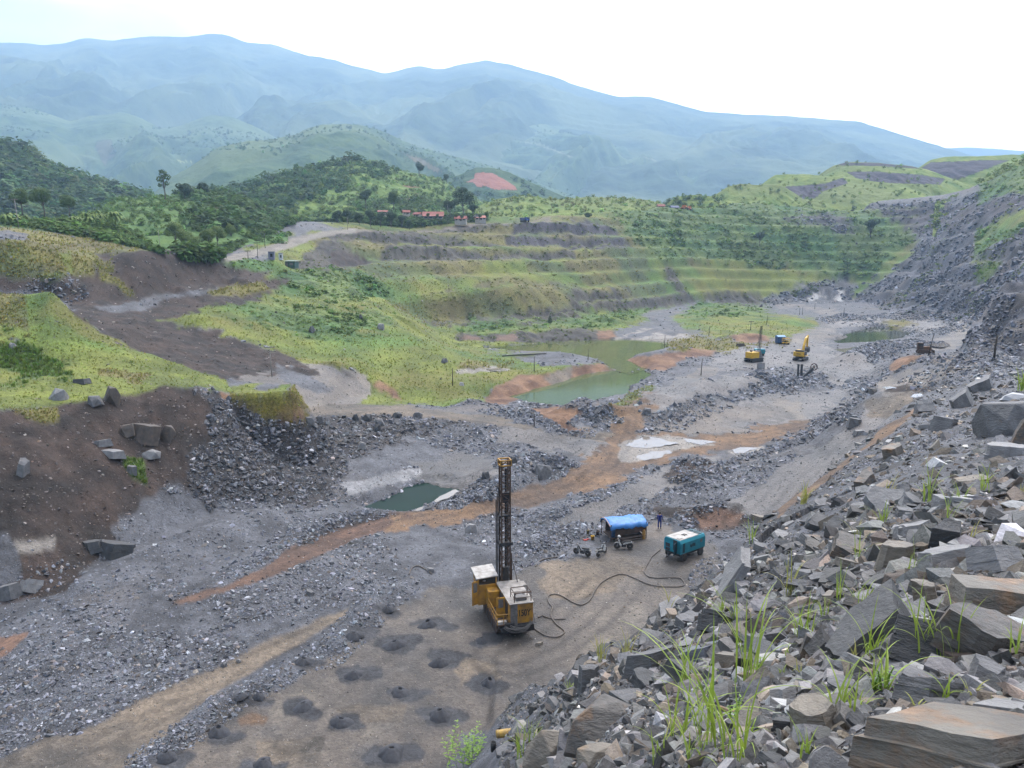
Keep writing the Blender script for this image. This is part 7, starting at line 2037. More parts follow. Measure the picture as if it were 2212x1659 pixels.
# ================================================================ BOULDERS AND SLABS
def slate_mat(name, a, b_, rust=None, amt=0.0, bump=0.8, scale=2.4):
    m, nt, b = nodes_of(name)
    N, L = nt.nodes, nt.links
    tc = N.new("ShaderNodeTexCoord")
    oi = N.new("ShaderNodeObjectInfo")
    ofs = N.new("ShaderNodeVectorMath"); ofs.operation = 'MULTIPLY_ADD'; ofs.inputs[1].default_value = (1, 1, 1)
    cmb = N.new("ShaderNodeCombineXYZ"); ml = N.new("ShaderNodeMath"); ml.operation = 'MULTIPLY'; ml.inputs[1].default_value = 37.0
    L.new(oi.outputs['Random'], ml.inputs[0]); L.new(ml.outputs[0], cmb.inputs[0]); L.new(ml.outputs[0], cmb.inputs[1])
    L.new(tc.outputs['Object'], ofs.inputs[0]); L.new(cmb.outputs[0], ofs.inputs[2])
    sc = N.new("ShaderNodeMapping"); sc.inputs['Scale'].default_value = (1, 1, 2.6); L.new(ofs.outputs[0], sc.inputs[0])
    n1 = N.new("ShaderNodeTexNoise"); n1.inputs['Scale'].default_value = scale * 3; n1.inputs['Detail'].default_value = 8; n1.inputs['Roughness'].default_value = 0.65
    L.new(sc.outputs[0], n1.inputs['Vector'])
    n2 = N.new("ShaderNodeTexNoise"); n2.inputs['Scale'].default_value = scale; n2.inputs['Detail'].default_value = 5; n2.inputs['Roughness'].default_value = 0.6
    L.new(ofs.outputs[0], n2.inputs['Vector'])
    rp = N.new("ShaderNodeValToRGB"); rp.color_ramp.elements[0].position = 0.34; rp.color_ramp.elements[1].position = 0.66
    rp.color_ramp.elements[0].color = (*b_, 1); rp.color_ramp.elements[1].color = (*a, 1)
    L.new(n2.outputs['Fac'], rp.inputs[0])
    last = rp.outputs[0]
    if rust:
        n3 = N.new("ShaderNodeTexNoise"); n3.inputs['Scale'].default_value = scale * 0.9; n3.inputs['Detail'].default_value = 7; n3.inputs['Roughness'].default_value = 0.7
        mp = N.new("ShaderNodeMapping"); mp.inputs['Location'].default_value = (5, 9, 3); L.new(ofs.outputs[0], mp.inputs[0]); L.new(mp.outputs[0], n3.inputs['Vector'])
        r3 = N.new("ShaderNodeValToRGB"); r3.color_ramp.elements[0].position = 0.62 - amt; r3.color_ramp.elements[1].position = 0.72 - amt * 0.6
        r3.color_ramp.elements[0].color = (0, 0, 0, 1); r3.color_ramp.elements[1].color = (1, 1, 1, 1)
        L.new(n3.outputs['Fac'], r3.inputs[0])
        rc = N.new("ShaderNodeValToRGB"); rc.color_ramp.elements[0].color = (*rust, 1); rc.color_ramp.elements[1].color = (rust[0] * 1.7, rust[1] * 1.95, rust[2] * 2.4, 1)
        rc.color_ramp.elements[0].position = 0.4; rc.color_ramp.elements[1].position = 0.62
        L.new(n1.outputs['Fac'], rc.inputs[0])
        mx = N.new("ShaderNodeMix"); mx.data_type = 'RGBA'; L.new(r3.outputs[0], mx.inputs[0]); L.new(last, mx.inputs[6]); L.new(rc.outputs[0], mx.inputs[7]); last = mx.outputs[2]
    L.new(last, b.inputs['Base Color']); b.inputs['Roughness'].default_value = 0.62; b.inputs['Specular IOR Level'].default_value = 0.4
    bp = N.new("ShaderNodeBump"); bp.inputs['Strength'].default_value = bump; bp.inputs['Distance'].default_value = 0.06
    L.new(n1.outputs['Fac'], bp.inputs['Height']); L.new(bp.outputs[0], b.inputs['Normal'])
    return m
SG = slate_mat("grey_slate", (0.125, 0.123, 0.124), (0.066, 0.066, 0.069), (0.12, 0.075, 0.04), 0.0)
SDK = slate_mat("dark_slate", (0.058, 0.059, 0.061), (0.034, 0.035, 0.037), (0.10, 0.06, 0.03), -0.03)
SPALE = slate_mat("pale_slate", (0.205, 0.20, 0.196), (0.13, 0.128, 0.13), (0.15, 0.11, 0.075), -0.03)
SRU = slate_mat("rusty_slate", (0.115, 0.105, 0.095), (0.06, 0.056, 0.052), (0.125, 0.072, 0.038), 0.10)
STAN = slate_mat("tan_slate", (0.19, 0.165, 0.132), (0.11, 0.097, 0.082), (0.165, 0.115, 0.07), 0.08)
SBR = slate_mat("brown_stone", (0.075, 0.058, 0.045), (0.04, 0.033, 0.028), (0.09, 0.05, 0.03), 0.05)
SOCH = slate_mat("ochre_slate", (0.165, 0.15, 0.125), (0.085, 0.076, 0.066), (0.15, 0.085, 0.042), 0.12, 0.8)

def slab_mesh(k, sides=5, layers=3, jag=0.06, taper=0.9, n_per=3):
    """angular unit slab: irregular outline, stepped layers, tilted top"""
    rg = np.random.default_rng(2200 + k)
    ang = np.sort((np.arange(sides) + rg.uniform(-0.32, 0.32, sides)) * 2 * math.pi / sides)
    cor = np.stack([np.cos(ang), np.sin(ang)], 1) * rg.uniform(0.72, 1.05, (sides, 1)) * 0.56
    out = []
    for i in range(sides):
        a, b_ = cor[i], cor[(i + 1) % sides]
        for q in range(n_per):
            t = q / n_per
            p = a + (b_ - a) * t
            if q: p = p * (1 + rg.normal(0, jag * 0.5))
            out.append(p)
    out = np.array(out); n = len(out)
    V, F = [], []
    zs = np.sort(np.concatenate([[0, 1], rg.uniform(0.15, 0.85, layers - 1)]))
    tx, ty = rg.normal(0, 0.16, 2)
    shift = np.zeros(2)
    sc = 1.0; rings = 0
    loc = 1 + rg.normal(0, jag * 0.35, n)
    for q in range(layers):
        for z in (zs[q], zs[q + 1]):
            s = sc * (1 - (1 - taper) * z)
            for i in range(n):
                p = out[i] * s * loc[i] + shift
                zz = (z - 0.5) + (tx * p[0] + ty * p[1]) * z + rg.normal(0, 0.012)
                V.append((p[0], p[1], zz))
            rings += 1
        sc *= rg.uniform(0.93, 1.03); shift = shift + rg.normal(0, 0.018, 2)
        loc = loc * (1 + rg.normal(0, jag * 0.5, n))
    F = [(r * n + i, r * n + (i + 1) % n, (r + 1) * n + (i + 1) % n, (r + 1) * n + i) for r in range(rings - 1) for i in range(n)]
    F += [tuple(range(n))[::-1], tuple(range((rings - 1) * n, rings * n))]
    me = bpy.data.meshes.new("slab"); me.from_pydata(V, [], F)
    bm = bmesh.new(); bm.from_mesh(me)
    bmesh.ops.triangulate(bm, faces=[f for f in bm.faces if len(f.verts) > 4])
    bmesh.ops.recalc_face_normals(bm, faces=bm.faces); bm.to_mesh(me); bm.free()
    return me
SLABS = [slab_mesh(k, 4 + k % 3, 1 + k % 4, 0.05 + 0.02 * (k % 3), 0.8 + 0.05 * (k % 4)) for k in range(16)]
def boulder_mesh(k):
    """blocky broken boulder: hull of a few corner points, edges nibbled"""
    rg = np.random.default_rng(3100 + k)
    bm = bmesh.new()
    for lay, zz, q0 in ((0, -0.5, 1.05), (1, 0.12, 1.0), (2, 0.5, 0.66)):
        m = int(rg.integers(3, 6)) + (lay == 0); ph = rg.uniform(0, 6.28)
        for i in range(m):
            a = ph + 2 * math.pi * (i + rg.uniform(-0.3, 0.3)) / m; q = q0 * rg.uniform(0.75, 1.05) * 0.54
            bm.verts.new((q * math.cos(a), q * math.sin(a), zz + rg.normal(0, 0.07)))
    r = bmesh.ops.convex_hull(bm, input=bm.verts)
    bmesh.ops.delete(bm, geom=[e for e in r['geom_interior'] if isinstance(e, bmesh.types.BMVert)], context='VERTS')
    bmesh.ops.dissolve_limit(bm, angle_limit=0.16, verts=bm.verts, edges=bm.edges)
    bmesh.ops.bevel(bm, geom=list(bm.edges), offset=0.018, segments=1, affect='EDGES', clamp_overlap=True)
    bmesh.ops.recalc_face_normals(bm, faces=bm.faces)
    me = bpy.data.meshes.new("boulder"); bm.to_mesh(me); bm.free()
    return me
BOULD = [boulder_mesh(k) for k in range(8)]
def slab(u, v, w, d, h, rz, tx, ty, mat, label=None, k=0, group=None, name="slate_rock", px=True, sink=0.3, r=None):
    """w, d, h in sighting units seen at that spot (turned into metres), tilted by tx, ty degrees"""
    if r: x, y, z = pt(u, v, r=r)
    else: x, y, z = spot(u, v)
    q = metres(u, v, r) if px else 1.0
    me = (BOULD if name == "boulder" else SLABS)[k % (8 if name == "boulder" else 16)].copy()
    if name == "boulder": h *= 1.15
    me.materials.clear(); me.materials.append(mat)
    o = bpy.data.objects.new(name, me); link(o)
    me.transform(Matrix.Diagonal((w * q, d * q, h * q, 1)))
    o.rotation_euler = (R(tx), R(ty), R(rz))
    o.location = (x, y, z + h * q * (0.5 - sink) )
    tag(o, label, "boulder" if name == "boulder" else "rock slab", group)
    return o
# ---- rocks of the near slope, one by one
HERO = [
    (2100, 1640, 540, 320, 125, 6, -10, 7, SOCH, "biggest flat rust-and-tan slab with dark front face, lowest in the near rubble", 3),
    (1890, 1390, 270, 130, 95, 38, -20, -24, SDK, "long dark rippled slab tilting up to right behind the grass tufts", 7),
    (2165, 1320, 290, 170, 80, -6, -10, 4, SOCH, "large ochre-topped block with dark layered side at frame's edge", 10),
    (2150, 1400, 260, 150, 80, 12, 14, 12, SRU, "dark layered block with orange rust patch below the ochre-topped one", 2),
    (2150, 1225, 130, 110, 60, 20, -32, 10, SPALE, "bright pale-grey smooth slab leaning behind the ochre-topped block", 1),
    (2040, 1225, 120, 80, 55, -10, -15, -5, SPALE, "pale ripple-sided slab left of the bright smooth one", 5),
    (2045, 1185, 95, 60, 80, 15, 12, -12, SDK, "dark pointed slab standing up behind the pale ripple-sided one", 0),
    (1928, 1222, 85, 70, 72, -20, 4, 6, STAN, "brown cube-like block with pale top, midway up the near slope", 8),
    (1808, 1194, 46, 34, 30, 30, -20, 8, SPALE, "small clean pale block left of the brown cube-like one", 4),
    (1975, 1152, 86, 56, 30, 10, -10, -4, SPALE, "flat pale slab with orange end above the brown cube-like block", 6),
    (1580, 1285, 185, 95, 20, 52, -48, -40, SPALE, "thin greenish-grey plate leaning steeply on the slope's left edge", 9),
    (1548, 1352, 105, 70, 46, 25, -20, 20, SDK, "dark fluted slab under the leaning thin plate", 11),
    (1420, 1436, 150, 60, 46, 12, -8, -6, SG, "long grey bar-shaped slab with crisp top edge at the slope's left shoulder", 12),
    (1300, 1590, 185, 120, 105, 10, -25, 5, SRU, "large brown-faced boulder with pale top near bottom centre", 13),
    (1190, 1640, 105, 80, 75, -12, -18, 6, STAN, "tan-topped grey block left of the large brown-faced boulder", 14),
    (1290, 1650, 115, 80, 55, 15, -12, -8, STAN, "beige flat-topped block below the large brown-faced boulder", 15),
    (1272, 1482, 50, 26, 62, 10, -12, 4, SG, "upright grey plate with white spot at slope's lower left tip", 1),
    (2010, 1510, 150, 110, 58, -12, -25, 10, SG, "broad clean grey slab directly above the biggest rust-and-tan one", 3),
    (1690, 1520, 76, 55, 50, 25, -30, 16, SPALE, "smooth pale wedge in the grass, left of the beige long block", 5),
    (1765, 1580, 105, 130, 85, 35, -14, -8, STAN, "long beige block with squared grey end beside the biggest slab", 8),
    (2005, 1420, 160, 80, 95, -18, -30, 14, SDK, "dark layered slab leaning below the rusty orange face", 7),
    (2006, 1310, 60, 40, 74, 8, -8, -10, STAN, "upright brown-grey plate wedged left of the ochre-topped block", 2),
    (1520, 1430, 98, 66, 50, 6, -15, -6, slate_mat("bluish_slate", (0.13, 0.14, 0.165), (0.07, 0.075, 0.09), (0.1, 0.09, 0.08), -0.1), "blue-grey angular rock at left of the grass-grown rubble", 6),
    (1570, 1440, 70, 46, 40, 30, -18, 8, SOCH, "orange-tan topped block just right of the blue-grey rock", 0),
    (2160, 1550, 150, 90, 42, 15, -16, 6, SPALE, "flat pale slab with small dark stone lying on it, above biggest slab's right end", 9),
    (2130, 1475, 90, 60, 60, -15, -20, 14, SG, "square-cut grey block between flat pale slab and rusty dark block", 4),
    (1860, 1450, 95, 60, 36, -25, -12, 16, SPALE, "narrow white-edged slab lying under the dark rippled one", 12),
    (1640, 1400, 80, 60, 36, 20, -15, 10, SG, "layered grey slab amid grass below the dark fluted slab", 10),
    (1620, 1560, 120, 60, 34, 48, -14, -26, STAN, "brown plank-like slab leaning right among long grass", 11),
    (1760, 1415, 70, 50, 48, -10, -10, 12, SRU, "brown splintered rock at the foot of dark rippled slab", 13),
    (2170, 985, 110, 80, 36, 5, -6, 4, SPALE, "flat light slab on the slope right below the brown round-edged rock", 14),
    (2175, 935, 150, 110, 95, 10, -6, -6, SG, "huge grey rounded boulder at right edge under the white sheet of rock", 15),
    (2206, 960, 40, 40, 70, 0, 0, 6, SRU, "brown round-edged rock pressed against the huge grey boulder", 0),
    (2190, 862, 66, 50, 18, 0, -8, 4, slate_mat("white_rock", (0.36, 0.355, 0.36), (0.28, 0.28, 0.285), None, 0, 0.2), "white flat sheet of rock above the huge grey boulder", 5),
    (2080, 880, 76, 50, 44, 30, -20, -16, SG, "tilted long slab left of the white sheet of rock", 6),
    (2120, 845, 80, 36, 34, 25, -10, -18, SG, "long ridge-like layered slab upslope of the white rock sheet", 7),
    (2040, 925, 60, 40, 34, -12, -12, 10, SG, "square grey block beside the smooth inclined rock face", 9),
    (1998, 890, 72, 50, 30, 40, -26, 24, SPALE, "smooth inclined pale rock face at the slope's upper edge", 3),
    (1935, 985, 70, 36, 34, 32, -8, -16, SOCH, "ochre-sided slab on the slope edge beside the gravel ramp", 2),
    (1870, 1050, 80, 34, 40, 40, -6, -20, SRU, "rust-sided slab below the ochre-sided one on the slope edge", 1),
    (2040, 1095, 66, 44, 30, 10, -18, 8, SPALE, "pale flat rock alone on dark fine rubble, upper slope", 4),
    (1950, 1065, 46, 34, 26, 25, -20, 12, SPALE, "small white-faced wedge on dark rubble near ramp edge", 8),
]
for h in HERO:
    u, v, w, d, hh, rz, tx, ty, mat, lb, k = h
    slab(u, v, w, d, hh, rz, tx, ty, mat, lb, k, sink=-1.4 if lb.startswith('thin') else 0.3, name="boulder" if "boulder" in lb else "slate_rock")
def to_px(P): return project(P[:, 0], P[:, 1], P[:, 2])
GLAB = {0: ("loose grey slate slab half buried in the near slope's rubble", SG), 1: ("loose dark slate slab half buried in the near slope's rubble", SDK), 2: ("loose pale-topped slate slab in the near slope's rubble", SPALE), 3: ("loose rust-stained slate slab in the near slope's rubble", SRU), 4: ("loose tan slate slab in the near slope's rubble", STAN)}
j = pick_vertices(NEAR & (PV < 1680), 1200)
Pn, rn = at_vertices(j)
un, vn = to_px(Pn)
cnt = 0
for i in range(len(j)):
    if cnt >= 285: break
    bad = any(abs(un[i] - h[0]) < h[2] * 0.42 and abs(vn[i] - h[1]) < h[4] * 0.5 for h in HERO)
    if bad: continue
    q = int(RNG.choice(5, p=[0.44, 0.22, 0.17, 0.09, 0.08]))
    size = float(np.clip(RNG.lognormal(3.75, 0.42), 24, 105))
    if rn[i] > 22: size *= 0.55
    s = size * rn[i] * 1.05 / FOC
    me = SLABS[int(RNG.integers(16))].copy(); me.materials.clear(); me.materials.append(GLAB[q][1])
    o = bpy.data.objects.new("slate_rock", me); link(o)
    hh_ = s * RNG.uniform(0.09, 0.34)
    me.transform(Matrix.Diagonal((s, s * RNG.uniform(0.5, 0.95), hh_, 1)))
    o.rotation_euler = (R(RNG.normal(-14, 20)), R(RNG.normal(0, 22)), RNG.uniform(0, 6.28))
    o.location = (Pn[i, 0], Pn[i, 1], Pn[i, 2] + hh_ * 0.3)
    tag(o, GLAB[q][0], "rock slab", "loose slate slabs of the near slope")
    cnt += 1

# ---- single rocks down in the pit
PIT = [
    (1173, 1030, 46, 34, 36, 15, SG, "large grey boulder on rubble heap behind the rig's mast", 15), (1108, 997, 22, 16, 12, 20, SDK, "dark block crowning the rubble heap left of the large grey boulder", 8), (1050, 1030, 20, 14, 14, -10, SDK, "dark boulder at the rubble heap's left foot", 2),
    (1018, 1150, 32, 24, 22, 15, SPALE, "pale squared block on gravel just left of the mast", 4), (243, 983, 56, 34, 16, 10, SPALE, "big white slab on the brown cliff face, lower of a pair", 1), (222, 960, 42, 24, 14, 0, SPALE, "white slab on the brown cliff face, upper of the pair", 3), (325, 985, 40, 24, 18, 12, SPALE, "pale-topped rock at base of the dark cliff block", 5),
    (315, 948, 66, 44, 44, 26, SBR, "biggest dark brown rock sticking out of the cliff", 14), (278, 938, 38, 28, 26, -22, SBR, "dark brown square rock adjoining the biggest cliff block", 10), (362, 944, 38, 28, 30, 24, SBR, "mossy dark rock at right of the biggest cliff block", 12), (130, 862, 44, 30, 26, 20, SPALE, "pale block at the grass terrace edge", 6),
    (205, 872, 36, 24, 20, -10, SG, "grey boulder on terrace edge between pale and dark ones", 9), (243, 866, 44, 30, 34, 8, SBR, "dark brown boulder on terrace edge", 11), (176, 828, 44, 26, 14, -18, SDK, "flat dark slab lying in the lime terrace grass", 13), (28, 772 - 22, 24, 16, 10, 20, SPALE, "white stone on bare patch of the left terrace", 0),
    (245, 1195, 84, 56, 34, 18, SDK, "big dark slate outcrop at foot of the left cliff", 7), (205, 1186, 46, 36, 26, -20, SDK, "dark angular slate at left of the foot outcrop", 2), (68, 1272, 52, 30, 26, 40, SPALE, "white-faced slab standing at lower left by the gravel", 3), (15, 1285, 56, 40, 30, -8, SG, "dark-sided white-topped slab at the left picture margin", 8),
    (50, 1020, 30, 22, 34, 15, SG, "blue-grey upright rock in the brown cliff at far left", 4), (285, 1020, 24, 14, 20, 10, SG, "rough grey rock under the white slabs", 1),
    (768, 907, 16, 12, 14, 0, SDK, "upright dark stone at left end of the road-edge boulder row", 0), (795, 908, 26, 18, 16, 10, SDK, "dark block second along the road-edge boulder row", 6), (820, 918, 24, 18, 16, -20, SG, "broad flat stone in middle of the road-edge boulder row", 9), (815, 932, 20, 16, 18, 20, SDK, "dark wedge below the middle of road-edge boulder row", 14), (858, 900, 22, 16, 14, 12, SDK, "dark stone on the crest by the brown road", 5), (902, 901, 24, 14, 13, -8, SG, "flat grey stone at right end of road-edge boulders", 12),
    (783, 968, 22, 14, 18, 10, SPALE, "single white stone on the dark gravel bank", 7), (668, 912, 26, 18, 16, 0, SG, "grey block at left of the trio by the mossy mound", 15), (690, 913, 24, 18, 18, 12, SG, "tall grey block among the trio by the mossy mound", 4), (678, 920, 20, 14, 8, -10, SPALE, "flat pale slab beneath the trio's blocks", 3),
    (823, 711, 20, 14, 14, 10, SPALE, "pale boulder on the green hill near the gully", 2), (674, 718, 16, 14, 15, 0, SG, "pointed grey boulder on the green hill slope", 0), (780, 690, 10, 8, 12, 0, SG, "grey standing stone higher on the green hill", 8), (997, 832, 14, 10, 9, 8, slate_mat("white_stone", (0.34, 0.33, 0.32), (0.25, 0.245, 0.24), None, 0, 0.2), "white rounded boulder on lime grass by thin pole", 15), (961, 784, 18, 13, 12, -8, SG, "mossy grey boulder on grass above the pale flat", 14),
    (1643, 797, 20, 16, 18, 12, SPALE, "big light slab on the heap left of the tripod", 6), (1240 + 158, 893, 22, 16, 14, 15, SG, "layered grey boulder at left end of the long windrow", 10), (1600, 748, 22, 12, 8, 0, SBR, "dark brown flat rock near the far drill mast", 12), (1845, 825 + 95, 30, 20, 24, 20, SG, "slanting grey rock on the berm crest", 1), (1885, 850, 24, 16, 14, -10, SRU, "squat block at berm top beside the ramp bend", 9), (1855, 938, 26, 16, 12, 10, SPALE, "pale topped rock at the berm's outer foot", 5),
    (2038, 783, 12, 10, 10, 0, SG, "round grey rock on roadside by orange spoil", 15), (1260, 803 + 30, 14, 8, 5, 0, SPALE, "flat white stone left edge of the lower pond", 3), (1385, 815, 12, 8, 5, 0, SPALE, "pale round stone in water at lower pond's right side", 15), (670, 1285, 22, 16, 12, 10, SG, "grey slab amid left gravel above tan track", 2), (515, 1430, 14, 10, 8, 0, SPALE, "white stone at the tan track's upper edge", 0), (485, 1435 + 4, 16, 12, 10, 20, SG, "grey stone next to white one at track edge", 6),
    (930, 1395 - 160, 24, 14, 12, 0, SPALE, "pale stone on gravel left of rig's cab", 7), (1165, 1385 + 8, 20, 14, 8, 10, STAN, "flat tan rock behind rig's right rear", 3), (1640, 1140 - 15, 40, 22, 16, 0, STAN, "low tan rock outcrop behind the compressor", 15), (1605, 1240, 30, 18, 14, 12, STAN, "pale slab in stone pile right of the compressor", 5), (1575, 1222, 24, 14, 8, -12, STAN, "thin yellowish slab on stone pile right of the compressor", 9),
]
for u, v, w, d, hh, tx, mat, lb, k in PIT:
    slab(u, v, w, d, hh, (u * 7) % 60 - 30, -abs(tx) * 0.6, tx * 0.5, mat, lb, k, name="boulder" if ("boulder" in lb or "stone" in lb or "block" in lb) else "slate_rock", sink=0.3)

# ================================================================ GRASS TUFTS, WEEDS AND LITTER OF THE NEAR SLOPE
def blade_mat(name, a, b_):
    m, nt, b = nodes_of(name)
    N, L = nt.nodes, nt.links
    tc = N.new("ShaderNodeTexCoord"); nz = N.new("ShaderNodeTexNoise"); nz.inputs['Scale'].default_value = 3.0
    L.new(tc.outputs['Object'], nz.inputs['Vector'])
    rp = N.new("ShaderNodeValToRGB"); rp.color_ramp.elements[0].position = 0.4; rp.color_ramp.elements[1].position = 0.62
    rp.color_ramp.elements[0].color = (*a, 1); rp.color_ramp.elements[1].color = (*b_, 1); L.new(nz.outputs['Fac'], rp.inputs[0])
    L.new(rp.outputs[0], b.inputs['Base Color']); b.inputs['Roughness'].default_value = 0.55
    tr = N.new("ShaderNodeBsdfTranslucent"); L.new(rp.outputs[0], tr.inputs[0])
    mx = N.new("ShaderNodeMixShader"); mx.inputs[0].default_value = 0.35
    L.new(b.outputs[0], mx.inputs[1]); L.new(tr.outputs[0], mx.inputs[2])
    out = [n for n in N if n.type == 'OUTPUT_MATERIAL'][0]; L.new(mx.outputs[0], out.inputs['Surface'])
    return m
MBLADE = blade_mat("fresh_grass_blade", (0.20, 0.29, 0.035), (0.30, 0.37, 0.06))
MBLADE2 = blade_mat("yellowing_grass_blade", (0.27, 0.29, 0.06), (0.38, 0.32, 0.11))
MWEED = blade_mat("weed_leaf", (0.13, 0.25, 0.03), (0.22, 0.34, 0.05))
def tuft(u, v, hpx, n, spread, label, seed, mat=MBLADE, group=None, r=None, wid=0.006):
    rg = random.Random(seed)
    if r: x, y, z = pt(u, v, r=r)
    else: x, y, z = spot(u, v)
    H = hpx * metres(u, v, r)
    m = MB()
    w0 = min(0.011, max(wid, H * 0.010))
    w0 = max(w0, 0.85 * metres(u, v, r))
    for k in range(n):
        a = rg.uniform(0, 2 * math.pi); L_ = H * rg.uniform(0.55, 1.15); bend = rg.uniform(0.1, 1.0) * spread
        o_ = H * 0.10
        bx, by = rg.uniform(-o_, o_), rg.uniform(-o_, o_)
        tw = a + math.pi / 2 + rg.uniform(-0.6, 0.6)
        S_ = 9; V = []
        for i in range(S_ + 1):
            t = i / S_
            hor = L_ * (0.25 * bend * t + 0.75 * bend * t * t); ver = L_ * (t - 0.55 * bend * t * t * t)
            w = w0 * (1 - t ** 2.2) * (0.55 + 0.9 * min(1, t * 3)) * 0.75 + 0.0004
            px, py = bx + hor * math.cos(a), by + hor * math.sin(a)
            V += [(px - w * math.cos(tw), py - w * math.sin(tw), ver), (px, py, ver + w * 0.35), (px + w * math.cos(tw), py + w * math.sin(tw), ver)]
        F = []
        for i in range(S_):
            F += [(3 * i, 3 * i + 1, 3 * i + 4, 3 * i + 3), (3 * i + 1, 3 * i + 2, 3 * i + 5, 3 * i + 4)]
        m.add(V, F)
    o = m.build("grass_tuft", mat, smooth=True)
    o.location = (x, y, z - 0.02)
    return tag(o, label, "grass tuft", group)
TUFTS = [
    (1620, 1480, 265, 16, 0.7, "tallest long-bladed grass tuft between the tan-topped block and smooth pale wedge", 1), (1540, 1620, 300, 16, 0.8, "very tall grass tuft at the bottom, left of the brown plank-like slab", 2), (1590, 1650, 240, 14, 0.8, "arching grass tuft at bottom edge under the brown plank-like slab", 3),
    (1990, 1425, 190, 15, 0.75, "upright grass tuft before the dark layered leaning slab", 4), (2050, 1425, 170, 12, 0.8, "splayed grass tuft in front of rusty orange face", 5), (1880, 1420, 150, 14, 0.8, "grass tuft at the foot of the dark rippled slab", 6), (1740, 1380, 140, 14, 0.9, "bushy grass tuft on rubble left of the dark rippled slab", 7),
    (1700, 1290, 110, 12, 0.8, "pale grass tuft mid-slope above the fresh bushy one", 8), (1735, 1640, 130, 12, 0.6, "broad-bladed tuft beside the long beige block", 9), (1850, 1540, 130, 12, 0.9, "leafy tuft at the upper edge of biggest slab", 10), (1900, 1500, 150, 14, 0.95, "long drooping tuft reaching over the clean grey slab", 11),
    (1820, 1560, 180, 10, 0.9, "drooping blades behind the long beige block", 12), (1480, 1480, 150, 12, 0.9, "spreading tuft left of the blue-grey rock", 13), (1470, 1600, 200, 14, 0.85, "tall tuft in the bottom rubble right of large brown-faced boulder", 14), (1500, 1655, 170, 12, 0.8, "lowest bottom-edge tuft beside the very tall one", 15),
    (1300, 1430, 75, 18, 0.7, "yellowish tuft over the slope's left shoulder, left one of two", 16), (1352, 1425, 75, 16, 0.7, "yellowish tuft over the slope's left shoulder, right one of two", 17), (1230, 1505, 50, 14, 0.7, "small tuft by the upright grey plate", 18), (1125, 1640, 105, 18, 0.7, "fresh tuft beside yellow can at the slope foot", 19), (1150, 1610, 80, 14, 0.8, "thin tuft right of yellow can", 20),
    (1735, 1090, 60, 22, 0.6, "lime grass tuft on the slope edge above the gravel ramp", 21), (2005, 1085, 100, 14, 0.6, "slim upright tuft beside pale flat rock on upper slope", 22), (2125, 1065, 90, 12, 0.6, "slim tuft on the upper slope near flat light slab", 23), (1905, 1130, 60, 12, 0.8, "sparse tuft above the brown cube-like block", 24), (1850, 1165, 55, 12, 0.8, "low tuft left of the brown cube-like block", 25),
    (1960, 1255, 120, 8, 0.7, "few tall blades behind the dark rippled slab's top", 26), (2100, 1700, 120, 8, 0.7, "blades at bottom right", 27), (2195, 1420, 100, 8, 0.6, "thin blades at the far right margin below the ochre-topped block", 28), (2140, 1545, 60, 6, 0.4, "short blades on the flat pale slab", 29), (2205, 845, 60, 26, 0.6, "bright grass tuft on the rocks above the white sheet of rock", 30),
    (1810, 1300, 110, 8, 0.5, "lone tall blades above the smooth pale block area", 31), (1870, 1310, 90, 8, 0.7, "thin blades amid dark fine rubble", 32), (1585, 1340, 75, 12, 0.7, "tuft at foot of the thin leaning plate", 33), (1560, 1330, 60, 10, 0.6, "sparse blades in front of the thin leaning plate", 34), (1425, 1655, 140, 10, 0.6, "few broad blades at bottom edge before large brown-faced boulder", 35),
]
for u, v, hpx, n, sp, lb, sd in TUFTS:
    if v > 1690: continue
    tuft(u, v, hpx, n, sp, lb, sd, MBLADE2 if sd in (16, 17, 8, 25, 21) else MBLADE)
for k in range(46):
    i = int(RNG.integers(len(j)))
    if vn[i] < 1040 or un[i] < 1350: continue
    tuft(float(un[i]), float(vn[i]), random.uniform(35, 95), random.randint(4, 9), random.uniform(0.5, 0.9), "small sparse grass sprig among the near slope's rubble", 100 + k, MBLADE if k % 3 else MBLADE2, "small sprigs in the rubble")

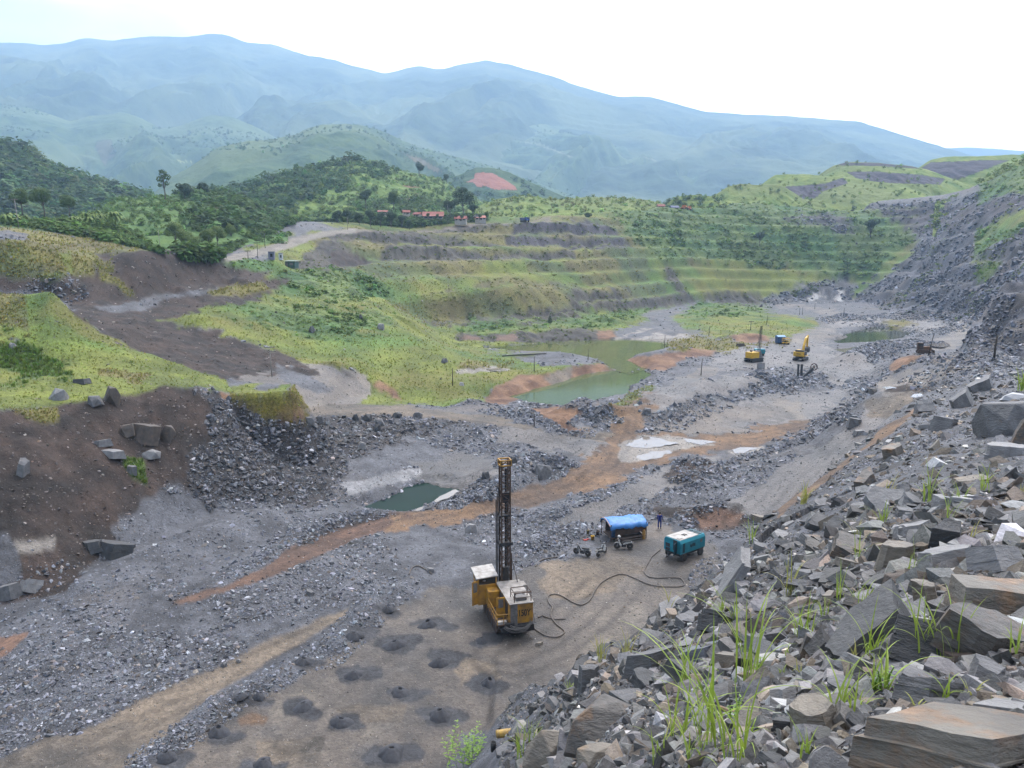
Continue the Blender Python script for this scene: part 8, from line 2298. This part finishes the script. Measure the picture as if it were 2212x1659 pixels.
def weed(u, v, hpx, n, label, seed, leaf=0.07):
    rg = random.Random(seed)
    x, y, z = spot(u, v)
    H = hpx * metres(u, v)
    o = empty("weed", (x, y, z), 0, label, "weed")
    st, lf = MB(), MB()
    for k in range(n):
        a = rg.uniform(0, 6.28); b0 = H * 0.35
        bx, by = rg.uniform(-b0, b0), rg.uniform(-b0, b0); h = H * rg.uniform(0.55, 1.1); dx, dy = 0.2 * h * math.cos(a), 0.2 * h * math.sin(a)
        P_ = [(bx + dx * t * t, by + dy * t * t, h * t) for t in (0, 0.33, 0.66, 1)]
        st.tube(P_, [0.012, 0.010, 0.007, 0.004], 5)
        for i in range(int(16)):
            t = 0.2 + 0.8 * i / 15; c = Vector((bx + dx * t * t, by + dy * t * t, h * t)); an = i * 2.4 + a; L_ = H * leaf * rg.uniform(1.3, 2.4) * (1.2 - 0.5 * t)
            d = Vector((math.cos(an), math.sin(an), rg.uniform(0.1, 0.6))).normalized(); s = d.cross(Vector((0, 0, 1))).normalized() * L_ * 0.2
            tip = c + d * L_ + Vector((0, 0, -0.15 * L_))
            lf.add([c, c + d * L_ * 0.45 + s, tip, c + d * L_ * 0.45 - s], [(0, 1, 2, 3)])
    st.build("stems", MWEED, o); lf.build("leaves", MWEED, o)
    return o
weed(1005, 1655, 95, 15, "bright green leafy weed clump left of the yellow can at the bottom edge", 1)
weed(1905, 1500, 60, 4, "yellow-green leafy weed inside the long drooping grass", 2, 0.12)
weed(1640, 1450, 32, 3, "small broad-leaved weed beside the tallest grass tuft", 3, 0.22)
weed(1590, 1555, 50, 3, "leafy weed among the tall grass near brown plank-like slab", 4, 0.14)

x, y, z = spot(1090, 1592)
g = empty("jerrycan", (x, y, z + 0.02), R(12), "battered yellow plastic can lying on its side at the slope foot", "can")
q = metres(1090, 1592)
MB().lathe([(0.02, -19 * q), (8.5 * q, -18 * q), (9 * q, -15 * q), (8.6 * q, -9 * q), (9 * q, -8 * q), (9 * q, 8 * q), (8.6 * q, 9 * q), (9 * q, 15 * q), (8.5 * q, 18 * q), (0.02, 19 * q)], 16, (0, 0, 8 * q), 'x').build("body", surf("dirty_yellow_plastic", (0.42, 0.26, 0.05), (0.20, 0.14, 0.06), 9, 0.6, bump=0.2), g, smooth=True)
MB().cyl((19 * q, 0, 12 * q), (22 * q, 0, 12 * q), 2.5 * q, 10).build("cap", MBLACKP, g)
x, y, z = spot(1066, 1622)
g = empty("pipe_stub", (x, y, z), 0, "short black pipe stub standing open beside the yellow can", "pipe stub")
MB().lathe([(6 * q, 0), (6 * q, 20 * q), (5 * q, 20 * q), (5 * q, 2 * q)], 14).build("tube", MBLACKP, g, smooth=True)
# dry stick
p0 = spot(1552, 1555); 
tag(MB().tube([(p0[0], p0[1], p0[2] + 0.12), (p0[0] + 0.25, p0[1] - 0.35, p0[2] + 0.2), (p0[0] + 0.45, p0[1] - 0.8, p0[2] + 0.16)], [0.02, 0.016, 0.008], 6).build("dry_stick", surf("dry_wood", (0.22, 0.15, 0.09), (0.13, 0.09, 0.055), 9, 0.9)), "dry brown stick across the grass at bottom centre-right", "stick")
